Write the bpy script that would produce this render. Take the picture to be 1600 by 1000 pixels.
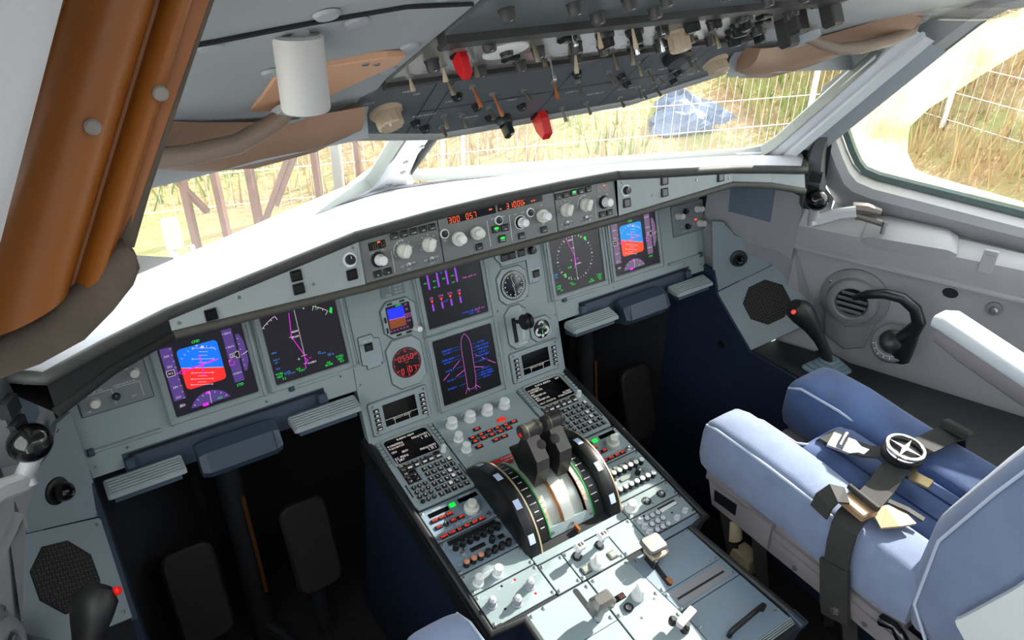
import bpy, math, random
from mathutils import Vector, Matrix, Euler
from mathutils.geometry import tessellate_polygon
random.seed(7)
for _o in list(bpy.data.objects):
    bpy.data.objects.remove(_o, do_unlink=True)
SC = bpy.context.scene
COL = SC.collection
R = math.radians

# ------------------------------------------------------------------ camera
cam_data = bpy.data.cameras.new('camera')
cam = bpy.data.objects.new('camera', cam_data)
COL.objects.link(cam)
SC.camera = cam
cam_data.sensor_width = 36.0
cam_data.lens = 36.0 * 1195.0 / 1600.0
cam_data.clip_start = 0.01
cam_data.clip_end = 400
CAM = Vector((-0.7633, -1.2843, 0.9961))
_yaw, _pit, _rol = 0.60539, 0.53065, 0.0195
_f = Vector((math.sin(_yaw) * math.cos(_pit), math.cos(_yaw) * math.cos(_pit), -math.sin(_pit)))
_r = Vector((math.cos(_yaw), -math.sin(_yaw), 0))
_u = _r.cross(_f)
_r2 = _r * math.cos(_rol) + _u * math.sin(_rol)
_u2 = -_r * math.sin(_rol) + _u * math.cos(_rol)
cam.matrix_world = Matrix(((_r2.x, _u2.x, -_f.x, CAM.x), (_r2.y, _u2.y, -_f.y, CAM.y), (_r2.z, _u2.z, -_f.z, CAM.z), (0, 0, 0, 1)))

# ------------------------------------------------------------------ light
world = bpy.data.worlds.new('daylight')
SC.world = world
world.use_nodes = True
bg = world.node_tree.nodes['Background']
bg.inputs['Color'].default_value = (0.90, 0.95, 0.98, 1)
bg.inputs['Strength'].default_value = 6.0
sun_data = bpy.data.lights.new('sun', 'SUN')
sun_data.energy = 16.0
sun_data.angle = R(0.6)
sun_data.color = (1.0, 0.95, 0.86)
sun = bpy.data.objects.new('sun', sun_data)
COL.objects.link(sun)
SUN_DIR = Vector((0.83, 0.07, 0.55)).normalized()
sun.rotation_euler = SUN_DIR.to_track_quat('Z', 'Y').to_euler()
sun.location = (6, 2, 5)
SC.view_settings.view_transform = 'Standard'
SC.view_settings.look = 'None'
SC.view_settings.exposure = 0.0
SC.view_settings.gamma = 1.0
SC.view_settings.use_curve_mapping = False

# ------------------------------------------------------------------ materials
def lin(c):
    return tuple(((v / 255) / 12.92 if v / 255 <= 0.04045 else ((v / 255 + 0.055) / 1.055) ** 2.4) for v in c)

def mat(name, rgb, rough=0.5, metal=0.0, var=0.0, scale=40.0, bump=0.0, bscale=300.0, emit=None, estr=1.0, coat=0.0, sheen=0.0, spec=0.5):
    m = bpy.data.materials.new(name)
    m.use_nodes = True
    nt = m.node_tree
    b = nt.nodes['Principled BSDF']
    c = lin(rgb)
    b.inputs['Base Color'].default_value = (*c, 1)
    b.inputs['Roughness'].default_value = rough
    b.inputs['Metallic'].default_value = metal
    b.inputs['Coat Weight'].default_value = coat
    b.inputs['Sheen Weight'].default_value = sheen
    b.inputs['Specular IOR Level'].default_value = spec
    tc = nt.nodes.new('ShaderNodeTexCoord')
    if var > 0:
        n = nt.nodes.new('ShaderNodeTexNoise')
        n.inputs['Scale'].default_value = scale
        n.inputs['Detail'].default_value = 4
        r = nt.nodes.new('ShaderNodeValToRGB')
        r.color_ramp.elements[0].position = 0.3
        r.color_ramp.elements[1].position = 0.7
        r.color_ramp.elements[0].color = (*[v * (1 - var) for v in c], 1)
        r.color_ramp.elements[1].color = (*[min(1, v * (1 + var)) for v in c], 1)
        nt.links.new(tc.outputs['Object'], n.inputs['Vector'])
        nt.links.new(n.outputs['Fac'], r.inputs['Fac'])
        nt.links.new(r.outputs['Color'], b.inputs['Base Color'])
    if bump > 0:
        n2 = nt.nodes.new('ShaderNodeTexNoise')
        n2.inputs['Scale'].default_value = bscale
        n2.inputs['Detail'].default_value = 3
        bp = nt.nodes.new('ShaderNodeBump')
        bp.inputs['Strength'].default_value = bump
        bp.inputs['Distance'].default_value = 0.002
        nt.links.new(tc.outputs['Object'], n2.inputs['Vector'])
        nt.links.new(n2.outputs['Fac'], bp.inputs['Height'])
        nt.links.new(bp.outputs['Normal'], b.inputs['Normal'])
    if emit:
        b.inputs['Emission Color'].default_value = (*lin(emit), 1)
        b.inputs['Emission Strength'].default_value = estr
    return m

def glass(name, tint=(1, 1, 1), fac=0.06, rough=0.02):
    m = bpy.data.materials.new(name)
    m.use_nodes = True
    nt = m.node_tree
    nt.nodes.remove(nt.nodes['Principled BSDF'])
    t = nt.nodes.new('ShaderNodeBsdfTransparent')
    t.inputs['Color'].default_value = (*tint, 1)
    g = nt.nodes.new('ShaderNodeBsdfGlossy')
    g.inputs['Roughness'].default_value = rough
    mx = nt.nodes.new('ShaderNodeMixShader')
    mx.inputs[0].default_value = fac
    nt.links.new(t.outputs[0], mx.inputs[1])
    nt.links.new(g.outputs[0], mx.inputs[2])
    nt.links.new(mx.outputs[0], nt.nodes['Material Output'].inputs[0])
    return m

def milky(name, col, clear):
    m = bpy.data.materials.new(name)
    m.use_nodes = True
    nt = m.node_tree
    nt.nodes.remove(nt.nodes['Principled BSDF'])
    t = nt.nodes.new('ShaderNodeBsdfTransparent')
    d = nt.nodes.new('ShaderNodeBsdfTranslucent')
    d.inputs['Color'].default_value = (*lin(col), 1)
    n = nt.nodes.new('ShaderNodeTexNoise')
    n.inputs['Scale'].default_value = 9
    mr = nt.nodes.new('ShaderNodeMapRange')
    mr.inputs[1].default_value = 0.3
    mr.inputs[2].default_value = 0.7
    mr.inputs[3].default_value = clear - 0.15
    mr.inputs[4].default_value = clear + 0.15
    tc = nt.nodes.new('ShaderNodeTexCoord')
    mx = nt.nodes.new('ShaderNodeMixShader')
    nt.links.new(tc.outputs['Object'], n.inputs['Vector'])
    nt.links.new(n.outputs['Fac'], mr.inputs[0])
    nt.links.new(mr.outputs[0], mx.inputs[0])
    nt.links.new(d.outputs[0], mx.inputs[1])
    nt.links.new(t.outputs[0], mx.inputs[2])
    nt.links.new(mx.outputs[0], nt.nodes['Material Output'].inputs[0])
    return m

def grass_mat(name, cols, sc):
    m = mat(name, cols[0], .9)
    nt = m.node_tree; bs = nt.nodes['Principled BSDF']
    tc = nt.nodes.new('ShaderNodeTexCoord')
    n1 = nt.nodes.new('ShaderNodeTexNoise'); n1.inputs['Scale'].default_value = sc; n1.inputs['Detail'].default_value = 8; n1.inputs['Roughness'].default_value = .7
    r = nt.nodes.new('ShaderNodeValToRGB')
    while len(r.color_ramp.elements) < len(cols): r.color_ramp.elements.new(.5)
    for i, c in enumerate(cols):
        r.color_ramp.elements[i].position = .25 + .5 * i / (len(cols) - 1)
        r.color_ramp.elements[i].color = (*lin(c), 1)
    nt.links.new(tc.outputs['Object'], n1.inputs['Vector']); nt.links.new(n1.outputs['Fac'], r.inputs['Fac']); nt.links.new(r.outputs['Color'], bs.inputs['Base Color'])
    n2 = nt.nodes.new('ShaderNodeTexNoise'); n2.inputs['Scale'].default_value = sc * 12; n2.inputs['Detail'].default_value = 6
    bp = nt.nodes.new('ShaderNodeBump'); bp.inputs['Strength'].default_value = .9; bp.inputs['Distance'].default_value = .1
    nt.links.new(tc.outputs['Object'], n2.inputs['Vector']); nt.links.new(n2.outputs['Fac'], bp.inputs['Height']); nt.links.new(bp.outputs['Normal'], bs.inputs['Normal'])
    return m

def glow(name, rgb, s=1.0):
    return mat(name, (4, 4, 4), 0.35, emit=rgb, estr=s)

M = {}
M['panel'] = mat('panel_paint', (142, 155, 156), 0.42, var=0.04, scale=6, bump=0.03, bscale=900)
M['panel2'] = mat('panel_paint_module', (146, 160, 163), 0.4, var=0.03, scale=9)
M['ped'] = mat('pedestal_paint', (140, 155, 158), 0.38, var=0.05, scale=7)
M['fcu'] = mat('autopilot_paint', (108, 112, 110), 0.42, var=0.04, scale=12)
M['bezel'] = mat('bezel_paint', (142, 153, 154), 0.35, var=0.03, scale=20)
M['gdark'] = mat('dark_gap', (18, 22, 26), 0.8)
M['black'] = mat('black_plastic', (20, 21, 23), 0.4)
M['blackgloss'] = mat('black_gloss', (12, 12, 13), 0.12)
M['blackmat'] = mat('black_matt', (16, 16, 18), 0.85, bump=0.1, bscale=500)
M['blacktrim'] = mat('pedestal_edge_trim', (30, 31, 33), 0.45, bump=0.1)
M['navy'] = mat('navy_side_panel', (26, 40, 62), 0.6, var=0.15, scale=8)
M['slate'] = mat('slate_blue_plastic', (52, 66, 82), 0.45, var=0.06, scale=10)
M['knob'] = mat('ivory_knob', (214, 214, 206), 0.45, var=0.05, scale=60)
M['knobw'] = mat('white_knob', (226, 228, 226), 0.4)
M['screen'] = mat('screen_glass', (16, 14, 22), 0.3, emit=(26, 20, 36), estr=0.5)
M['screend'] = mat('screen_glass_dark', (11, 11, 12), 0.3, emit=(20, 19, 20), estr=0.3)
M['off'] = mat('unlit_display', (9, 9, 10), 0.15)
M['metal'] = mat('bare_metal', (200, 202, 204), 0.25, 1.0)
M['screw'] = mat('screw_metal', (150, 155, 156), 0.35, 0.8)
M['print'] = mat('white_print', (222, 226, 224), 0.6)
M['seam'] = mat('panel_seam', (28, 34, 38), 0.8)
for n_, c_, s_ in [('sky', (0, 120, 255), 1.0), ('earth', (255, 42, 40), 1.0), ('tape', (88, 62, 140), 0.9), ('magenta', (240, 40, 240), 1.0),
                   ('green', (20, 220, 70), 1.0), ('white', (225, 205, 225), 1.0), ('cyan', (60, 150, 240), 1.0), ('amber', (250, 120, 50), 1.0),
                   ('purple', (150, 62, 225), 1.0), ('pink', (205, 100, 205), 1.0), ('blue', (35, 90, 235), 1.0), ('redled', (255, 62, 40), 1.2),
                   ('orange', (255, 96, 40), 1.3), ('greenled', (10, 235, 60), 1.3), ('isky', (30, 50, 250), 1.0), ('iearth', (140, 70, 30), 0.9),
                   ('clock', (235, 60, 70), 1.0), ('mcdu', (215, 210, 205), 0.8), ('pearth', (250, 78, 40), 1.0), ('psky', (10, 150, 240), 1.0), ('ptape', (120, 96, 130), 0.9)]:
    M[n_] = glow('glow_' + n_, c_, s_)

M['liner'] = mat('side_liner', (152, 152, 154), 0.55, var=0.04, scale=5, bump=0.06, bscale=250)
M['linerc'] = mat('ceiling_liner', (150, 156, 160), 0.6, var=0.06, scale=4, bump=0.08, bscale=250)
M['whitefr'] = mat('window_frame_paint', (206, 209, 212), 0.4, var=0.04, scale=8)
M['seal'] = mat('window_seal', (118, 122, 118), 0.6)
M['sealg'] = mat('dark_green_seal', (70, 88, 84), 0.5)
M['glare'] = mat('glareshield_top', (186, 186, 192), 0.6, var=0.05, scale=5, bump=0.08, bscale=400)
M['rim'] = mat('glareshield_leather', (54, 54, 52), 0.62, var=0.15, scale=60, bump=0.3, bscale=500)
M['lip'] = mat('glareshield_rubber_lip', (72, 71, 66), 0.6, var=0.1, scale=40, bump=0.2, bscale=500)
M['gside'] = mat('glareshield_side_paint', (150, 158, 158), 0.45, var=0.03)
M['floor'] = mat('floor_covering', (30, 29, 28), 0.95, var=0.35, scale=60, bump=0.4, bscale=300)
M['brown'] = mat('tan_cover', (140, 110, 90), 0.55, var=0.06, scale=6)
M['glassw'] = glass('window_glass', (0.97, 0.98, 0.97), 0.05)
M['milk'] = milky('delaminated_glass', (236, 222, 186), 0.74)
M['slate2'] = mat('dark_grey_casting', (70, 72, 74), 0.5, var=0.1, scale=30)
M['instr'] = mat('instrument_bezel', (150, 162, 164), 0.38, var=.03, scale=20)
M['placard'] = mat('placard_grey', (112, 124, 128), .5)
M['lcp'] = mat('lighting_panel_paint', (118, 126, 128), .45, var=.04)
M['dimseg'] = glow('dim_segments', (96, 80, 50), .7)
M['warnkey'] = mat('grey_warning_key', (92, 96, 96), .4)
M['silver'] = mat('satin_aluminium', (206, 210, 204), .28, .55, var=.05, scale=30)
M['silverm'] = mat('quadrant_metal', (196, 200, 192), .3, .45, var=.05, scale=20)
M['copper'] = mat('worn_copper_edge', (176, 118, 74), .3, .8)
M['redplate'] = mat('red_placard', (222, 30, 28), .4)
M['greenband'] = mat('green_paint', (40, 150, 62), .4); M['orangeprint'] = mat('orange_print', (240, 150, 100), .5)
M['redkey'] = mat('red_key', (235, 50, 30), .35, emit=(235, 50, 30), estr=.35)
M['wheelblack'] = mat('wheel_black', (17, 18, 20), .38); M['glint_and_ring'] = mat('wheel_glint_and_grip_ring', (186, 168, 140), .3, .3); M['markwhite'] = mat('mark_white', (190, 202, 235), .5)  # rim glint colour imitates sun on gloss black; grip rings share it
M['leverbrown'] = mat('lever_grey_brown', (78, 75, 70), .4, var=.05, scale=40); M['gripblack'] = mat('grip_charcoal', (52, 50, 47), .42); M['maroonblack'] = mat('finger_recess', (38, 24, 24), .6)
M['redbutton'] = mat('red_button', (225, 30, 28), .3, emit=(225, 30, 28), estr=.25)
M['pedshade'] = mat('pedestal_paint_shaded', (112, 128, 142), .42, var=.05, scale=8)  # pedestal paint with blue-grey shade put into its colour
M['peach'] = mat('orange_knob_top', (196, 132, 96), .5); M['greykey'] = mat('grey_key', (128, 132, 124), .5)
M['greyknob'] = mat('grey_knob', (150, 154, 160), .45)
M['keypale'] = mat('pale_key', (196, 198, 206), .4)
M['satin'] = mat('satin_grey_handle', (100, 98, 96), .3, .3)
M['dimred'] = glow('dim_red_digits', (190, 110, 96), .9)
M['tanmetal'] = mat('tan_metal', (168, 150, 130), .4, .3)
M['greybar'] = mat('grey_bar', (128, 128, 132), .5)
M['palehandle'] = mat('pale_handle', (190, 186, 182), .45)
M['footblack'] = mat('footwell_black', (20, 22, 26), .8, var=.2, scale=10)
M['consoletop'] = mat('console_top_black', (24, 25, 27), .7, var=.2, scale=20)
M['pedal'] = mat('pedal_black', (30, 29, 28), .6, var=.2, scale=30)
M['pad'] = mat('ribbed_pad_grey', (146, 156, 158), .5)
M['consolep'] = mat('console_panel_paint', (122, 134, 140), .45, var=.04, scale=8)
M['mesh'] = mat('speaker_mesh', (46, 43, 40), .6); M['meshd'] = mat('speaker_back', (14, 13, 13), .8)
M['boot'] = mat('boot_slate', (108, 128, 138), .55); M['stick'] = mat('stick_black', (32, 31, 31), .5, var=.1, scale=60, bump=.2, bscale=800)
M['armgrey'] = mat('handle_arm_grey', (186, 188, 190), .35, .2); M['castgrey'] = mat('cast_bracket', (112, 106, 100), .5, .3, var=.1, scale=40)
M['ventgrey'] = mat('vent_grey', (122, 124, 126), .5, var=.05, scale=10); M['tiller'] = mat('tiller_black', (24, 24, 25), .35)
M['dialgrey'] = mat('dial_grey', (104, 106, 108), .5); M['slateplate'] = mat('slate_plate', (96, 110, 124), .5)
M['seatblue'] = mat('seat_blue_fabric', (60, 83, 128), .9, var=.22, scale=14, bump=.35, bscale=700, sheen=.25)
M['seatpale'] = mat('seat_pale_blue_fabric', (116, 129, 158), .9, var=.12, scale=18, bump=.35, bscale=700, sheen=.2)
M['piping'] = mat('seat_piping', (176, 186, 206), .8)
M['webbing'] = mat('belt_webbing', (44, 43, 42), .75, bump=.3, bscale=600)
M['seatframe'] = mat('seat_frame_grey', (122, 116, 118), .5, var=.06, scale=12)
M['armpad'] = mat('armrest_vinyl', (196, 200, 202), .5, bump=.1, bscale=200)
M['cream'] = mat('cream_fitting', (196, 180, 150), .55)
M['buckle'] = mat('buckle_steel', (206, 200, 194), .22, .9)
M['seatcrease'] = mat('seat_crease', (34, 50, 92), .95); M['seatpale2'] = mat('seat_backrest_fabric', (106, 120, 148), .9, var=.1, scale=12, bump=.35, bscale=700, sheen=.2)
M['goldtab'] = mat('brass_tab', (160, 140, 100), .35, .6); M['adjuster'] = mat('tan_adjuster', (170, 140, 108), .35, .35)
M['ovh'] = mat('overhead_front_grey', (84, 90, 95), .5, var=.06, scale=14)
M['ovh2'] = mat('overhead_silver_grey', (120, 120, 118), .28, .15, var=.08, scale=18)
M['ovhdark'] = mat('overhead_dark', (44, 44, 44), .5)
M['redguard'] = mat('red_guard', (196, 26, 32), .35)
M['olive'] = mat('dull_toggle_metal', (120, 112, 96), .4, .6); M['orangetog'] = mat('amber_toggle', (160, 92, 50), .45)
M['tanknob'] = mat('tan_knob', (176, 158, 136), .5); M['lampgrey'] = mat('lamp_grey', (182, 182, 182), .5); M['tanrec'] = mat('tan_recess', (196, 150, 120), .55)
M['ovhedge'] = mat('overhead_edge_grey', (150, 152, 150), .45)
M['clear'] = glass('clear_plastic', (.92, .9, .86), .12, .1)
M['amber'] = mat('amber_visor', (132, 76, 22), .4, var=.1, scale=6, bump=.05)
M['felt'] = mat('visor_felt_edge', (84, 74, 66), .95, var=.15, scale=40, bump=.4, bscale=500)
M['visorscrew'] = mat('visor_screw', (128, 124, 120), .5)
M['tangrey'] = mat('tan_grey_handle', (128, 112, 98), .55)
M['hill'] = grass_mat('dry_hillside', [(92, 72, 50), (120, 96, 64), (112, 110, 60), (82, 92, 48)], .7)
M['concrete'] = mat('pale_concrete', (214, 210, 200), .9, var=.1, scale=2)
M['blade1'] = mat('dry_grass', (146, 122, 82), .9); M['blade2'] = mat('green_grass', (106, 120, 58), .9); M['blade3'] = mat('brown_grass', (98, 70, 48), .9)
M['wire'] = mat('galvanised_wire', (210, 208, 200), .5, .2); M['postw'] = mat('fence_post_white', (205, 205, 198), .5); M['postd'] = mat('grey_post', (120, 118, 116), .6)
M['rust'] = mat('brown_steel', (88, 64, 54), .7, var=.2, scale=12); M['tarp'] = mat('blue_grey_tarp', (70, 82, 104), .35, var=.3, scale=3); M['leaf'] = mat('shrub_leaf', (86, 122, 48), .8, var=.3, scale=4)

# ------------------------------------------------------------------ mesh building
GLY = {}
def glyph(ch):
    if ch not in GLY:
        cu = bpy.data.curves.new('g', 'FONT')
        cu.body = ch
        cu.size = 1.0
        cu.resolution_u = 1
        o = bpy.data.objects.new('g', cu)
        me = bpy.data.meshes.new_from_object(o)
        vs = [(v.co.x, v.co.y) for v in me.vertices]
        fs = [tuple(p.vertices) for p in me.polygons]
        if vs:
            mn = min(v[0] for v in vs); mx = max(v[0] for v in vs)
        else:
            mn, mx = 0, 0.3
        GLY[ch] = ([(x - mn, y) for x, y in vs], fs, mx - mn)
        bpy.data.objects.remove(o)
        bpy.data.curves.remove(cu)
        bpy.data.meshes.remove(me)
    return GLY[ch]

def circ(cx, cy, r, n=24, a0=0.0):
    return [(cx + r * math.cos(a0 + 2 * math.pi * i / n), cy + r * math.sin(a0 + 2 * math.pi * i / n)) for i in range(n)]

def rrect(cx, cy, w, h, r, n=4):
    r = min(r, w / 2 - 1e-5, h / 2 - 1e-5)
    out = []
    for sx, sy, a in ((1, 1, 0), (-1, 1, 90), (-1, -1, 180), (1, -1, 270)):
        for i in range(n + 1):
            t = R(a + 90 * i / n)
            out.append((cx + sx * (w / 2 - r) + r * math.cos(t), cy + sy * (h / 2 - r) + r * math.sin(t)))
    return out

def chrect(cx, cy, w, h, c):
    x0, x1, y0, y1 = cx - w / 2, cx + w / 2, cy - h / 2, cy + h / 2
    return [(x0 + c, y0), (x1 - c, y0), (x1, y0 + c), (x1, y1 - c), (x1 - c, y1), (x0 + c, y1), (x0, y1 - c), (x0, y0 + c)]

def area2(p):
    return sum(p[i][0] * p[(i + 1) % len(p)][1] - p[(i + 1) % len(p)][0] * p[i][1] for i in range(len(p)))

def inset(p, d):
    n = len(p)
    if area2(p) < 0:
        d = -d
    out = []
    for i in range(n):
        a, b, c = Vector(p[i - 1]), Vector(p[i]), Vector(p[(i + 1) % n])
        e1 = (b - a); e2 = (c - b)
        if e1.length < 1e-9 or e2.length < 1e-9:
            out.append(tuple(b)); continue
        e1.normalize(); e2.normalize()
        n1 = Vector((-e1.y, e1.x)); n2 = Vector((-e2.y, e2.x))
        m = n1 + n2
        k = m.length_squared
        m = m * (2 / k) if k > 0.3 else n1
        out.append((b.x + m.x * d, b.y + m.y * d))
    return out

class MB:
    def __init__(self):
        self.v = []; self.f = []; self.mi = []; self.cur = 0; self.tm = None
    def add(self, vs, fs):
        o = len(self.v)
        if self.tm is not None:
            vs = [tuple(self.tm @ Vector(q)) for q in vs]
        self.v += [tuple(q) for q in vs]
        self.f += [tuple(i + o for i in q) for q in fs]
        self.mi += [self.cur] * len(fs)
        return self
    def mat(self, i):
        self.cur = i
        return self
    def at(self, m):
        self.tm = m
        return self
    def hexa(self, p):
        return self.add(p, [(3, 2, 1, 0), (4, 5, 6, 7), (0, 1, 5, 4), (1, 2, 6, 5), (2, 3, 7, 6), (3, 0, 4, 7)])
    def box(self, x0, x1, y0, y1, z0, z1):
        return self.hexa([(x0, y0, z0), (x1, y0, z0), (x1, y1, z0), (x0, y1, z0), (x0, y0, z1), (x1, y0, z1), (x1, y1, z1), (x0, y1, z1)])
    def prism(self, p, z0, z1, ch=0.0, cb=0.0):
        if area2(p) < 0:
            p = p[::-1]
        n = len(p)
        rings = []
        if cb > 0:
            rings.append([(x, y, z0) for x, y in inset(p, cb)])
            rings.append([(x, y, z0 + cb) for x, y in p])
        else:
            rings.append([(x, y, z0) for x, y in p])
        if ch > 0:
            rings.append([(x, y, z1 - ch) for x, y in p])
            rings.append([(x, y, z1) for x, y in inset(p, ch)])
        else:
            rings.append([(x, y, z1) for x, y in p])
        vs = [q for r_ in rings for q in r_]
        fs = []
        for k in range(len(rings) - 1):
            for i in range(n):
                j = (i + 1) % n
                fs.append((k * n + i, k * n + j, (k + 1) * n + j, (k + 1) * n + i))
        top = (len(rings) - 1) * n
        tris = tessellate_polygon([[Vector((x, y, 0)) for x, y, _ in rings[-1]]])
        tr = []
        for t in tris:
            a = [rings[-1][i] for i in t]
            s = (a[1][0] - a[0][0]) * (a[2][1] - a[0][1]) - (a[2][0] - a[0][0]) * (a[1][1] - a[0][1])
            tr.append(t if s > 0 else t[::-1])
        if n <= 8 and self._convex(p):
            fs.append(tuple(range(top, top + n)))
            fs.append(tuple(range(n - 1, -1, -1)))
        else:
            fs += [tuple(top + i for i in t) for t in tr]
            fs += [tuple(t[::-1]) for t in tr]
        return self.add(vs, fs)
    def _convex(self, p):
        n = len(p)
        for i in range(n):
            a, b, c = p[i - 1], p[i], p[(i + 1) % n]
            if (b[0] - a[0]) * (c[1] - b[1]) - (b[1] - a[1]) * (c[0] - b[0]) < -1e-12:
                return False
        return True
    def cbox(self, cx, cy, w, h, z0, z1, ch):
        x0, x1, y0, y1 = cx - w / 2, cx + w / 2, cy - h / 2, cy + h / 2
        return self.prism([(x0, y0), (x1, y0), (x1, y1), (x0, y1)], z0, z1, ch)
    def ring(self, po, pi, z0, z1, ch=0.0):
        n = len(po)
        if area2(po) < 0: po = po[::-1]
        if area2(pi) < 0: pi = pi[::-1]
        po2 = inset(po, ch) if ch else po
        pi2 = inset(pi, -ch) if ch else pi
        zc = z1 - ch
        vs = [(x, y, z0) for x, y in po] + [(x, y, zc) for x, y in po] + [(x, y, z1) for x, y in po2] + [(x, y, z1) for x, y in pi2] + [(x, y, zc) for x, y in pi] + [(x, y, z0) for x, y in pi]
        fs = []
        for k in range(5):
            if ch == 0 and k in (1, 3):
                pass
            for i in range(n):
                j = (i + 1) % n
                fs.append((k * n + i, k * n + j, (k + 1) * n + j, (k + 1) * n + i))
        for i in range(n):
            j = (i + 1) % n
            fs.append((5 * n + i, 5 * n + j, j, i))
        return self.add(vs, fs)
    def lathe(self, prof, n=20, cx=0, cy=0, cz=0, axis='z'):
        vs = []; fs = []
        m = len(prof)
        for r_, z in prof:
            for i in range(n):
                t = 2 * math.pi * i / n
                a, b = r_ * math.cos(t), r_ * math.sin(t)
                if axis == 'z': vs.append((cx + a, cy + b, cz + z))
                elif axis == 'x': vs.append((cx + z, cy + a, cz + b))
                else: vs.append((cx + b, cy + z, cz + a))
        for k in range(m - 1):
            for i in range(n):
                j = (i + 1) % n
                fs.append((k * n + i, k * n + j, (k + 1) * n + j, (k + 1) * n + i))
        fs.append(tuple(range(n - 1, -1, -1)))
        fs.append(tuple(range((m - 1) * n, m * n)))
        return self.add(vs, fs)
    def cyl(self, cx, cy, r_, z0, z1, n=20, ch=0.0):
        pr = [(r_, z0), (r_, z1 - ch), (r_ - ch, z1)] if ch else [(r_, z0), (r_, z1)]
        return self.lathe(pr, n, cx, cy)
    def tube(self, path, rad, n=8, cap=True):
        pts = [Vector(p) for p in path]
        rads = rad if isinstance(rad, (list, tuple)) else [rad] * len(pts)
        vs = []; fs = []
        up = None
        for i, p in enumerate(pts):
            if i == 0: d = pts[1] - pts[0]
            elif i == len(pts) - 1: d = pts[-1] - pts[-2]
            else: d = (pts[i + 1] - p).normalized() + (p - pts[i - 1]).normalized()
            d.normalize()
            if up is None:
                up = Vector((0, 0, 1)) if abs(d.z) < 0.9 else Vector((1, 0, 0))
            s = d.cross(up).normalized()
            up = s.cross(d).normalized()
            for k in range(n):
                t = 2 * math.pi * k / n
                vs.append(p + s * (rads[i] * math.cos(t)) + up * (rads[i] * math.sin(t)))
        for i in range(len(pts) - 1):
            for k in range(n):
                j = (k + 1) % n
                fs.append((i * n + k, (i + 1) * n + k, (i + 1) * n + j, i * n + j))
        if cap:
            fs.append(tuple(range(n)))
            fs.append(tuple(range(len(pts) * n - 1, (len(pts) - 1) * n - 1, -1)))
        return self.add(vs, fs)
    def grid(self, rows, closed=False, flip=False):
        n = len(rows[0])
        vs = [q for r_ in rows for q in r_]
        fs = []
        for k in range(len(rows) - 1):
            for i in range(n if closed else n - 1):
                j = (i + 1) % n
                q = (k * n + i, k * n + j, (k + 1) * n + j, (k + 1) * n + i)
                fs.append(q[::-1] if flip else q)
        return self.add(vs, fs)
    def loft(self, rings):
        n = len(rings[0])
        self.grid(rings, closed=True)
        self.add(rings[0], [tuple(range(n - 1, -1, -1))])
        self.add(rings[-1], [tuple(range(n))])
        return self
    def flat(self, p, z):
        if area2(p) < 0: p = p[::-1]
        tris = tessellate_polygon([[Vector((x, y, 0)) for x, y in p]])
        fs = []
        for t in tris:
            a = [p[i] for i in t]
            s = (a[1][0] - a[0][0]) * (a[2][1] - a[0][1]) - (a[2][0] - a[0][0]) * (a[1][1] - a[0][1])
            fs.append(tuple(t) if s > 0 else tuple(t[::-1]))
        return self.add([(x, y, z) for x, y in p], fs)
    def line(self, x0, y0, x1, y1, w, z):
        d = Vector((x1 - x0, y1 - y0))
        if d.length < 1e-9: return self
        d.normalize()
        nx, ny = -d.y * w / 2, d.x * w / 2
        return self.add([(x0 - nx, y0 - ny, z), (x1 - nx, y1 - ny, z), (x1 + nx, y1 + ny, z), (x0 + nx, y0 + ny, z)], [(0, 1, 2, 3)])
    def poly(self, pts, w, z, close=False):
        q = pts + [pts[0]] if close else pts
        for a, b in zip(q[:-1], q[1:]):
            self.line(a[0], a[1], b[0], b[1], w, z)
        return self
    def hoop(self, cx, cy, r_, w, z, n=32, a0=0, a1=360):
        k = [(cx + r_ * math.cos(R(a0 + (a1 - a0) * i / n)), cy + r_ * math.sin(R(a0 + (a1 - a0) * i / n))) for i in range(n + 1)]
        return self.poly(k, w, z)
    def text(self, s, x, y, size, z, align='c', bold=False, gap=0.1):
        w = 0
        for ch in s:
            w += (glyph(ch)[2] if ch != ' ' else 0.3) + gap
        w -= gap
        x0 = x - (w * size / 2 if align == 'c' else (w * size if align == 'r' else 0))
        for ch in s:
            if ch == ' ':
                x0 += (0.3 + gap) * size
                continue
            vs, fs, gw = glyph(ch)
            self.add([(x0 + a * size, y - 0.35 * size + b * size, z) for a, b in vs], fs)
            if bold:
                self.add([(x0 + a * size + size * 0.06, y - 0.35 * size + b * size + size * 0.04, z) for a, b in vs], fs)
            x0 += (gw + gap) * size
        return self
    def seg(self, s, x, y, h, z, t=None):
        S = {'0': 'abcdef', '1': 'bc', '2': 'abged', '3': 'abgcd', '4': 'fgbc', '5': 'afgcd', '6': 'afgedc', '7': 'abc', '8': 'abcdefg', '9': 'abcdfg', '-': 'g', ' ': '', ':': ''}
        w = h * 0.5
        t = t or h * 0.12
        for ch in s:
            L_ = {'a': (0, h, w, h), 'b': (w, h, w, h / 2), 'c': (w, h / 2, w, 0), 'd': (0, 0, w, 0), 'e': (0, h / 2, 0, 0), 'f': (0, h, 0, h / 2), 'g': (0, h / 2, w, h / 2)}
            for k in S.get(ch, ''):
                a = L_[k]
                self.line(x + a[0], y + a[1], x + a[2], y + a[3], t, z)
            if ch == ':':
                self.line(x + w / 3, y + h * .3, x + w / 3 + t, y + h * .3, t, z)
                self.line(x + w / 3, y + h * .7, x + w / 3 + t, y + h * .7, t, z)
            x += w * (1.8 if ch != ':' else 0.8)
        return self
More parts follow.
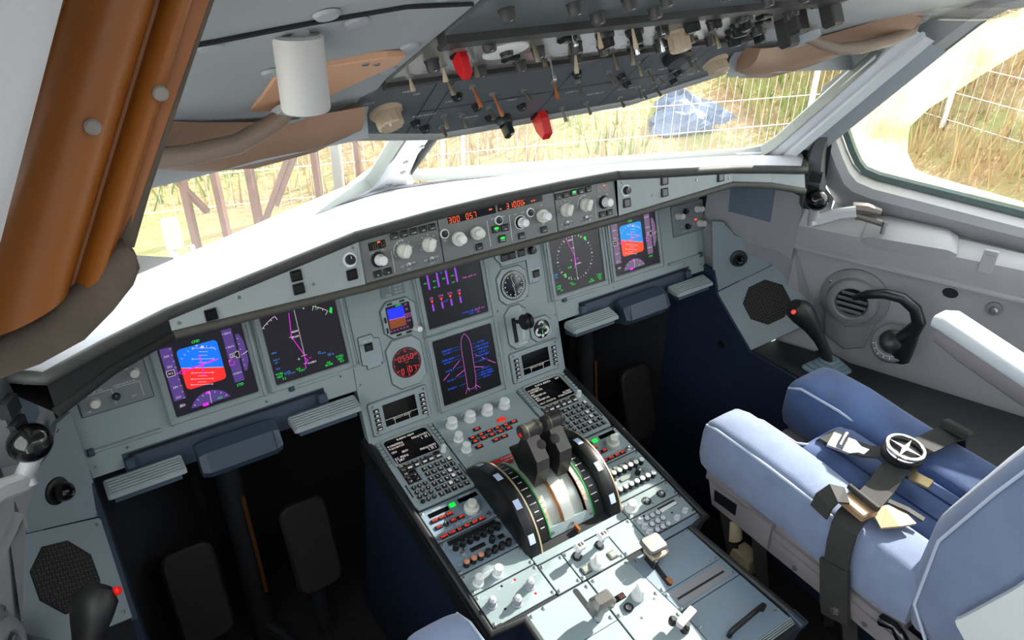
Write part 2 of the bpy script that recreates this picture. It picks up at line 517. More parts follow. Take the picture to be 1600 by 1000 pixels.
    def mesh(self, name, mats, smooth=0.0):
        me = bpy.data.meshes.new(name)
        me.from_pydata(self.v, [], self.f)
        for m in (mats if isinstance(mats, (list, tuple)) else [mats]):
            me.materials.append(M[m] if isinstance(m, str) else m)
        if len(set(self.mi)) > 1:
            me.polygons.foreach_set('material_index', self.mi)
        me.update()
        if smooth:
            me.polygons.foreach_set('use_smooth', [True] * len(me.polygons))
            me.set_sharp_from_angle(angle=smooth)
        return me

PRINT = {'lettering', 'dial_marks', 'scale_marks', 'reverse_marks', 'orange_digits', 'pressure_digits', 'screen_text', 'legend_strips', 'plate_seam', 'clock_figures', 'compass_scale', 'gauge_scale', 'pitch_scale', 'scale_markings', 'readout_digits', 'readout_frame', 'readout_window', 'mode_text', 'limit_marks', 'compass_arc', 'compass_rose', 'green_readouts', 'cyan_waypoints', 'engine_figures', 'green_figures', 'blue_figures', 'door_labels', 'fuselage_outline', 'standby_figures', 'screen_lines', 'speed_bug', 'flight_director', 'route', 'scale_background', 'seam', 'digits', 'legend', 'range_arc', 'outline_gap', 'key_gap'}

def thing(name, label, cat, m=None, group=None):
    o = bpy.data.objects.new(name, None)
    COL.objects.link(o)
    o.empty_display_size = 0.02
    if m is not None:
        o.matrix_world = m
    o['label'] = label
    o['category'] = cat
    if group: o['group'] = group
    return o

def part(name, mb, mats, parent=None, loc=None, smooth=0.0, m=None, label=None):
    me = mb if isinstance(mb, bpy.types.Mesh) else mb.mesh(name, mats, smooth)
    o = bpy.data.objects.new(name, me)
    COL.objects.link(o)
    if parent is not None: o.parent = parent
    if loc is not None: o.location = loc
    if m is not None: o.matrix_local = m
    if label: o['label'] = label
    if name in PRINT: o['kind'] = 'stuff'
    return o

def solo(name, mb, mats, label, cat, m=None, smooth=0.0, group=None):
    o = part(name, mb, mats, None, None, smooth)
    if m is not None: o.matrix_world = m
    o['label'] = label
    o['category'] = cat
    if group: o['group'] = group
    return o

def struct(name, mb, mats, smooth=0.0, label=None, m=None):
    o = part(name, mb, mats, None, None, smooth)
    if m is not None: o.matrix_world = m
    o['kind'] = 'structure'
    if label: o['label'] = label
    return o

def fmat(o, ex, ey, ez):
    return Matrix(((ex.x, ey.x, ez.x, o.x), (ex.y, ey.y, ez.y, o.y), (ex.z, ey.z, ez.z, o.z), (0, 0, 0, 1)))

class Frame:
    def __init__(self, o, ex, ey):
        self.o = Vector(o); self.ex = Vector(ex).normalized(); self.ey = Vector(ey).normalized()
        self.ez = self.ex.cross(self.ey).normalized(); self.ey = self.ez.cross(self.ex)
    def p(self, u, v, h=0.0):
        return self.o + self.ex * u + self.ey * v + self.ez * h
    def m(self, u=0, v=0, h=0.0):
        return fmat(self.p(u, v, h), self.ex, self.ey, self.ez)

T18 = R(18)
FP = Frame((0, 0, 0), (1, 0, 0), (0, math.sin(T18), math.cos(T18)))
AQ = R(9.9)
FQ = Frame((0, -0.02, -0.102), (1, 0, 0), (0, math.cos(AQ), math.sin(AQ)))
FG = Frame((0, -0.134, 0.4015), (1, 0, 0), (0, 0.024, 0.087))
F1 = Frame((0, -0.26, 0.645), (1, 0, 0), (0, -0.123, 0.115))
F2 = Frame((0, -0.383, 0.76), (1, 0, 0), (0, -0.22, 0.07))
I4 = Matrix.Identity(4)
def TR(x=0, y=0, z=0): return Matrix.Translation((x, y, z))
def RT(a, ax): return Matrix.Rotation(R(a), 4, ax)

_MC = {}
def cached(key, fn):
    if key not in _MC: _MC[key] = fn()
    return _MC[key]

def screw_mesh(r_=0.0032):
    def f():
        b = MB()
        b.lathe([(r_, 0), (r_, 0.0008), (r_ * .75, 0.0014)], 12)
        b.mat(1).box(-r_ * .7, r_ * .7, -r_ * .14, r_ * .14, 0.0012, 0.0016)
        return b.mesh('screw', ['screw', 'gdark'], 0.6)
    return cached(('screw', r_), f)
def screws(parent, pts, r_=0.0032, z=0.0):
    for x, y in pts:
        part('screw', screw_mesh(r_), None, parent, m=TR(x, y, z) @ RT(random.uniform(0, 180), 'Z'))
def key_mesh(w, h, z, m='black', ch=None):
    return cached(('key', round(w, 5), round(h, 5), z, m), lambda: MB().cbox(0, 0, w, h, 0, z, ch or min(w, h) * 0.15).mesh('key', [m]))
def knob_mesh(r_, hgt, m='knob', kind='plain', m2='print'):
    def f():
        b = MB()
        n = 28
        if kind == 'plain':
            b.lathe([(r_ * 1.12, 0), (r_ * 1.1, hgt * .14), (r_, hgt * .2), (r_ * .93, hgt * .86), (r_ * .8, hgt)], n)
        elif kind == 'ribbed':
            b.lathe([(r_ * 1.25, 0), (r_ * 1.2, hgt * .15), (r_, hgt * .2)], n)
            pts = [(r_ * (1 if i % 2 else 0.9) * math.cos(math.pi * i / 12), r_ * (1 if i % 2 else 0.9) * math.sin(math.pi * i / 12)) for i in range(24)]
            b.prism(pts, hgt * .15, hgt, r_ * .12)
        elif kind == 'pointer':
            b.lathe([(r_ * 1.15, 0), (r_ * 1.1, hgt * .3), (r_ * .95, hgt * .42)], n)
            pts = rrect(0, 0, r_ * 1.0, r_ * 1.95, r_ * .4)
            b.prism(pts, hgt * .35, hgt, r_ * .18)
        elif kind == 'octo':
            b.lathe([(r_ * 1.15, 0), (r_ * 1.12, hgt * .18), (r_, hgt * .3)], n)
            b.prism(circ(0, 0, r_ * 1.02, 8), hgt * .25, hgt, r_ * .22)
        elif kind == 'double':
            b.lathe([(r_ * 1.3, 0), (r_ * 1.3, hgt * .35), (r_ * 1.2, hgt * .4)], n)
            b.lathe([(r_ * .85, hgt * .38), (r_ * .85, hgt * .92), (r_ * .72, hgt)], n)
        b.mat(1).box(-r_ * .07, r_ * .07, r_ * .3, r_ * .8, hgt, hgt * 1.015)
        return b.mesh('knob', [m, m2], 0.55)
    return cached(('knob', r_, hgt, m, kind, m2), f)
def toggle(parent, x, y, L_=0.022, tilt=(10, 0), m='metal', z=0.0, name='toggle_switch', base=True):
    def f():
        b = MB()
        if base: b.lathe([(0.0055, 0), (0.0055, 0.002), (0.0035, 0.003)], 12)
        return b.mesh('collar', ['screw'], 0.6)
    def g():
        return MB().lathe([(0.0016, 0), (0.0016, L_ * .3), (0.0032, L_ * .9), (0.0028, L_)], 12).mesh('lever', [m], 0.6)
    c = part(name, cached(('tgb', base), f), None, parent, m=TR(x, y, z))
    part('lever', cached(('tgl', L_, m), g), None, c, m=TR(0, 0, 0.001) @ RT(tilt[0], 'X') @ RT(tilt[1], 'Y'))
    return c
# ------------------------------------------------------------------ setting: shell materials

def mir(p): return (-p[0], p[1], p[2])

# ---- floor
b = MB()
b.box(-1.2, 1.2, -2.2, 1.0, -0.80, -0.76)
struct('floor', b, 'floor', label='dark worn floor covering under the seats')

# ---- side walls: frame along the wall, s aft, d outward
W0 = Vector((0.90, -0.22, 0)); WA = Vector((0.371, -0.928, 0)).normalized(); WO = Vector((0.928, 0.371, 0)).normalized()
def wp(s, d, z): 
    q = W0 + WA * s + WO * d
    return Vector((q.x, q.y, z))
WIN0 = W0 + WO * 0.06 + Vector((0, 0, 0.3))
WUP = Vector((-0.3784, -0.1513, 0.912)).normalized()
WIN = Vector((-0.928 * math.cos(.42), -0.371 * math.cos(.42), -math.sin(.42))).normalized()   # inward normal
def wq(s, r_, h=0.0):
    return WIN0 + WA * s + WUP * r_ + WIN * h
OPEN = [(.055, .075), (.075, .052), (.115, .040), (.43, .016), (.95, -.015), (.97, .56), (.34, .552), (.285, .535), (.245, .502), (.163, .392), (.035, .245), (.004, .205), (.006, .185), (.035, .115)]
OUTER = [(.03, -.03), (.06, -.04), (.115, -.045), (.43, -.055), (1.15, -.08), (1.15, .66), (.30, .64), (.22, .60), (.17, .55), (.09, .46), (-.03, .31), (-.055, .22), (-.05, .16), (-.01, .05)]
def wall_side(sx, suf):
    f = (lambda q: tuple(q)) if sx > 0 else (lambda q: (-q[0], q[1], q[2]))
    b = MB()
    n = len(OPEN)
    rows = [[f(wq(s, r_, 0.0)) for s, r_ in OUTER],
            [f(wq(s + (so - s) * .25, r_ + (ro - r_) * .25, .012)) for (s, r_), (so, ro) in zip(OPEN, OUTER)],
            [f(wq(s, r_, 0.0)) for s, r_ in OPEN],
            [f(wq(s - .004, r_, -.05)) for s, r_ in OPEN]]
    b.grid(rows, closed=True, flip=sx < 0)
    # sill, ledge face, trim and lower wall profile, swept along the wall
    prof0 = [(.05, .262), (.012, .232), (0, .218), (0, .188), (.006, .166), (-.004, .162), (-.004, .156), (.022, .150), (.03, .02), (.03, -.14), (.03, -.80)]
    prof1 = [(.04, .250), (.012, .270), (0, .262), (0, .203), (.006, .176), (-.004, .172), (-.004, .166), (.022, .160), (.03, .02), (.03, -.14), (.03, -.80)]
    rows = []
    for k in range(9):
        t = k / 8
        s = -.03 + 1.25 * t
        rows.append([f(wp(s, d0 + (d1 - d0) * t, z0 + (z1 - z0) * t)) for (d0, z0), (d1, z1) in zip(prof0, prof1)])
    b.grid(rows, flip=sx > 0)
    # fill between window frame and sill
    r1 = [f(wq(s, r_, 0.0)) for s, r_ in OUTER[:5]]
    r2 = [f(wp(s, .05 - .01 * s, .262 - .012 * s)) for s, _ in OUTER[:5]]
    b.grid([r1, r2], flip=sx < 0)
    # forward closing wall up to the instrument panel
    fw = [(.80, .10, .42), (.80, .10, .16), (.79, .03, .16), (.79, .03, .36)]
    b.grid([[f(Vector((.815, .06, .335))), f(Vector((.815, .06, .13)))], [f(Vector((.87, -.15, .385))), f(Vector((.885, -.15, .13)))], [f(wp(-.03, 0, .262)), f(wp(-.03, 0, .12))]], flip=sx > 0)
    b.grid([[f(Vector((.815, .06, .13))), f(Vector((.815, .06, .05)))], [f(Vector((.885, -.15, .13))), f(Vector((.915, -.124, .069)))], [f(wp(-.03, .02, .15)), f(Vector((.935, -.25, .0)))]], flip=sx > 0)
    b.grid([[f(Vector((.825, .07, .335))), f(Vector((.825, .07, .0)))], [f(Vector((.925, -.14, .375))), f(Vector((.945, -.14, -.02)))], [f(wp(.03, .05, .29)), f(wp(.03, .05, -.10))]], flip=sx > 0)
    w = struct('wall_' + suf, b, 'liner', 0.5, label='grey moulded side wall liner around the %s side window' % suf)
    # window pane, seal and milky edge
    fr = MB()
    pin = inset(OPEN, .006)
    fr.grid([[f(wq(s, r_, -.044)) for s, r_ in OPEN], [f(wq(s, r_, -.030)) for s, r_ in inset(OPEN, .004)], [f(wq(s, r_, -.036)) for s, r_ in inset(OPEN, .016)], [f(wq(s, r_, -.046)) for s, r_ in inset(OPEN, .018)]], closed=True, flip=sx < 0)
    wn = struct('window_3' if sx > 0 else 'window_4', fr, 'sealg', 0.6, label='side sliding window with clouded edges on the %s' % suf)
    p = MB()
    tri = tessellate_polygon([[Vector((s, r_, 0)) for s, r_ in OPEN]])
    for h in (-.046, -.052):
        p.add([f(wq(s, r_, h)) for s, r_ in OPEN], [tuple(t) for t in tri])
    part('pane', p, 'glassw', wn)
    k = MB()
    IN2 = [(.175, .112), (.19, .085), (.22, .075), (.45, .045), (.90, .02), (.90, .50), (.44, .49), (.38, .470), (.34, .440), (.285, .375), (.19, .26), (.16, .205), (.16, .185), (.166, .13)]
    k.grid([[f(wq(s, r_, -.048)) for s, r_ in inset(OPEN, .017)], [f(wq(s, r_, -.048)) for s, r_ in IN2]], closed=True, flip=sx < 0)
    part('delaminated_edge', k, 'milk', wn, label='cloudy yellowed edge of the window glass')
    # raised sill cover behind the handle
    c = MB()
    for (s0, s1, d0, d1, z0, z1) in [(.13, .33, -.008, .05, .235, .268), (.005, .125, -.012, .03, .205, .222)]:
        pass
    q = [(.12, .005, .228), (.31, .002, .238), (.335, .03, .262), (.30, .045, .285), (.15, .05, .285), (.125, .03, .265)]
    rows = [[f(wp(.125, .055, .262)), f(wp(.125, .012, .246)), f(wp(.125, -.006, .226)), f(wp(.125, .004, .205))],
            [f(wp(.16, .06, .272)), f(wp(.155, .018, .262)), f(wp(.15, -.010, .236)), f(wp(.15, -.004, .208))],
            [f(wp(.30, .06, .272)), f(wp(.31, .02, .268)), f(wp(.315, -.008, .246)), f(wp(.315, -.002, .216))],
            [f(wp(.325, .055, .262)), f(wp(.33, .012, .25)), f(wp(.335, .0, .238)), f(wp(.335, .004, .218))]]
    c.grid(rows, flip=sx < 0)
    part('sill_cover', c, 'liner', w, smooth=0.7)
    return w
wall_r = wall_side(1, 'right')
wall_l = wall_side(-1, 'left')

# ---- windshields
WS = [Vector((.05, .372, .338)), Vector((.805, -.105, .405)), Vector((.745, -.40, .725)), Vector((.05, -.03, .705))]
def quadring(c0, shrink, off):
    c = sum(c0, Vector()) / 4
    n = (c0[1] - c0[0]).cross(c0[3] - c0[0]).normalized()
    out = []
    for i in range(4):
        a, bq, d = c0[i - 1], c0[i], c0[(i + 1) % 4]
        e1 = (a - bq).normalized(); e2 = (d - bq).normalized()
        for t in (0.0, .5, 1.0):
            rad = .045
            q = bq + e1 * rad * (1 - t) ** 2 + e2 * rad * t ** 2
            out.append(q)
    res = []
    for q in out:
        dv = (c - q)
        res.append(q + dv.normalized() * shrink + n * off)
    return res
def windshield(sx, nm, label):
    f = (lambda q: tuple(q)) if sx > 0 else (lambda q: (-q[0], q[1], q[2]))
    fr = MB()
    A0 = quadring(WS, -.03, .0); A1 = quadring(WS, -.03, -.012) ; A2 = quadring(WS, -.008, -.016); A3 = quadring(WS, .002, -.008); A4 = quadring(WS, .004, .02)
    fr.grid([[f(q) for q in a] for a in (A0, A1, A2, A3, A4)], closed=True, flip=sx < 0)
    o = struct(nm, fr, 'seal', 0.6, label=label)
    p = MB()
    for off in (.004, .02):
        q = quadring(WS, .0, off)
        c = sum(q, Vector()) / len(q)
        n = len(q)
        p.add([f(x) for x in q] + [f(c)], [(i, (i + 1) % n, n) for i in range(n)])
    part('pane', p, 'glassw', o)
    return o
windshield(-1, 'window_1', 'left windshield pane with grey seal')
windshield(1, 'window_2', 'right windshield pane with grey seal')

# centre post
b = MB()
def bar(mb, a, c, wv, tv):
    a, c, wv, tv = Vector(a), Vector(c), Vector(wv), Vector(tv)
    mb.hexa([a - wv - tv, a + wv - tv, a + wv + tv, a - wv + tv, c - wv - tv, c + wv - tv, c + wv + tv, c - wv + tv])
pn = Vector((0, -.66, -.75))
rows = []
for t in (0, .06, .14, .3, 1.0):
    a = Vector((0, .395, .305)).lerp(Vector((0, -.06, .71)), t)
    w_ = .085 - .055 * min(1, t * 5) + 0.0
    rows.append([a + Vector((-w_, 0, 0)) - pn * .03, a + Vector((-w_, 0, 0)), a + Vector((-w_ + .02, 0, 0)) + pn * .012, a + Vector((w_ - .02, 0, 0)) + pn * .012, a + Vector((w_, 0, 0)), a + Vector((w_, 0, 0)) - pn * .03])
b.grid([[tuple(q) for q in r_] for r_ in rows])
t1 = struct('trim_1', b, 'whitefr', 0.5, label='pale riveted centre post between the windshields')
for i, t in enumerate((.10, .2, .3, .42, .55, .7)):
    a = Vector((0, .395, .305)).lerp(Vector((0, -.06, .71)), t) + pn * .0125
    m = fmat(a + Vector((.008 if i % 2 else -.006, 0, 0)), Vector((1, 0, 0)), pn.cross(Vector((1, 0, 0))).normalized(), pn.normalized())
    part('rivet', cached('rivet', lambda: MB().lathe([(.007, 0), (.006, .003), (.003, .004)], 10).mesh('rivet', ['screw'], .6)), None, t1, m=m)

# side posts between windshield and side window
def side_post(sx, nm, suf):
    f = (lambda q: tuple(q)) if sx > 0 else (lambda q: (-q[0], q[1], q[2]))
    b = MB()
    A = Vector((.815, -.115, .395)); B = Vector((.745, -.425, .735))
    ax = (B - A).normalized()
    wv = Vector((.55, -.80, .0)); wv = (wv - ax * wv.dot(ax)).normalized()
    nv = ax.cross(wv).normalized()
    if nv.x > 0: nv = -nv
    prof = [(-.012, -.03), (-.012, .004), (-.004, .012), (.012, .012), (.015, .006), (.021, .006), (.024, .014), (.044, .014), (.048, .004), (.052, -.03)]
    rows = []
    for t in (-.04, .25, .5, .75, 1.06):
        a = A.lerp(B, t)
        rows.append([f(a + wv * x + nv * z) for x, z in prof])
    b.grid(rows, flip=sx > 0)
    o = struct(nm, b, 'whitefr', 0.35, label='white ridged window post on the %s side' % suf)
    # dark gap filler and liner strip behind the post
    g = MB()
    rows = []
    for t in (-.12, .3, .7, 1.0):
        a = A.lerp(B, t)
        rows.append([f(a + wv * .045 - nv * .01), f(a + wv * .095 - nv * .012)])
    g.grid(rows, flip=sx > 0)
    part('gap_lining', g, 'linerc', o)
    return o
side_post(1, 'trim_2', 'right')
side_post(-1, 'trim_3', 'left')

# dark bracket arm in the corner ahead of each side window
def corner_bracket(sx, lab):
    f = (lambda q: tuple(q)) if sx > 0 else (lambda q: (-q[0], q[1], q[2]))
    t = thing('corner_bracket', lab, 'bracket', TR(sx * .88, -.20, .27))
    tm = TR(-sx * .88, .20, -.27)
    b = MB().at(tm)
    rings = []
    for (x, y, z, w_, d) in [(.868, -.225, .285, .028, .02), (.868, -.222, .33, .03, .022), (.866, -.215, .38, .028, .02), (.864, -.215, .43, .022, .016), (.862, -.222, .47, .018, .014)]:
        c = Vector((x, y, z))
        e1 = Vector((.5, -.86, 0)); e2 = Vector((-.86, -.5, 0))
        rings.append([f(c + e1 * w_ * a + e2 * d * k) for a, k in ((-1, -.8), (-.6, 1), (.6, 1), (1, -.8))][::1 if sx > 0 else -1])
    b.loft(rings)
    part('arm', b, 'slate2', t, smooth=.6)
    k = MB().at(tm)
    for z in (.30, .335, .37):
        c = Vector((.868 - .86 * .022, -.222 - .5 * .022, z))
        e1 = Vector((.5, -.86, 0)); e2 = Vector((-.86, -.5, 0)); e3 = Vector((0, 0, 1))
        k.hexa([f(c + e1 * a + e2 * q + e3 * h) for h in (-.012, .012) for a, q in ((-.012, -.006), (.016, -.006), (.016, .008), (-.012, .008))])
    part('catch', k, 'gdark', t)
    return t
corner_bracket(1, 'dark grey bracket arm between the right windshield post and side window')
corner_bracket(-1, 'dark grey bracket arm between the left windshield post and side window')
b = MB()
b.grid([[(.84, -.02, .30), (.87, -.13, .30), (.90, -.235, .28), (.955, -.215, .27)], [(.84, -.06, .36), (.845, -.165, .415), (.875, -.24, .47), (.925, -.165, .50)]])
struct('trim_4', b, 'blackmat', label='black recess behind the right corner bracket')
b = MB()
b.grid([[(-.84, -.02, .30), (-.87, -.13, .30), (-.90, -.235, .28), (-.955, -.215, .27)], [(-.84, -.06, .36), (-.845, -.165, .415), (-.875, -.24, .47), (-.925, -.165, .50)]], flip=True)
struct('trim_5', b, 'blackmat', label='black recess behind the left corner bracket')

# ---- instrument panel plate
def sym(pts): return pts + [(-x, y) for x, y in pts[::-1]]
half = [(0, -.115), (.272, -.115), (.272, .026), (.341, .027), (.341, .057), (.735, .057), (.735, .030), (.795, .030), (.80, .295), (0, .295)]
outl = half + [(-x, y) for x, y in half[::-1] if x > 0]
ip = thing('instrument_panel', 'grey-green main instrument panel spanning the cockpit under the glareshield', 'panel', FP.m(0, 0, 0))
b = MB().prism(outl, -.02, 0)
part('panel_plate', b, 'panel', ip)
def seam(parent, pts, w=.0012, z=.0004, close=False, m='seam'):
    return part('seam', MB().poly(pts, w, z, close), m, parent)
seam(ip, [(.251, .079), (.254, .25)]); seam(ip, [(-.254, .079), (-.254, .25)])
seam(ip, [(.269, .076), (.272, .026)]); seam(ip, [(-.269, .076), (-.272, .026)])
seam(ip, [(-.66, .25), (-.66, .21)])
screws(ip, [(.258, .085), (-.258, .085), (.266, .045), (-.262, .035), (.30, .068), (-.30, .068), (.46, .066), (-.46, .066), (.72, .066), (-.722, .066), (.78, .05), (-.78, .05), (.105, .10), (-.095, .095)], .003)
# raised ledges under the displays
for sx in (-1, 1):
    for (u0, u1, v0, v1) in ((.303, .402, .073, .082), (.657, .776, .075, .083)):
        b = MB()
        b.prism(rrect((u0 + u1) / 2 * sx, (v0 + v1) / 2, u1 - u0, v1 - v0, .004), 0, .006, .002)
        b.mat(1).prism(rrect((u1 + .004 if (u0 < .5 and sx < 0) else u0 - .004) * sx if u0 < .5 else (u1 + .004) * sx, (v0 + v1) / 2, .012, .014, .003), 0, .007, .002)
        part('finger_ledge', b, ['bezel', 'slate'], ip)

# ---- glareshield
ST = [(0, (-.122, .452), (-.149, .353), (.40, .298)), (.15, (-.124, .451), (-.149, .353), (.355, .305)), (.295, (-.130, .448), (-.150, .353), (.285, .318)), (.45, (-.145, .430), (-.157, .362), (.19, .338)),
      (.625, (-.165, .412), (-.17, .374), (.06, .366)), (.72, (-.197, .404), (-.207, .364), (-.03, .385)), (.80, (-.232, .398), (-.247, .347), (-.115, .400)), (.855, (-.190, .400), (-.205, .385), (-.165, .402))]
STS = [(-x, a, c, d) for x, a, c, d in ST[::-1] if x > 0] + ST
gl = thing('glareshield', 'long glareshield with pale sunlit top and dark leather front edge', 'glareshield', TR(0, -.13, .40))
tg = TR(0, .13, -.40)
b = MB().at(tg)
rows = []
for x, a, l, k in STS:
    row = []
    for t in (0, .08, .3, .6, 1.0):
        z = a[1] + (k[1] - a[1]) * t + .012 * math.sin(math.pi * t)
        row.append((x, a[0] + (k[0] - a[0]) * t, z))
    row.append((x, k[0], k[1] - .03))
    rows.append(row)
b.grid(rows)
part('top_cover', b, 'glare', gl, smooth=.6)
# top cover moulding line and its small stand-offs
b = MB().at(tg)
b.tube([(x, a[0] + (k[0] - a[0]) * .93, a[1] + (k[1] - a[1]) * .93 + .006) for x, a, l, k in STS[1:-1]], .004, 6)
part('rear_moulding', b, 'glare', gl, smooth=.8)
def fine(pts, k):
    out = []
    for i in range(len(pts) - 1):
        for j in range(k):
            out.append(Vector(pts[i]).lerp(Vector(pts[i + 1]), j / k))
    return out + [Vector(pts[-1])]
b = MB().at(tg)
b.tube(fine([(x, a[0] - .001, a[1] - .003) for x, a, l, k in STS], 4), .0100, 10)
part('leather_edge', b, 'rim', gl, smooth=.9)
b = MB().at(tg)
b.tube(fine([(x, l[0], l[1]) for x, a, l, k in STS[:-1][3:]], 3), .008, 10)
part('lower_lip', b, 'lip', gl, smooth=.9)
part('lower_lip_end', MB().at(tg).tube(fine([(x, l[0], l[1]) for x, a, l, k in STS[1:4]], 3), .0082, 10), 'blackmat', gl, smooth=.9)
b = MB().at(tg)
rows = [[(x, l[0] + .004, l[1] - .004), (x, l[0] + .06, l[1] - .012), (x, min(.04, k[0] - .02), l[1] - .014)] for x, a, l, k in STS]
b.grid(rows)
part('underside', b, 'blackmat', gl)
# end covers
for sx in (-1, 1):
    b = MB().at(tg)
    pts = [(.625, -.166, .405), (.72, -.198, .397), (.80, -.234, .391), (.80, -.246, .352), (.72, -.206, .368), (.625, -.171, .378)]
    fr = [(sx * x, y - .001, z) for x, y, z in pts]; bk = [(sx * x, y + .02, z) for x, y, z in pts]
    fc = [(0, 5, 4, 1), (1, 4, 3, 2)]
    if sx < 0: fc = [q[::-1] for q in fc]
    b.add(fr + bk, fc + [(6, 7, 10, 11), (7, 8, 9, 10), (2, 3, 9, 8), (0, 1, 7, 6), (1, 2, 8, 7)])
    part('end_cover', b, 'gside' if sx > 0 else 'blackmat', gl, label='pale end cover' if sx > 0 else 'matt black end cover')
# seam folds in the leather where the centre section meets the sides
for x in (-.297, .297):
    b = MB().at(tg)
    b.lathe([(.0088, -.004), (.0100, -.002), (.0092, 0), (.0102, .002), (.0088, .004)], 12, x, -.132, .4455, 'x')
    part('leather_seam', b, 'rim', gl, smooth=.9)
# ------------------------------------------------------------------ display units
SH = .079
def display_unit(u, v, label, group=None, scr='screen'):
    t = thing('display_unit', label, 'display', FP.m(u, v, 0))
    po = rrect(0, 0, .190, .184, .004); pi = rrect(0, 0, .158, .158, .003)
    b = MB().ring(po, pi, .0003, .007, .0025)
    # double ridges down both sides
    for sx in (-1, 1):
        b.box(sx * .0885 - .0025, sx * .0885 + .0025, -.088, .088, .006, .0105)
    bz = part('bezel', b, 'bezel', t, smooth=.4)
    s = part('screen', MB().prism(rrect(0, 0, .1578, .1578, .003), .0003, .002), scr, t)
    screws(t, [(-.0885, -.0915), (.0885, -.0915)], .0026, .004)
    return t, s
def sub(name, parent, mats, fn, label=None):
    b = MB(); fn(b)
    return part(name, b, mats, parent, label=label)
Z1, Z2, Z3, Z4 = .0022, .0024, .0026, .0028

def pfd(u, label, alt):
    t, s = display_unit(u, .172, label)
    sk, ea, tp = ('sky', 'earth', 'tape') if not alt else ('psky', 'pearth', 'ptape')
    hz = rrect(-.010, .006, .075, .081, .008)
    # split the attitude window along the tilted horizon
    def side(p): return p[1] - (.0 + (-.011 - .011) / .075 * (p[0] + .010))
    def clip(poly, sgn):
        out = []
        for i in range(len(poly)):
            a, c = poly[i - 1], poly[i]
            fa, fc = side(a) * sgn, side(c) * sgn
            if (fa > 0) != (fc > 0):
                k = fa / (fa - fc)
                out.append((a[0] + (c[0] - a[0]) * k, a[1] + (c[1] - a[1]) * k))
            if fc > 0: out.append(c)
        return out
    sub('attitude_sky', s, sk, lambda b: b.flat(clip(hz, 1), Z1))
    sub('attitude_ground', s, ea, lambda b: b.flat(clip(hz, -1), Z1))
    def pitch(b):
        an = math.atan2(-.022, .075); c, sn = math.cos(an), math.sin(an)
        rt = lambda x, y: (-.010 + x * c - y * sn, x * sn + y * c)
        for k, y in enumerate((-.033, -.028, -.022, -.016, -.010, .010, .017, .024, .031, .038)):
            w = .019 if k in (0, 2, 6, 9, 4) else .008
            if k in (1, 3, 5, 7, 8): w = .008
            a = rt(-w, y); d = rt(w, y)
            b.line(*a, *d, .0007, Z2)
            if w > .015:
                for sg in (-1, 1):
                    e = rt(sg * w, y)
                    b.hoop(e[0], e[1], .0012, .0006, Z2, 8)
        a = rt(-.0375, 0); d = rt(.0375, 0)
        b.line(*a, *d, .0009, Z2)
        for q in range(-4, 5):
            if q == 0: continue
            th = R(90 + q * 12)
            b.line(-.010 + .040 * math.cos(th), .0 + .040 * math.sin(th), -.010 + .044 * math.cos(th), .0 + .044 * math.sin(th), .0008, Z2)
        b.flat([(-.012, .046), (-.008, .046), (-.010, .042)], Z2)
        b.flat([(-.004, .041), (.002, .041), (.002, .037), (-.004, .037)], Z2)
    sub('pitch_scale', s, 'white', pitch)
    def fd(b):
        b.line(-.010, .026, -.011, -.014, .0022, Z3)
        b.line(-.040, .004, .021, .008, .0022, Z3)
        b.flat(circ(-.010, .006, .003, 8), Z3)
        b.flat(circ(.008, .0075, .0028, 8), Z3); b.flat(circ(-.028, .0045, .0025, 8), Z3)
    sub('flight_director', s, 'pink' if alt else 'magenta', fd)
    def tapes(b):
        b.flat([(-.0745, -.048), (-.0545, -.048), (-.0545, .056), (-.0745, .056)], Z1)
        b.flat([(.0395, -.048), (.0585, -.048), (.0585, .060), (.0395, .060)], Z1)
        b.flat([(.063, -.031), (.068, -.031), (.0755, -.012), (.0755, .028), (.070, .045), (.063, .045)], Z1)
        b.flat([(-.012 + .041 * math.cos(R(a)), -.0885 + .041 * math.sin(R(a))) for a in range(24, 157, 6)], Z1)
    sub('scale_background', s, tp, tapes)
    def marks(b):
        for k in range(9):
            y = .052 - k * .0123
            b.line(-.0575, y, -.0545, y, .0008, Z2)
        for k, tx in enumerate(('340', '320', '', '280', '260')):
            if tx: b.text(tx, -.0655, .040 - k * .0205, .0062, Z2)
        for k, tx in enumerate(('31400', '31200', '', '30800')):
            if tx: b.text(tx, .0500, .052 - k * .0275, .0056, Z2)
            b.line(.0395, .052 - k * .0275, .0425, .052 - k * .0275, .0008, Z2)
        for k in range(6):
            b.line(.064, .036 - k * .011, .067, .036 - k * .011, .0008, Z2)
        b.line(.068, .003, .078, .007, .0011, Z2)
        for k in range(-3, 4):
            th = R(90 + k * 18)
            b.line(-.012 + .035 * math.cos(th), -.0885 + .035 * math.sin(th), -.012 + .039 * math.cos(th), -.0885 + .039 * math.sin(th), .0009, Z2)
        b.line(-.010, -.049, -.012, -.073, .0010, Z3)
        b.text('.810', -.0635, -.060, .0085, Z2)
    sub('scale_markings', s, 'white', marks)
    def boxes(b):
        b.poly(rrect(-.067, .0065, .014, .011, .0005, 1), .0009, Z3, True)
        b.poly([(.044, .003), (.055, .003), (.055, -.001), (.061, -.001), (.061, .012), (.055, .012), (.055, .010), (.044, .010)], .0009, Z3, True)
    sub('readout_frame', s, 'white', boxes)
    sub('readout_window', s, 'off', lambda b: (b.flat(rrect(-.067, .0065, .014, .011, .0005, 1), Z2), b.flat([(.044, .003), (.061, -.001), (.061, .012), (.044, .010)], Z2)))
    sub('readout_digits', s, 'white', lambda b: (b.text('302', -.067, .0065, .0065, Z3), b.text('310', .0495, .0065, .0065, Z3)))
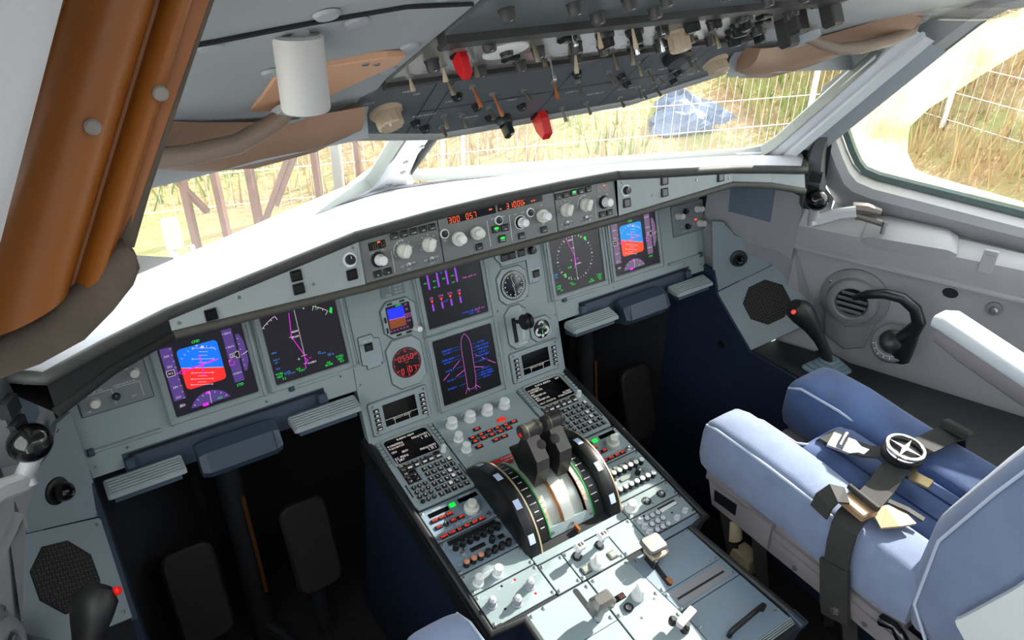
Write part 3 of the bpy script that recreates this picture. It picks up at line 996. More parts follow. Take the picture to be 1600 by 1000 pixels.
    sub('speed_bug', s, 'magenta', lambda b: (b.poly([(-.053, .003), (-.049, .006), (-.043, .006), (-.043, .0), (-.049, .0)], .0011, Z3, True), b.poly([(.046, -.001), (.039, -.001), (.039, -.012), (.048, -.012), (.048, -.006)], .0011, Z3), b.flat([(-.016, -.048), (-.010, -.048), (-.011, -.052), (-.018, -.053)], Z3), b.flat([(-.028, -.069), (-.017, -.069), (-.017, -.075), (-.028, -.075)], Z3)))
    sub('mode_text', s, 'green', lambda b: (b.text('CMD', -.010, .053, .0075, Z2, bold=True), b.text('STD', .0485, -.0545, .0075, Z2, bold=True), b.text('CRZ', .005, -.068, .005, Z2, bold=True)))
    sub('limit_marks', s, 'amber', lambda b: (b.line(-.0535, .056, -.0535, .043, .0014, Z2), b.line(-.0535, .043, -.0565, .043, .0012, Z2), b.line(-.0535, -.020, -.0535, -.048, .0012, Z2), b.line(-.0535, -.020, -.0565, -.020, .0012, Z2)))
    return t
pfd(-.549, "captain's flight display showing blue over red attitude, leftmost screen", False)
pfd(.549, "first officer's flight display showing blue over orange attitude, rightmost screen", True)

def nav_text(b, kind):
    if kind == 'green':
        for (x, y, l) in ((-.068, -.058, 'VOR1'), (-.068, -.064, 'ADF'), (-.060, -.070, '5.2')): b.text(l, x, y, .0062, Z2, bold=True)
        for (x, y, l) in ((.062, -.060, 'VOR2'), (.062, -.066, 'ADF'), (.065, -.072, '10.3')): b.text(l, x, y, .0062, Z2, bold=True)
        for (x, y, l) in ((-.028, -.060, 'VX'), (-.022, -.065, 'TOU'), (.036, -.066, 'GA'), (.036, -.071, 'BLAN')): b.text(l, x, y, .0062, Z2, bold=True)
t, s = display_unit(-.355, .172, "captain's navigation display with a magenta route and an arc at the top")
def ndl_white(b):
    b.hoop(-.010, -.036, .103, .0010, Z2, 10, 112, 137)
    b.hoop(-.010, -.036, .103, .0010, Z2, 8, 48, 67)
    for a in (112, 118, 124, 130, 136, 48, 54, 60, 66):
        c, sn = math.cos(R(a)), math.sin(R(a))
        k = .094 if a in (112, 66, 48) else .099
        b.line(-.010 + k * c, -.036 + k * sn, -.010 + .103 * c, -.036 + .103 * sn, .0010, Z2)
    b.line(-.008, .078, -.009, -.034, .0009, Z2)
    b.flat([(.010, .058), (.013, .058), (.0115, .064)], Z2)
    for x, y, l in ((-.018, .018, 'HELEN'), (-.018, .007, 'SULIM'), (.003, -.055, 'ROMEO'), (-.022, -.040, '12')): b.text(l, x, y, .0052, Z2, bold=True)
    b.line(-.031, .009, -.021, .009, .0009, Z2); b.line(-.026, .004, -.026, .014, .0009, Z2)
    b.line(-.016, -.036, -.004, -.036, .0009, Z2); b.line(-.015, -.053, -.007, -.053, .0009, Z2)
sub('compass_arc', s, 'white', ndl_white)
sub('route', s, 'magenta', lambda b: (b.poly([(-.020, .058), (-.026, .009), (-.009, -.036), (-.010, -.047), (-.013, -.064)], .0013, Z3), b.poly([(-.010, -.04), (-.004, -.049), (-.010, -.050)], .0012, Z3), b.text('L2', .001, -.044, .005, Z2)))
sub('green_readouts', s, 'green', lambda b: (nav_text(b, 'green'), b.line(.037, .061, .036, .049, .0012, Z2), b.flat([(.061, .037), (.066, .047), (.070, .045), (.067, .033)], Z2), b.line(.034, .062, .041, .061, .0015, Z2)))
def ndl_cyan(b):
    for x, y, l in ((-.068, -.013, 'HBN'), (-.066, -.028, 'VHF-T'), (-.067, -.034, '120'), (-.067, -.047, 'FLT'), (-.043, -.064, 'LYON'), (.030, -.043, 'GVA'), (.047, -.051, 'TUR')): b.text(l, x, y, .0050, Z2)
    for x, y in ((-.055, -.061), (-.048, -.060), (.022, -.040), (.041, -.050)): b.hoop(x, y, .0024, .0008, Z2, 12)
sub('cyan_waypoints', s, 'cyan', ndl_cyan)
t, s = display_unit(.355, .172, "first officer's navigation display with a full circle of white ticks", scr='screend')
def ndr_white(b):
    for k in range(36):
        a = R(k * 10)
        c, sn = math.cos(a), math.sin(a)
        r0, r1 = (.0510, .0570) if k % 3 == 0 else (.0530, .0560)
        b.line(-.006 + r0 * c, .001 + r0 * sn, -.006 + r1 * c, .001 + r1 * sn, .0022 if k % 3 == 0 else .0012, Z2)
    b.line(-.006, .060, -.007, -.056, .0008, Z2)
    for x, y, l in ((-.013, .047, 'HELEN'), (-.008, .026, 'SUL'), (-.018, -.003, '12'), (.002, -.016, 'ROMEO')): b.text(l, x, y, .0052, Z2, bold=True)
sub('compass_rose', s, 'white', ndr_white)
sub('route', s, 'magenta', lambda b: (b.poly([(-.022, .062), (-.024, .050), (-.007, .005), (-.008, -.012), (-.011, -.026)], .0013, Z3), b.flat([(-.010, .064), (-.003, .064), (-.003, .058), (-.010, .058)], Z3), b.text('L2', .001, -.003, .006, Z2, bold=True)))
sub('green_readouts', s, 'green', lambda b: (nav_text(b, 'green'), b.flat([(.029, .046), (.036, .046), (.036, .037), (.029, .037)], Z2), b.flat([(-.046, -.032), (-.040, -.032), (-.040, -.041), (-.046, -.041)], Z2), b.line(.014, .058, .015, .048, .0014, Z2), b.line(-.026, -.043, -.027, -.052, .0014, Z2), b.text('DME', -.026, -.020, .006, Z2, bold=True)))
sub('cyan_waypoints', s, 'cyan', lambda b: (b.text('VHF', -.071, -.028, .006, Z2, bold=True), b.text('120', -.071, -.034, .006, Z2, bold=True), b.text('FT', -.071, -.048, .005, Z2)))

t, s = display_unit(0, .187, 'upper centre engine display with two rows of four purple bars', scr='screend')
XB = (-.059, -.035, -.0115, .0125)
for x in XB:
    sub('engine_bar', s, 'purple', lambda b: b.flat([(x - .0022, .009), (x + .0022, .009), (x + .0022, .042), (x - .0022, .042)], Z2))
    sub('engine_bar', s, 'purple', lambda b: b.flat([(x - .0022, -.041), (x + .0022, -.041), (x + .0022, -.025), (x - .0022, -.025)], Z2))
sub('engine_figures', s, 'pink', lambda b: [b.text(l, x, -.011, .0078, Z2) for x, l in zip(XB, ('612', '594', '606', '618'))] + [b.text('THR LIMIT IN', .045, .014, .0062, Z2), b.text('1029', .052, -.066, .008, Z2), b.text('KG', .066, -.066, .006, Z2), b.text('1033', .052, -.073, .005, Z2)])
sub('limit_marks', s, 'redled', lambda b: [b.flat([(x - .0035, -.016), (x + .0035, -.016), (x + .001, -.022), (x - .001, -.022)], Z2) for x in XB])
sub('green_figures', s, 'green', lambda b: [b.text('80.1', x, y, .0050, Z2, bold=True) for x, y in ((-.067, .025), (-.044, .025), (-.046, .011), (-.020, .025), (.003, .026), (.002, .011))] + [b.line(x - .004, .0435, x + .004, .0435, .0012, Z2) for x in XB])
sub('blue_figures', s, 'blue', lambda b: [b.text(l, x, y, .0055, Z2, bold=True) for x, y, l in ((-.024, .039, 'N1'), (-.024, -.026, 'EGT'), (.026, -.066, 'TOTAL FUEL'), (.034, -.072, 'FOB'))])

t, s = display_unit(0, 0, 'lower centre system display drawing the aircraft outline with doors', scr='screend')
def fus(b):
    L_ = [(.003 - .0125 + (k / 8) ** .5 * 0, 0) for k in range(1)]
    left = [(-.0105, -.056), (-.0085, .042), (-.0065, .056), (-.002, .067), (.005, .0735)]
    right = [(.005, .0735), (.011, .068), (.016, .056), (.018, .041), (.0155, -.036), (.012, -.056)]
    b.poly(left + right[1:], .0010, Z2)
    b.poly([(-.0105, -.056), (-.006, -.0605), (.001, -.062), (.008, -.0605), (.012, -.056)], .0010, Z2)
    for a, c in (((-.0105, -.056), (-.019, -.069)), ((-.0105, -.056), (-.0065, -.066)), ((.012, -.056), (.023, -.067)), ((.012, -.056), (.0105, -.068))): b.line(*a, *c, .0011, Z2)
    for a, c in (((-.018, .015), (-.039, .001)), ((-.050, -.007), (-.068, -.019)), ((-.0095, -.011), (-.035, -.020)), ((.0165, -.012), (.041, -.020)), ((.025, .015), (.031, .011)), ((.040, .004), (.047, -.001)), ((.054, -.006), (.075, -.021))): b.line(*a, *c, .0013, Z2)
sub('fuselage_outline', s, 'pink', fus)
def doors(b):
    for x, y, l in ((-.045, .048, 'MAIN ELEC'), (-.046, .041, 'DOOR 1'), (-.047, .026, 'UPPER DECK'), (-.048, .019, 'DOOR 2'), (-.048, -.001, 'DOOR 3'), (-.048, -.024, 'DOOR 4'), (-.050, -.044, 'DOOR 5'),
                    (.045, .043, 'DOOR 1'), (.047, .034, 'FWD CARGO'), (.048, .026, 'UPPER DECK'), (.046, .018, 'DOOR 2'), (.046, .010, 'CREW REST'), (.043, -.002, 'DOOR 3'), (.046, -.023, 'DOOR 4'), (.047, -.031, 'AFT CARGO'), (.048, -.037, 'BULK CARGO'), (.046, -.044, 'DOOR 5')):
        b.text(l, x, y, .0058, Z2, bold=True, gap=.06)
        if x < 0: b.line(-.031, y, -.012, y, .0006, Z2)
        else: b.line(.018, y, .031, y, .0006, Z2)
sub('door_labels', s, 'blue', doors)

# ------------------------------------------------------------------ standby instruments
def octo(pts, z0, z1, ch=.0015): return MB().prism(pts, z0, z1, ch)
def seamline(t, pts, z=.0005, w=.0011):
    part('outline_gap', MB().poly(pts, w, z, True), 'seam', t)

t = thing('standby_display', 'small square standby attitude display, blue over brown, with a round knob', 'display', FP.m(-.1435, .1545))
ob = chrect(0, 0, .080, .082, .016)
part('bezel', MB().ring(ob, chrect(0, 0, .058, .062, .002), .0003, .006, .001), 'instr', t); seamline(t, inset(ob, -.0015))
s = part('screen', MB().prism(rrect(0, 0, .058, .062, .002), .0003, .0022), 'screend', t)
sub('attitude_sky', s, 'isky', lambda b: b.flat([(-.025, .002), (.014, -.002), (.014, .025), (-.025, .025)], Z2))
sub('attitude_ground', s, 'iearth', lambda b: b.flat([(-.025, -.020), (.014, -.020), (.014, -.002), (-.025, .002)], Z2))
sub('standby_figures', s, 'pink', lambda b: ([b.text(l, .021, y, .006, Z3) for y, l in ((.025, '317'), (.014, '312'), (.000, '3105'), (-.012, '308'))], b.line(-.025, .001, .014, -.001, .0012, Z3), b.poly(rrect(.021, 0, .015, .008, .001, 1), .0009, Z3, True), [b.text('M', -.025 + k * .008, -.025, .006, Z3) for k in range(6)]))
sub('green_figures', s, 'green', lambda b: b.text('QNH', .003, .028, .006, Z3, bold=True))
for (x, y, w, h) in ((-.018, .036, .012, .004), (.012, .036, .012, .004), (-.0345, .004, .004, .012), (-.0345, -.020, .004, .012), (-.010, -.036, .012, .004), (.014, -.036, .012, .004)):
    part('button', key_mesh(w, h, .003), None, t, loc=(x, y, .005))
part('knob', knob_mesh(.0075, .020, 'knobw'), None, t, loc=(.034, -.033, .004))

t = thing('digital_clock', 'round black clock with red digits below the standby display', 'clock', FP.m(-.148, .052))
ob = chrect(0, 0, .084, .112, .018)
part('bezel', MB().prism(ob, .0003, .004, .001), 'instr', t); seamline(t, inset(ob, -.0015))
fc = part('dial', MB().lathe([(.0350, .004), (.0350, .0048), (.0335, .0052)], 36), 'screend', t, smooth=.5)
def cl(b):
    b.seg('0550', -.0190, .006, .011, .0056); b.text('GMT', .0220, .012, .005, .0056); b.text('GMT', 0, .0005, .004, .0056)
    b.text('CHR', .002, -.009, .0045, .0056); b.seg('0107', -.0170, -.023, .011, .0056)
    for k in range(60):
        a = R(k * 6)
        r0 = .0285 if k % 5 == 0 else .0305
        b.line(r0 * math.cos(a), r0 * math.sin(a), .0328 * math.cos(a), .0328 * math.sin(a), .0011 if k % 5 == 0 else .0006, .0056)
    for l, x, y in (('60', 0, .026), ('10', .023, .014), ('20', .023, -.014), ('30', 0, -.0265), ('40', -.024, -.014), ('50', -.024, .014)): b.text(l, x, y, .0058, .0056)
sub('clock_figures', fc, 'clock', cl)

t = thing('magnetic_indicator', 'round compass dial with white scale and a long white needle', 'gauge', FP.m(.1565, .151))
ob = chrect(0, 0, .083, .086, .017)
part('bezel', MB().prism(ob, .0003, .004, .001), 'instr', t); seamline(t, inset(ob, -.0015))
fc = part('dial', MB().lathe([(.036, .004), (.036, .0048), (.0345, .0052)], 36), 'off', t, smooth=.5)
def cr(b):
    for k in range(72):
        a = R(k * 5); r0 = .027 if k % 2 == 0 else .029
        b.line(r0 * math.cos(a), r0 * math.sin(a), .0335 * math.cos(a), .0335 * math.sin(a), .0012, .0056)
    for k in range(12):
        a = R(k * 30); b.flat(circ(.0235 * math.cos(a), .0235 * math.sin(a), .0018, 6), .0056)
sub('compass_scale', fc, 'print', cr)
sub('needle', fc, 'print', lambda b: (b.poly([(-.004, .024), (-.001, .006), (0, .004), (.003, 0), (0, -.004), (-.003, 0), (0, .004)], .0010, .006), b.poly([(0, -.004), (.001, -.010), (.003, -.027)], .0013, .006)))
screws(t, [(-.037, -.037), (.037, -.037)], .002, .003)

t = thing('landing_gear_lever', 'black wheel-shaped landing gear lever in a slotted octagonal plate', 'lever', FP.m(.151, .048))
ob = chrect(0, 0, .060, .106, .016)
part('plate', MB().prism(ob, .0003, .004, .001), 'instr', t); seamline(t, inset(ob, -.0015))
part('slot', MB().prism(rrect(-.010, -.006, .011, .062, .002), .003, .0045), 'gdark', t)
part('lever_arm', MB().tube([(-.010, .016, .002), (-.006, .017, .022), (.0, .018, .034)], .0045, 10), 'black', t, smooth=.7)
b = MB()
b.lathe([(.010, -.012), (.0175, -.011), (.0195, -.007), (.0175, -.002), (.0150, -.0005), (.0150, .0005), (.0175, .002), (.0195, .007), (.0175, .011), (.010, .012)], 28, 0, 0, 0, 'x')
part('wheel_knob', b, 'black', t, loc=(.004, .018, .040), smooth=.5)
part('lettering', MB().text('UP', .014, .040, .006, .0042).line(.013, -.005, .010, -.035, .0012, .0042).line(.017, -.005, .014, -.035, .0012, .0042).text('DOWN', .008, -.044, .0065, .0042, bold=True), 'print', t)
screws(t, [(.018, .047), (-.022, -.046)], .003, .004)

t = thing('brake_pressure_gauge', 'small round triple brake pressure gauge with white markings', 'gauge', FP.m(.2175, .024))
ob = chrect(0, 0, .062, .060, .014)
part('bezel', MB().prism(ob, .0003, .004, .001), 'instr', t); seamline(t, inset(ob, -.0015))
fc = part('dial', MB().lathe([(.0240, .004), (.0240, .0046), (.0225, .0050)], 30), 'off', t, smooth=.5)
def br(b):
    b.hoop(0, .011, .007, .005, .0054, 16, 10, 170); b.hoop(-.010, -.006, .008, .006, .0054, 14, 100, 300); b.hoop(.010, -.006, .008, .006, .0054, 14, -120, 80)
    b.text('ACCU PRESS', 0, .004, .004, .0054); b.text('BRAKES', 0, -.014, .004, .0054); b.flat(circ(0, -.018, .004, 10), .0054)
sub('gauge_scale', fc, 'print', br)
sub('pressure_needle', fc, 'green', lambda b: b.line(0, -.004, .001, -.011, .0022, .0056))
part('hub', MB().lathe([(.004, .005), (.0035, .0062)], 12), 'black', t, loc=(0, .009, 0))

def datalink(u, label):
    t = thing('datalink_display', label, 'display', FP.m(u, -.051), 'datalink displays')
    ob = rrect(0, 0, .142, .076, .004)
    part('faceplate', MB().prism(ob, .0003, .005, .001), 'panel2', t); seamline(t, inset(ob, -.0016))
    s = part('screen', MB().prism(rrect(0, 0.001, .080, .051, .001), .005, .0056), 'off', t)
    sub('screen_lines', s, 'mcdu', lambda b: (b.line(-.040, -.009, .040, -.009, .0009, .0059), b.line(-.018, -.009, -.018, -.024, .0009, .0059), b.line(.018, -.009, .018, -.024, .0009, .0059), b.text('COM NOT READY', 0, -.0125, .0055, .0059, gap=.06)))
    for sx in (-1, 1):
        for k in range(5):
            kx, ky = sx * .0565, .0195 - k * .0105
            kk = part('key', key_mesh(.0125, .0075, .004), None, t, loc=(kx, ky, .005))
            part('legend', cached('dlk%d' % (k > 2), lambda: (MB().flat(rrect(0, 0, .008 if k > 2 else .0055, .0028 if k > 2 else .004, .001, 2), .0042)).mesh('legend', ['mcdu'])), None, kk)
    screws(t, [(sx * .063, sy * .031) for sx in (-1, 1) for sy in (-1, 1)], .0034, .005)
datalink(-.186, 'dark datalink display with side keys left of the aircraft diagram screen')
datalink(.186, 'dark datalink display with side keys below the landing gear lever')

# switch plates
def plate(name, label, cat, pts, u, v, m='panel2', F=FP, z=.003):
    t = thing(name, label, cat, F.m(u, v))
    pts = [(x - u, y - v) for x, y in pts]
    part('plate', MB().prism(pts, .0003, z, .0006), m, t); seamline(t, inset(pts, -.001), .0005, .0011)
    return t
def sq(parent, x, y, w=.018, h=.017, z=.003, m='black', d=.006, nm='push_button'):
    p = part(nm, key_mesh(w, h, d, m), None, parent, loc=(x, y, z))
    return p
t = plate('console_switch_plate', 'small notched plate with one square black button left of the red clock', 'plate', [(-.245, .137), (-.215, .137), (-.210, .127), (-.199, .124), (-.199, .069), (-.209, .064), (-.238, .064), (-.238, .073), (-.248, .076)], -.222, .10)
sq(t, -.005, .012); screws(t, [(.018, -.030), (-.020, .020)], .002, .003)
part('lettering', MB().text('CAPT ND', -.005, .026, .005, .0033), 'print', t)
t = plate('brake_switch_plate', 'switch plate with three black buttons and a black knob above the compass dial', 'plate', [(.121, .245), (.121, .224), (.133, .209), (.134, .201), (.205, .201), (.205, .142), (.232, .141), (.244, .151), (.247, .245)], .19, .20)
for x in (.145, .1665, .193): sq(t, x - .19, .0215, .0185, .017)
part('knob', knob_mesh(.0095, .014, 'black', 'plain'), None, t, loc=(.0325, .021, .003))
sq(t, .036, -.038); screws(t, [(.023, -.054)], .002, .003)
part('lettering', MB().text('TERR ON ND', .036, -.026, .0048, .0033).text('AUTO BRK', -.035, .006, .004, .0033), 'print', t)
t = solo('speed_placard', MB().prism(rrect(0, 0, .055, .045, .002), .0003, .0018), 'slateplac', 'grey printed placard above the standby display', 'placard', FP.m(-.146, .228)) if False else None
t = thing('speed_placard', 'grey placard printed with white limits above the standby display', 'placard', FP.m(-.146, .228))
part('plate', MB().prism(rrect(0, 0, .056, .046, .002), .0003, .0016), 'placard', t)
part('lettering', MB().text('250 KT', .014, .004, .006, .0019).text('205 KT', .014, -.003, .006, .0019).text('196 KT', .014, -.010, .006, .0019).text('180 KT', .014, -.017, .006, .0019).text('1', -.006, .004, .006, .0019).text('2', -.006, -.003, .006, .0019).text('3', -.006, -.010, .006, .0019).text('FULL', -.010, -.019, .006, .0019), 'print', t)

# lighting and loudspeaker panels at both ends
t = thing('lighting_panel', 'recessed lighting panel with pale knobs beside the captain flight display', 'panel', FP.m(-.715, .188))
part('plate', MB().prism(rrect(0, 0, .120, .084, .003), .0003, .003, .0008), 'lcp', t); seamline(t, rrect(0, 0, .123, .087, .003))
part('lettering', MB().poly([(-.05, -.006), (-.003, -.006), (-.003, -.035)], .0007, .0033).poly([(.003, -.006), (.045, -.006), (.045, -.035)], .0007, .0033).text('PFD/ND XFR', -.030, -.002, .0048, .0033).text('CONSOLE/FLOOR', .020, -.002, .0045, .0033).text('OFF', -.047, -.036, .004, .0033).text('BRT', .030, -.030, .004, .0033).text('PFD', .03, .022, .004, .0033), 'print', t)
part('knob', knob_mesh(.009, .014, 'knob', 'plain'), None, t, loc=(-.035, -.022, .003))
part('knob', knob_mesh(.0065, .010, 'black', 'plain'), None, t, loc=(.001, -.022, .003))
part('knob', knob_mesh(.009, .014, 'knob', 'plain'), None, t, loc=(.040, .012, .003))
part('knob', knob_mesh(.0085, .012, 'black', 'plain'), None, t, loc=(-.034, .018, .003))
t = thing('lighting_panel', 'lighting panel with five small knobs right of the rightmost screen', 'panel', FP.m(.748, .190))
part('plate', MB().prism(rrect(0, 0, .120, .082, .003), .0003, .003, .0008), 'lcp', t); seamline(t, rrect(0, 0, .123, .085, .003))
for x, y, m_ in ((-.039, .012, 'knob'), (.036, .018, 'knob'), (.040, -.024, 'knob')): part('knob', knob_mesh(.009, .022, m_, 'plain'), None, t, loc=(x, y, .003))
for x, y in ((-.010, .020), (-.008, -.022)): part('knob', knob_mesh(.0075, .010, 'black', 'plain'), None, t, loc=(x, y, .003))
part('lettering', MB().text('BRT', .018, -.020, .004, .0033).text('OFF', -.028, -.018, .004, .0033).text('CONSOLE', -.02, -.034, .004, .0033), 'print', t)
part('indicator_lamp', MB().prism(rrect(.026, -.010, .010, .004, .001), .003, .004), 'orange', t)
screws(t, [(-.056, -.037), (.056, -.037)], .0025, .003)

# ------------------------------------------------------------------ glareshield control panels
def legend_btn(parent, x, y, lit=None, w=.0130, h=.0125, txt='ARPT'):
    b = MB().ring(rrect(0, 0, w + .002, h + .002, .001, 2), rrect(0, 0, w - .001, h - .001, .001, 2), 0, .0035)
    k = part('push_button', cached(('lb', w, h), lambda: MB().cbox(0, 0, w, h, 0, .005, .0012).mesh('push_button', ['black'])), None, parent, loc=(x, y, .003))
    if lit: part('lamp', cached(('ll', lit, w), lambda: MB().prism(rrect(0, .002, w * .62, h * .35, .0006, 2), .0045, .0054).mesh('lamp', [lit])), None, k)
    part('legend', cached(('lg', txt, w), lambda: MB().text(txt, 0, -.0028 if lit else -.002, .0038, .0054, gap=.06).mesh('legend', ['print'])), None, k)
    return k
def panel_g(name, label, x0, x1, m='fcu'):
    cx = (x0 + x1) / 2
    t = thing(name, label, 'panel', FG.m(cx, 0))
    w = x1 - x0
    part('faceplate', MB().prism(rrect(0, 0, w - .0012, .0875, .0008, 1), -.012, .003, .0006), m, t)
    return t, cx
def efis(sx):
    t, cx = panel_g('display_control_panel', 'grey display control panel %s' % ('left of the autopilot panel, with an unlit pressure window' if sx < 0 else 'right of the autopilot panel, with a dim red pressure window'), *((-.2945, -.1345) if sx < 0 else (.1345, .2945)))
    L = (lambda x: x - cx)
    dx = -.260 if sx < 0 else .2605
    part('pressure_window', MB().prism(rrect(L(dx), .0185 if sx < 0 else .022, .033, .0145, .001), .003, .0036), 'off', t)
    part('pressure_digits', MB().seg('1012', L(dx) - .012, .013, .009, .0039) if sx < 0 else MB().line(L(dx) - .012, .026, L(dx), .016, .0008, .0039).line(L(dx) - .002, .026, L(dx) + .010, .016, .0008, .0039), 'dimseg', t)
    part('pressure_lamp', MB().flat(rrect(L(dx) + .004, .0275 if sx > 0 else .0235, .006, .0026, .0005), .0039), 'orange', t)
    kx = -.262 if sx < 0 else .260
    part('pressure_knob', knob_mesh(.0095, .018, 'knobw', 'plain'), None, part('knob_base', knob_mesh(.013, .006, 'black', 'plain'), None, t, loc=(L(kx), -.007, .003)), loc=(0, 0, .005))
    for x in ((-.270, -.2495) if sx < 0 else (.251, .271)): legend_btn(t, L(x), -.0315, None, .0145, .0115, 'FD')
    for k in range(5):
        x = (-.225 + k * .0192) if sx < 0 else (.142 + k * .0197)
        legend_btn(t, L(x), .0275, 'greenled' if (sx > 0 and k == 2) else None, .0135, .012, ('CSTR', 'WPT', 'VORD', 'NDB', 'ARPT')[k])
    for x in ((-.211, -.160) if sx < 0 else (.159, .210)):
        o = part('selector_knob', knob_mesh(.0125, .019, 'knob', 'pointer'), None, t, m=TR(L(x), -.003, .003) @ RT(-25, 'Z'))
        b = MB()
        for k in range(6):
            a = R(200 - k * 38); b.line(.017 * math.cos(a), .017 * math.sin(a), .0195 * math.cos(a), .0195 * math.sin(a), .0011, .0003)
        part('dial_marks', b, 'print', t, loc=(L(x), -.003, .003))
    x = -.211 if sx < 0 else .210
    part('range_arc', MB().hoop(0, 0, .0205, .0009, .0003, 12, 85, 190), 'print', t, loc=(L(x), -.003, .003))
    for x in ((-.208, -.160) if sx < 0 else (.157, .208)): toggle(t, L(x), -.0305, .012, (15, 0), 'metal', .003)
    b = MB()
    for x in ((-.208, -.160) if sx < 0 else (.157, .208)):
        b.text('ADF', L(x) - .011, -.0305, .0042, .0033); b.text('VOR', L(x) + .011, -.0285, .0042, .0033); b.text('OFF', L(x), -.0385, .0042, .0033)
    b.text('in Hg', L(kx) - .010, .007, .0042, .0033); b.text('hPa', L(kx) + .011, .008, .0042, .0033)
    b.line(L(-.2355 * 1 if sx < 0 else .2365), .003, L(-.2355 if sx < 0 else .2365), -.038, .0010, .0033)
    part('lettering', b, 'print', t)
    screws(t, [(L(x), y) for x in ((-.290, -.139) if sx < 0 else (.139, .290)) for y in (.040, -.040)], .0022, .003)
efis(-1); efis(1)
t, cx = panel_g('autopilot_control_panel', 'central autopilot panel showing 300, 057 and 31000 in orange digits', -.1335, .1335)
part('display_window', MB().prism(rrect(-.060, .033, .106, .0165, .001), .003, .0036), 'off', t)
part('display_window', MB().prism(rrect(.051, .034, .107, .0165, .001), .003, .0036), 'off', t)
b = MB()
b.seg('300', -.111, .0265, .0095, .004); b.seg('057', -.074, .0265, .0095, .004); b.seg('31000', .018, .0275, .0095, .004)
for x, y, w in ((-.107, .0395, .006), (-.070, .0395, .006), (-.019, .034, .007), (.059, .0305, .004), (.038, .0395, .005), (.048, .0395, .006), (.062, .0395, .006), (.077, .0395, .004), (.090, .0395, .008), (.078, .031, .004), (.084, .031, .004), (.004, .030, .004)):
    b.flat(rrect(x, y, w, .0026, .0008), .004)
part('orange_digits', b, 'orange', t)
for x in (-.125, -.004, .071): 
    p_ = part('push_button', cached('rb', lambda: MB().lathe([(.0092, 0), (.0092, .0025), (.0075, .003)], 24).mesh('push_button', ['print'], .6)), None, t, loc=(x, .0095, .003))
    part('cap', cached('rbc', lambda: MB().lathe([(.0068, 0), (.0068, .0045), (.006, .005)], 20).mesh('cap', ['black'], .6)), None, p_)
part('speed_knob', knob_mesh(.0105, .020, 'knob', 'double'), None, t, loc=(-.098, -.006, .003))
part('heading_knob', knob_mesh(.0100, .020, 'knob', 'double'), None, t, loc=(-.057, -.004, .003))
part('heading_cap', knob_mesh(.0085, .006, 'knob', 'octo'), None, t, loc=(-.057, -.004, .020))
part('speed_cap', knob_mesh(.0085, .006, 'knobw', 'plain'), None, t, loc=(-.098, -.006, .020))
o = part('altitude_ring', MB().ring(circ(0, 0, .0138, 24), circ(0, 0, .0125, 24), 0, .002), 'print', t, loc=(.045, -.005, .003))
part('altitude_base', knob_mesh(.0105, .008, 'black', 'plain'), None, t, loc=(.045, -.005, .003))
part('altitude_knob', knob_mesh(.008, .016, 'knobw', 'ribbed'), None, t, loc=(.045, -.005, .009))
part('climb_knob', knob_mesh(.0105, .020, 'knob', 'double'), None, t, loc=(.098, -.003, .003))
part('climb_cap', knob_mesh(.0085, .007, 'knobw', 'plain'), None, t, loc=(.098, -.003, .021))
legend_btn(t, -.056, -.031, None, .0135, .012, 'LOC')
legend_btn(t, -.014, -.006, 'greenled', .0150, .0135, 'AP1'); legend_btn(t, .007, -.0075, None, .0150, .0135, 'AP2'); legend_btn(t, -.003, -.0275, 'greenled', .0150, .0135, 'ATHR')
legend_btn(t, .043, -.0315, None, .0135, .012, 'EXPED'); legend_btn(t, .098, -.031, None, .0135, .012, 'APPR')
b = MB()
b.line(-.030, .014, -.029, -.036, .0011, .0033); b.line(.022, .014, .021, -.036, .0011, .0033)
b.text('SPD', -.125, -.004, .0042, .0033); b.text('HDG', -.016, .015, .004, .0033); b.text('TRK', .008, .015, .004, .0033); b.text('100', .036, .013, .0042, .0033); b.text('1000', .054, .013, .0042, .0033); b.text('UP', .099, .018, .0042, .0033); b.text('DN', .099, -.020, .0042, .0033)
part('lettering', b, 'print', t)
screws(t, [(x, y) for x in (-.128, .128) for y in (-.040,)] + [(-.077, -.039), (.082, -.039)], .0022, .003)

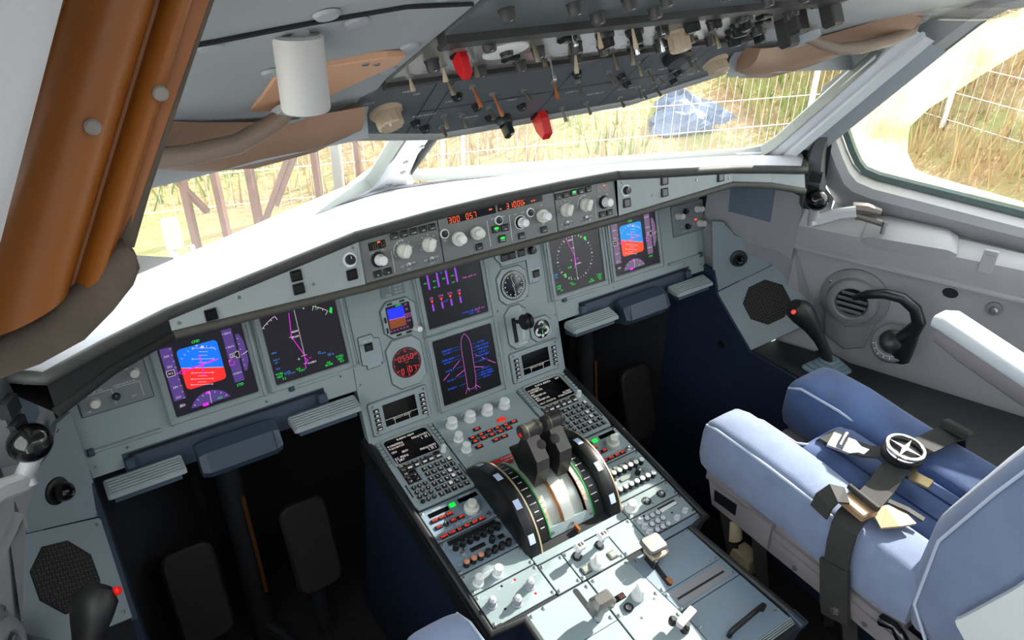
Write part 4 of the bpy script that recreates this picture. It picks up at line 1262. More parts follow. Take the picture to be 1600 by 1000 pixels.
# outer warning-light panels following the taper of the glareshield
def outer(sx):
    t = thing('warning_light_panel', 'tapering glareshield panel with square push-buttons on the %s' % ("captain's side" if sx < 0 else "first officer's side"), 'panel', FG.m(0, 0))
    inv = FG.m(0, 0).inverted()
    def L(x, k, h=0.0):
        # k 0 bottom .. 1 top between lip and rim
        for (xa, aa, la, _), (xb, ab, lb, _) in zip(ST[:-1], ST[1:]):
            if xa <= x <= xb + 1e-6:
                f = (x - xa) / (xb - xa)
                a = [aa[i] + (ab[i] - aa[i]) * f for i in (0, 1)]; l = [la[i] + (lb[i] - la[i]) * f for i in (0, 1)]
                break
        return inv @ Vector((sx * x, l[0] + (a[0] - l[0]) * k - .002 - h, l[1] + (a[1] - l[1]) * k))
    b = MB()
    xs = [.2955, .35, .40, .45, .51, .57, .6245]
    fr = [[tuple(L(x, k)) for x in xs] for k in (.08, .9)]
    bk = [[tuple(L(x, k) - Vector((0, 0, .012))) for x in xs] for k in (.08, .9)]
    b.grid([bk[0], fr[0], fr[1], bk[1]], flip=sx < 0)
    b.add([bk[0][-1], fr[0][-1], fr[1][-1], bk[1][-1]], [(0, 1, 2, 3)])
    part('faceplate', b, 'gside', t)
    def put(x, v, mesh, nm, dz=0.0005, lab=None):
        # v = height in the face plane; find the surface depth there
        k = 0.5
        for _ in range(12):
            q = L(x, k); k += (v - q.y) / .085
        q = L(x, min(max(k, 0), 1))
        return part(nm, mesh, None, t, loc=(q.x, v, q.z + dz), label=lab)
    def bt(x, v, w=.0158):
        o = put(x, v, cached(('wb', w), lambda: MB().ring(rrect(0, 0, w + .0032, w + .0032, .001, 2), rrect(0, 0, w, w, .001, 2), -.004, .0025).mesh('button_frame', ['gdark'])), 'button_frame')
        part('push_button', cached(('wbk', w, sx), lambda: MB().cbox(0, 0, w, w, -.004, .0035, .0015).mesh('push_button', ['blackgloss' if sx < 0 else 'warnkey'])), None, o)
    for x, v in (((.416, .004), (.416, -.019), (.318, -.020), (.563, -.021)) if sx < 0 else ((.423, .009), (.423, -.017), (.318, -.020), (.586, -.013))): bt(x, v)
    put(.317, .007, knob_mesh(.0085, .010, 'black', 'plain'), 'knob')
    put(.317, .007, cached('kring', lambda: MB().ring(circ(0, 0, .013, 20), circ(0, 0, .009, 20), -.003, .0015).mesh('knob_ring', ['black' if sx > 0 else 'print'])), 'knob_ring')
    for x, v in ((.308, .026), (.390, -.018), (.515, -.006), (.612, -.020)): put(x, v, screw_mesh(.0032), 'screw', .0002)
    put(.317, -.005, cached('wl1', lambda: MB().text('PRIORITY', 0, 0, .004, .0008).mesh('lettering', ['print'])), 'lettering')
outer(-1); outer(1)
# ------------------------------------------------------------------ centre pedestal
ped = thing('centre_pedestal', 'wide centre pedestal with dark navy sides and black edge trim', 'pedestal', FQ.m(0, 0))
PO = [(-.272, .012), (.272, .012), (.272, -.522), (.212, -.528), (.256, -.802), (-.205, -.802), (-.205, -.522), (-.272, -.516)]
b = MB().prism(PO, -.74, -.006)
part('side_panels', b, 'navy', ped)
b = MB().prism(inset(PO, .001), -.0065, -.002)
part('top_frame', b, 'gdark', ped)
for path in ([(-.272, .012), (-.272, -.516), (-.203, -.522), (-.203, -.81)], [(.272, .012), (.272, -.520), (.222, -.530), (.262, -.80)]):
    part('edge_trim', MB().tube([(x, y, -.001) for x, y in path], .0095, 10), 'blacktrim', ped, smooth=.8)
for sx in (-1, 1):
    b = MB().prism([(sx * .282, .012), (sx * .262, .012), (sx * .262, -.515), (sx * .282, -.515)], -.05, -.004)
    part('trim_skirt', b, 'blacktrim', ped)
screws(ped, [], .003)

def module(name, label, x0, x1, t0, t1, m='ped', cat='panel', z=.0012, group=None, scr=True, pts=None):
    cx, cy = (x0 + x1) / 2, (t0 + t1) / 2
    o = thing(name, label, cat, FQ.m(cx, cy), group)
    w, h = x1 - x0 - .0016, abs(t1 - t0) - .0016
    p = [(x - cx, y - cy) for x, y in pts] if pts else rrect(0, 0, w, h, .001, 1)
    part('faceplate', MB().prism(p, -.004, z, .0006), m, o)
    if scr:
        screws(o, [(sx * (w / 2 - .0045), sy * (h / 2 - .0055)) for sx in (-1, 1) for sy in (-1, 1)], .0038, z)
    return o, cx, cy

# flight management keyboards
MLINES = ['ROUTE PLAN', '1/2']
def key_lit(parent, x, y, w, h, ch, z, m='black', lm='mcdu', zz=.0035):
    k = part('key', key_mesh(w, h, zz, m), None, parent, loc=(x, y, z))
    if ch:
        part('legend', cached(('kl', ch, w, lm), lambda: MB().text(ch, 0, 0, min(.0072, w * .8 / max(1, len(ch)) * 1.6), zz + .0003, bold=len(ch) == 1, gap=.05).mesh('legend', [lm])), None, k)
    return k
def mcdu(sx, label, lines):
    cx = sx * .1905
    o = thing('flight_management_unit', label, 'keyboard unit', FQ.m(cx, -.110))
    fp = [(-.0705, .104), (.0705, .104), (.0705, -.088), (.066, -.1055), (-.066, -.1055), (-.0705, -.094)]
    part('faceplate', MB().prism(fp, -.004, .004, .001), 'panel2', o)
    z = .004
    so = rrect(0, .056, .119, .086, .012); si = rrect(0, .0555, .107, .073, .009)
    part('screen_surround', MB().ring(so, si, z - .001, z + .0035, .0015), 'bezel', o, smooth=.5)
    s = part('screen', MB().prism(rrect(0, .0555, .107, .073, .009), z - .001, z + .0006), 'off', o)
    def scr(b):
        for x, y, l, al in lines: b.text(l, x, y, .0078, z + .0009, al, True, .07)
    b = MB(); scr(b); part('screen_text', b, 'mcdu', s)
    for sy in (-1, 1):
        for k in range(6):
            part('line_key', key_mesh(.0085, .0065, .0035, 'panel2'), None, o, loc=(sy * .0655, .0885 - k * .0108, z))
            part('key_gap', cached('lkg', lambda: MB().poly(rrect(0, 0, .0098, .0078, .001, 2), .0011, .0004, True).mesh('key_gap', ['seam'])), None, o, loc=(sy * .0655, .0885 - k * .0108, z))
    for k in range(5): part('annunciator_slot', cached('ann', lambda: MB().prism(rrect(0, 0, .0085, .0022, .0006), 0, .0006).mesh('annunciator_slot', ['gdark'])), None, o, loc=(-.0285 + k * .0153, .1005, z))
    part('brightness_knob', knob_mesh(.0060, .016, 'knobw', 'plain'), None, o, loc=(.0555, .010, z))
    L1 = ('DIR', 'PROG', 'PERF', 'INIT', 'DATA', ''); L2 = ('F-PLN', 'RAD', 'FUEL', 'SEC', 'ATC', 'MENU')
    for j in range(6):
        x = (-.0485, -.0325, -.0155, .0035, .0195, .0375)[j]
        key_lit(o, x, .0110, .0148, .0092, L1[j], z)
        key_lit(o, x, -.0005, .0148, .0098, L2[j], z)
        if j > 0: part('lit_patch', cached('lp', lambda: MB().flat(rrect(0, 0, .009, .0045, .001, 2), .0041).mesh('lit_patch', ['mcdu'])), None, o, loc=(x, -.0005, z))
    for j, x in enumerate((-.0485, -.0325)):
        for k, y in enumerate((-.0120, -.0240, -.0350)): key_lit(o, x, y, .0150, .0100, (('AIR', '<-', 'UP'), ('', '^', '->'))[j][k], z)
    al = 'ABCDEFGHIJKLMNOPQRSTUVWXYZ/+%C'
    for r_ in range(6):
        for j in range(5):
            lit = (r_, j) in ((2, 3), (3, 3), (4, 2), (0, 4))
            key_lit(o, (-.0075, .0078, .0235, .0388, .0540)[j], -.0175 - r_ * .0150, .0108, .0108, al[r_ * 5 + j], z)
            if lit: part('lit_patch', cached('lp2', lambda: MB().flat(rrect(0, 0, .0075, .0075, .001, 2), .0040).mesh('lit_patch', ['mcdu'])), None, o, loc=((-.0075, .0078, .0235, .0388, .0540)[j], -.0175 - r_ * .0150, z))
    nk = cached('nkey', lambda: MB().lathe([(.0050, 0), (.0050, .003), (.0042, .0038)], 14).mesh('number_key', ['black'], .6))
    for r_ in range(4):
        for j in range(3):
            k = part('number_key', nk, None, o, loc=(-.0515 + j * .0135, -.052 - r_ * .0132, z))
            ch = '123456789.0+'[r_ * 3 + j]
            part('legend', cached(('nkl', ch), lambda: MB().text(ch, 0, 0, .0070, .0041, bold=True).mesh('legend', ['mcdu'])), None, k)
    for x, y0, y1 in ((-.0635, -.037, -.072), (.0655, -.039, -.073)):
        part('side_bar', MB().prism(rrect(x, (y0 + y1) / 2, .0022, abs(y1 - y0), .0008), z - .0005, z + .001), 'black', o)
    part('data_slot', MB().poly(rrect(.0675, -.013, .006, .028, .002, 2), .0009, z + .0003, True), 'seam', o)
mcdu(-1, 'keyboard unit with a lit text screen, left of the white knob panel', [(0, .085, 'RADIO NAV', 'c'), (-.050, .074, 'VOR1/FREQ', 'l'), (-.050, .066, 'TGO/109.50', 'l'), (-.050, .055, 'CRS', 'l'), (-.028, .048, '/111.50', 'l'), (-.050, .036, 'ILS /FREQ', 'l'), (-.050, .029, '[ ]/111.9', 'l'), (.050, .074, 'FREQ/VOR2', 'r'), (.050, .066, '[  ]/[ ]', 'r'), (.050, .036, 'FREQ/ADF2', 'r'), (.046, .029, '[ ]/[ ]', 'r')])
mcdu(1, 'keyboard unit with a lit text screen, right of the thrust levers', [(0, .085, 'DATA INDEX', 'c'), (-.050, .077, 'POSITION', 'l'), (-.050, .070, '<MONITOR', 'l'), (-.050, .062, 'IRS', 'l'), (-.050, .055, '<MONITOR', 'l'), (-.050, .047, 'GPS', 'l'), (-.050, .040, '<MONITOR', 'l'), (-.050, .028, '<A/C STATUS', 'l'), (.050, .036, 'ACARS', 'r'), (.050, .029, 'FUNCTION>', 'r'), (.048, .085, '11.71', 'r')])

# display selector panel between the keyboards
t, cx, cy = module('display_selector_panel', 'selector panel with four large white knobs below the aircraft diagram screen', -.1165, .1165, .004, -.1755, 'panel2', z=.002)
z = .002
for x, y in ((-.080, -.041), (-.032, -.0425), (.015, -.0435), (.063, -.044)): part('selector_knob', knob_mesh(.0125, .021, 'knobw', 'octo'), None, t, loc=(x - cx, y - cy, z))
for y in (-.085, -.120): part('selector_knob', knob_mesh(.0095, .020, 'knobw', 'ribbed'), None, t, loc=(-.088 - cx, y - cy, z))
for x, y in ((-.035, -.079), (-.058, -.0975), (-.0355, -.098), (-.0135, -.098), (.0090, -.0985), (.032, -.099), (.054, -.099), (-.058, -.110), (-.0355, -.110), (-.0135, -.1105), (.009, -.111), (.032, -.111), (-.058, -.127), (-.0135, -.1275), (.009, -.1275)):
    k = part('page_key', key_mesh(.0185, .0088, .004), None, t, loc=(x - cx, y - cy, z))
    part('lamp', cached('pkl', lambda: MB().flat(rrect(0, -.0005, .0090, .0034, .0008, 2), .0043).mesh('lamp', ['redled'])), None, k)
part('emergency_key', key_mesh(.0195, .0095, .006, 'redkey'), None, t, loc=(.032 - cx, -.080 - cy, z), label='bright red cancel key')
b = MB()
for x, y, l in ((-.080, -.018, 'UPPER'), (-.032, -.020, 'ND'), (-.008, -.012, 'SWITCHING'), (.015, -.022, 'DMC'), (.063, -.022, 'ECAM ND'), (-.105, -.078, 'OFF'), (-.105, -.112, 'LOWER'), (-.088, -.137, 'BRT')):
    b.text(l, x - cx, y - cy, .0068, z + .0003)
for x, y in ((-.096, -.030), (-.050, -.030), (-.003, -.032), (.046, -.032)): b.line(x - cx, y - cy, x + .010 - cx, y + .008 - cy, .0012, z + .0003)
part('lettering', b, 'print', t)

# thrust quadrant
TC, HC, RD = -.295, -.057, .122
def dome(b, x0, x1, r_, p0, p1, n=18):
    rows = []
    for k in range(n + 1):
        a = R(p0 + (p1 - p0) * k / n)
        y, h = TC - r_ * math.sin(a), HC + r_ * math.cos(a)
        y2, h2 = TC - (r_ - .03) * math.sin(a), HC + (r_ - .03) * math.cos(a)
        rows.append([(x0, y2, h2), (x0, y, h), (x1, y, h), (x1, y2, h2)])
    b.grid(rows, flip=True)
    b.add(rows[0], [(0, 1, 2, 3)]); b.add(rows[-1], [(3, 2, 1, 0)])
tq = thing('thrust_quadrant', 'curved silver thrust quadrant with green-edged scales between two trim wheels', 'quadrant', FQ.m(0, 0))
b = MB(); dome(b, -.0555, .0555, RD - .010, -58, 60)
part('inner_drum', b, 'silverm', tq, smooth=.4)
for x0, x1, nm in ((-.0555, -.0475, 'cover_strip'), (-.0155, .0115, 'centre_ridge'), (.0415, .0555, 'cover_strip')):
    b = MB(); dome(b, x0, x1, RD, -58, 53)
    part(nm, b, 'silver', tq, smooth=.4)
b = MB(); dome(b, -.0555, .0555, RD + .0005, 52, 62, 4)
part('aft_cover', b, 'ped', tq, smooth=.4)
b = MB(); dome(b, -.0555, .0555, RD, -66, -56, 3)
part('front_cover', b, 'ped', tq, smooth=.4)
for x0, x1 in ((-.0175, -.0155), (.0415, .043)):
    b = MB(); dome(b, x0, x1, RD + .0006, -20, 53)
    part('copper_edge', b, 'copper', tq, smooth=.4)
for sx in (-1, 1):
    b = MB(); dome(b, *sorted((sx * .0575, sx * .0835)), RD + .001, -64, 62)
    sp = part('scale_plate', b, 'black', tq, smooth=.4)
    b = MB(); dome(b, *sorted((sx * .0555, sx * .0580)), RD + .0022, -62, 60)
    part('green_band', b, 'greenband', tq, smooth=.4)
    b = MB()
    for k in range(12):
        a = R(-40 + k * 8)
        r_ = RD + .0014
        y, h = TC - r_ * math.sin(a), HC + r_ * math.cos(a)
        e = Vector((0, -math.cos(a), -math.sin(a))) * .0010
        c = Vector((sx * .070, y, h)); wx = Vector((.005 if k % 2 else .008, 0, 0))
        b.add([c - wx - e, c + wx - e, c + wx + e, c - wx + e], [(0, 1, 2, 3)] if True else [])
    part('scale_marks', b, 'print', sp)
    # orange wear lettering beside the slots
    b = MB()
    for k in range(5):
        a = R(22 + k * 5); r_ = RD + .0010
        c = Vector((sx * .0505 if sx < 0 else .048, TC - r_ * math.sin(a), HC + r_ * math.cos(a))); e = Vector((0, -math.cos(a), -math.sin(a))) * .002
        b.add([c - Vector((.003, 0, 0)) - e, c + Vector((.003, 0, 0)) - e, c + Vector((.003, 0, 0)) + e, c - Vector((.003, 0, 0)) + e], [(0, 1, 2, 3)])
    part('reverse_marks', b, 'orangeprint', tq)
part('warning_placard', MB().add([(-.062, -.1765, .0018), (.062, -.1765, .0018), (.062, -.2045, .0150), (-.044, -.2045, .0150)], [(3, 2, 1, 0)]).add([(-.062, -.1765, .0005), (.062, -.1765, .0005), (.062, -.2045, .0135), (-.044, -.2045, .0135)], [(0, 1, 2, 3)]), 'redplate', tq, label='red warning placard with white text')
mt = fmat(Vector((0, -.1765, .0020)), Vector((1, 0, 0)), Vector((0, .905, -.426)), Vector((0, .426, .905)))
part('lettering', MB().at(mt).text('PARKING BRK', -.008, -.0085, .0085, .0006, 'c', True).text('OFF BEFORE T/O', -.004, -.0205, .0085, .0006, 'c', True), 'print', tq)
for x, a in ((-.050, 57), (.0, 57), (.050, 57)):
    r_ = RD + .0015; c = Vector((x, TC - r_ * math.sin(R(a)), HC + r_ * math.cos(R(a))))
    part('screw', screw_mesh(.0045), None, tq, m=TR(*c) @ RT(a, 'X'))
b = MB().prism([(.0, -.405), (.006, -.405), (.006, -.420), (.0, -.420)], .0, .012)
part('stop_pin', b, 'copper', tq)

def trim_wheel(sx, label):
    t = thing('trim_wheel', label, 'trim wheel', FQ.m(sx * .104, TC, HC), 'pitch trim wheels')
    b = MB().lathe([(.108, -.0195), (.128, -.0195), (.1375, -.0150), (.1400, -.008), (.1400, .008), (.1375, .0150), (.128, .0195), (.108, .0195)], 72, 0, 0, 0, 'x')
    part('wheel', b, 'wheelblack', t, smooth=.5)
    b = MB().lathe([(.1385, -.0022), (.1408, -.0018), (.1400, .0018), (.1380, .0026)], 72, .0125, 0, 0, 'x')
    part('rim_glint', b, 'glint_and_ring', t, smooth=.6)  # pale ring paints the sun highlight along the wheel edge
    for k in range(12):
        a = R(-70 + k * 30)
        rows = []
        for j in range(4):
            aa = a + R(-4.2 + 2.8 * j)
            pr = [(.1405, -.011), (.1412, -.010), (.1412, .002), (.1405, .003)]
            off = -.001
            rows.append([(x + off, -r_ * math.sin(aa), r_ * math.cos(aa)) for r_, x in pr])
        part('white_mark', MB().grid(rows, flip=True), 'markwhite', t)
trim_wheel(-1, 'large black trim wheel with white marks on the left of the quadrant')
trim_wheel(1, 'large black trim wheel with white marks on the right of the quadrant')

def thrust_lever(x0, x1, label):
    t = thing('thrust_lever', label, 'lever', FQ.m((x0 + x1) / 2, -.29, .03), 'thrust levers')
    w = (x1 - x0) / 2
    # side profile in (t, h) relative to the empty; extruded along x
    O = (-.29, .03)
    prof = [(-.262, .158), (-.308, .130), (-.315, .106), (-.3145, .058), (-.262, .056), (-.232, .072), (-.214, .082), (-.222, .094), (-.238, .104), (-.246, .140), (-.246, .158)]
    P = [(-(y - O[0]), h - O[1]) for y, h in prof]
    mx = Matrix(((0, 0, 1, 0), (-1, 0, 0, 0), (0, 1, 0, 0), (0, 0, 0, 1)))
    b = MB().at(mx @ TR(0, 0, 0)).prism(P, -w, w, .0015, .0015)
    part('arm', b, 'black', t)
    pa = MB()
    for (ya, ha, yb, hb) in ((-.2605, .1605, -.3095, .1310), (-.3095, .1310, -.3165, .1060), (-.3165, .1060, -.3160, .062)):
        pa.hexa([(-w, ya + .29 + .004, ha - .03 - .003), (w, ya + .29 + .004, ha - .03 - .003), (w, yb + .29 + .004, hb - .03 - .003), (-w, yb + .29 + .004, hb - .03 - .003), (-w, ya + .29, ha - .03), (w, ya + .29, ha - .03), (w, yb + .29, hb - .03), (-w, yb + .29, hb - .03)])
        if ya == -.2605: part('aft_plate', pa, 'leverbrown', t); pa = MB()
    # dark finger opening on the aft plate
    sgn = 1 if x0 < -.02 else -1
    ha = math.atan2(.028, .046)
    m2 = fmat(Vector((w * sgn * .72, -.283 + .29, .1455 - .03)), Vector((1, 0, 0)), Vector((0, math.cos(ha), math.sin(ha))), Vector((0, -math.sin(ha), math.cos(ha))))
    part('lower_plate', pa, 'gripblack', t)
    part('finger_opening', MB().lathe([(.0105, -.004), (.0105, .0012), (.0095, .0016)], 24), 'maroonblack', t, m=m2, smooth=.5)
    g = MB().lathe([(.010, -.0235), (.0150, -.0228), (.0165, -.019), (.0165, -.013), (.0155, -.0125), (.0155, .013), (.0165, .0135), (.0165, .019), (.0150, .0228), (.010, .0235)], 28, 0, 0, 0, 'x')
    part('grip', g, 'gripblack', t, loc=(0, .037, .137), smooth=.45)
    b = MB().lathe([(.0163, -.0006), (.0169, 0), (.0163, .0006)], 28, -.0125, 0, 0, 'x')
    part('grip_ring', b, 'glint_and_ring', t, loc=(0, .037, .137), smooth=.6)
    if sgn > 0:
        part('disconnect_button', MB().lathe([(.0045, 0), (.0045, -.002), (.003, -.003)], 14, 0, 0, 0, 'x'), 'redbutton', t, loc=(-.0235, .035, .134), label='small red button')
    return t
thrust_lever(-.047, -.0165, 'left thrust lever with a charcoal cylindrical grip and red button')
thrust_lever(.0105, .041, 'right thrust lever with a charcoal cylindrical grip')

# radio, audio and light panels, one set on each side
def radio(x0, t0, t1, label, dim):
    o, cx, cy = module('radio_panel', label, x0, x0 + .143, t0, t1, 'pedshade' if dim else 'ped')
    X = lambda x: x + .1905 - .0005; Y = lambda y: y + .261
    z = .0012
    part('frequency_window', MB().prism(rrect(X(-.2235), Y(-.2375), .047, .0105, .001), z, z + .0006), 'off', o)
    part('frequency_window', MB().prism(rrect(X(-.152), Y(-.2335), .046, .0105, .001), z, z + .0006), 'off', o)
    part('transfer_key', key_mesh(.0125, .0085, .004, 'greenled'), None, o, loc=(X(-.190), Y(-.2355), z), label='lit green transfer key')
    part('tuning_knob', knob_mesh(.0125, .024, 'knob', 'double'), None, o, loc=(X(-.160), Y(-.263), z))
    for x, y, l in ((-.242, -.253, 'VHF1'), (-.2245, -.253, 'VHF2'), (-.207, -.253, 'VHF3'), (-.242, -.2705, 'HF1'), (-.2075, -.2705, 'HF2'), (-.190, -.2705, 'AM')) + tuple((-.243 + k * .0177, -.295, l) for k, l in enumerate(('NAV', 'VOR', 'ILS', 'MLS', 'ADF', 'BFO'))):
        k = part('key', key_mesh(.0150, .0085, .004), None, o, loc=(X(x), Y(y), z))
        part('legend', cached(('rk', l), lambda: MB().flat(rrect(0, 0, .0115, .0050, .001, 2), .0043).mesh('legend', ['redleg']) if False else MB().text(l, 0, 0, .0072, .0044, bold=True, gap=.05).mesh('legend', ['redled'])), None, k)
    part('load_key', knob_mesh(.0055, .004, 'black'), None, o, loc=(X(-.2245), Y(-.2705), z))
    toggle(o, X(-.138), Y(-.292), .012, (15, 0), 'metal', z)
    part('lettering', MB().text('ACTIVE', X(-.224), Y(-.228), .0055, z + .0003).text('STBY/CRS', X(-.155), Y(-.225), .0055, z + .0003).text('STBY NAV', X(-.195), Y(-.2815), .0055, z + .0003).line(X(-.247), Y(-.283), X(-.216), Y(-.2825), .0008, z + .0003).poly([(X(-.178), Y(-.282)), (X(-.150), Y(-.281)), (X(-.145), Y(-.2765))], .0008, z + .0003), 'print', o)
radio(-.2625, -.2195, -.3035, 'radio panel with red lit keys below the left keyboard unit', True)
radio(.1195, -.2195, -.3035, 'radio panel with red lit keys below the right keyboard unit', False)
def audio(x0, t0, t1, label, right):
    o, cx, cy = module('audio_panel', label, x0, x0 + .143, t0, t1, 'pedshade' if not right else 'ped')
    X = lambda x: x + .191; Y = lambda y: y - (-.345)
    z = .0012
    tops = ['black'] * 7
    def vk(top):
        def f():
            b = MB().lathe([(.0066, 0), (.0063, .0125), (.0060, .0130)], 16)
            b.mat(1).lathe([(.0060, .0129), (.0058, .0150), (.0046, .0158)], 16)
            return b.mesh('volume_knob', ['black', top], .6)
        return cached(('vk', top), f)
    for k in range(7):
        part('volume_knob', vk('knobw' if right else 'black'), None, o, loc=(X(-.238 + k * .0164), Y(-.330), z))
        part('volume_knob', vk('knobw' if right else ('peach' if k < 3 else 'black')), None, o, loc=(X(-.239 + k * .0163), Y(-.3725), z))
        if right and k < 6: part('call_key', key_mesh(.0135, .0095, .003, 'greykey'), None, o, loc=(X(-.236 + k * .0175), Y(-.3145), z))
    if not right: part('call_key_row', MB().prism(rrect(X(-.190), Y(-.3135), .112, .010, .001), z, z + .003, .0008), 'black', o)
    part('voice_knob', vk('black'), None, o, loc=(X(-.166), Y(-.350), z))
    part('voice_key', key_mesh(.0135, .0095, .003, 'greykey' if right else 'black'), None, o, loc=(X(-.1435), Y(-.350), z))
    part('reset_bar', MB().prism(rrect(X(-.198), Y(-.3485), .034, .0085, .001), z, z + .003, .0008), 'greykey' if right else 'black', o)
    toggle(o, X(-.232), Y(-.347), .012, (-10, 10), 'metal', z)
    b = MB()
    for k in range(7):
        b.text('VHF', X(-.246 + k * .0164), Y(-.324), .0045, z + .0003); b.text('NAV', X(-.247 + k * .0163), Y(-.365), .0045, z + .0003)
    part('lettering', b, 'print', o)
audio(-.2625, -.305, -.3855, 'audio panel with two rows of black knobs, three with orange tops', False)
audio(.1195, -.305, -.4035, 'audio panel with two rows of white-topped knobs', True)
t, cx, cy = module('light_panel', 'light panel with two white knobs below the left audio panel', -.2625, -.1195, -.387, -.4345)
for x, y in ((-.2385, -.417), (-.196, -.4185)): part('knob', knob_mesh(.0090, .024, 'knobw', 'ribbed'), None, t, loc=(x - cx, y - cy, .0012))
part('lettering', MB().text('OVHD', -.236 - cx, -.399 - cy, .005, .0016).text('MAIN PNL', -.208 - cx, -.405 - cy, .005, .0016).text('OFF', -.252 - cx, -.412 - cy, .005, .0016).text('BRT', -.222 - cx, -.408 - cy, .005, .0016), 'print', t)
t, cx, cy = module('light_panel', 'light panel with one white knob and two dark dials below the right audio panel', .1195, .2625, -.405, -.4465)
part('knob', knob_mesh(.0105, .022, 'knobw', 'ribbed'), None, t, loc=(.138 - cx, -.4265 - cy, .0012))
for x, y in ((.183, -.4275), (.225, -.4285)):
    part('dial_ring', MB().ring(circ(0, 0, .0105, 20), circ(0, 0, .006, 20), .001, .0026), 'black', t, loc=(x - cx, y - cy, 0))
    part('dial_centre', knob_mesh(.0045, .006, 'metal'), None, t, loc=(x - cx + .001, y - cy - .001, .0012))
screws(t, [(.0, -.013), (.052, -.002)], .0022, .0012)
t, cx, cy = module('transponder_control_unit', 'panel with four pale rotary knobs at the rear of the left column', -.2625, -.1195, -.436, -.509)
for x, y in ((-.241, -.468), (-.198, -.489), (-.1565, -.471)):
    part('knob', knob_mesh(.0085, .018, 'greyknob', 'ribbed'), None, t, loc=(x - cx, y - cy, .0012))
    part('knob_cap', knob_mesh(.0052, .009, 'knobw', 'plain'), None, t, loc=(x - cx, y - cy, .018))
for x, y, m_ in ((-.207, -.445, 'black'), (-.177, -.446, 'redbutton'), (-.159, -.490, 'redbutton'), (-.227, -.488, 'black')):
    part('indicator_dot', cached(('dot', m_), lambda: MB().lathe([(.0026, 0), (.002, .0012)], 10).mesh('indicator_dot', [m_], .6)), None, t, loc=(x + .004 - cx, y + .001 - cy, .0012))
part('lettering', MB().line(-.214 - cx, -.448 - cy, -.206 - cx, -.445 - cy, .0011, .0016).line(-.184 - cx, -.449 - cy, -.176 - cx, -.446 - cy, .0011, .0016).line(-.166 - cx, -.493 - cy, -.158 - cx, -.490 - cy, .0011, .0016).text('ATC', -.245 - cx, -.448 - cy, .005, .0016).text('TCAS', -.135 - cx, -.455 - cy, .005, .0016), 'print', t)
part('corner_clip', MB().prism(rrect(-.252 - cx, -.5105 - cy, .016, .008, .001), -.003, .0035, .001), 'blacktrim', t)

t, cx, cy = module('transponder_keypad', 'panel with nine round white keys and a pale window on the right column', .1195, .2625, -.448, -.503, z=.0014)
part('code_window', MB().prism(rrect(.2145 - cx, -.4605 - cy, .050, .0135, .001), .0014, .002), 'black', t)
part('code_strip', MB().prism([(.192 - cx, -.468 - cy), (.238 - cx, -.466 - cy), (.240 - cx, -.461 - cy), (.237 - cx, -.4585 - cy), (.192 - cx, -.4585 - cy)], .002, .003, .0005), 'knobw', t)
for r_ in range(3):
    for j in range(3):
        x, y = .1525 + j * .0158, -.4630 - r_ * .0165
        part('round_key', cached('rdk', lambda: MB().lathe([(.0056, 0), (.0056, .003), (.0046, .0038)], 18).mesh('round_key', ['keypale'], .6)), None, t, loc=(x - cx, y - cy, .0014))
        part('key_ring', cached('rdkr', lambda: MB().ring(circ(0, 0, .0070, 18), circ(0, 0, .0058, 18), 0, .0008).mesh('key_ring', ['seam'])), None, t, loc=(x - cx, y - cy, .0014))
for x, y in ((.134, -.462), (.133, -.4775), (.132, -.493), (.210, -.494), (.2385, -.489)): part('selector_knob', knob_mesh(.0060, .012, 'keypale', 'pointer'), None, t, m=TR(x - cx, y - cy, .0014) @ RT(60, 'Z'))
for x, y in ((.212, -.478), (.152, -.4545)): part('indicator_dot', MB().lathe([(.0026, 0), (.002, .0012)], 10), 'black', t, loc=(x - cx, y - cy, .0014))
module('filler_plate', 'narrow blank grey plate below the round white keys', .1195, .2625, -.5045, -.522, 'pedshade', 'plate')
screws(ped, [(.253, -.513)], .0045, .0015)

# engine start area
t, cx, cy = module('engine_start_panel', 'engine start panel with two numbered lift switches and a white rotary knob', -.0595, .0505, -.4425, -.5135, z=.0014)
def master(x, y, l):
    o = part('master_switch', MB().lathe([(.0105, 0), (.0105, .003), (.0080, .004), (.0070, .001)], 22), 'black', t, loc=(x - cx, y - cy, .0014), smooth=.5)
    part('stem', MB().lathe([(.0058, 0), (.0058, .010), (.0050, .012), (.0062, .020), (.0070, .034)], 16), 'greyknob', o, smooth=.6)
    h = part('handle_cap', MB().prism(rrect(0, 0, .021, .016, .0015, 2), .030, .042, .0025), 'knobw', o)
    part('numeral', MB().flat(rrect(0, 0, .0125, .008, .001, 2), .0423), 'maroonblack', o)
    part('numeral_text', MB().text(l, 0, 0, .008, .0426, bold=True), 'print', o)
master(-.036, -.464, '1'); master(.021, -.466, '2')
part('start_knob', knob_mesh(.0135, .020, 'knobw', 'pointer'), None, t, m=TR(-.0105 - cx, -.498 - cy, .0014) @ RT(-35, 'Z'))
for x, y in ((-.039, -.4965), (.030, -.4965)):
    sq(t, x - cx, y - cy, .0175, .0155, .0014, 'greykey', .005)
    part('button_gap', MB().poly(rrect(x - cx, y - cy, .0195, .0175, .001, 2), .0014, .0018, True), 'seam', t)
module('filler_plate', 'blank grey plate between the left trim wheel and the engine start panel', -.1175, -.061, -.4425, -.5135, 'ped', 'plate')
module('filler_plate', 'blank grey plate between the engine start panel and the round white keys', .052, .1175, -.4425, -.5135, 'ped', 'plate')
module('filler_plate', 'narrow blank strip between the thrust quadrant and the engine start panel', -.1180, .1180, -.4215, -.441, 'ped', 'plate', scr=False)

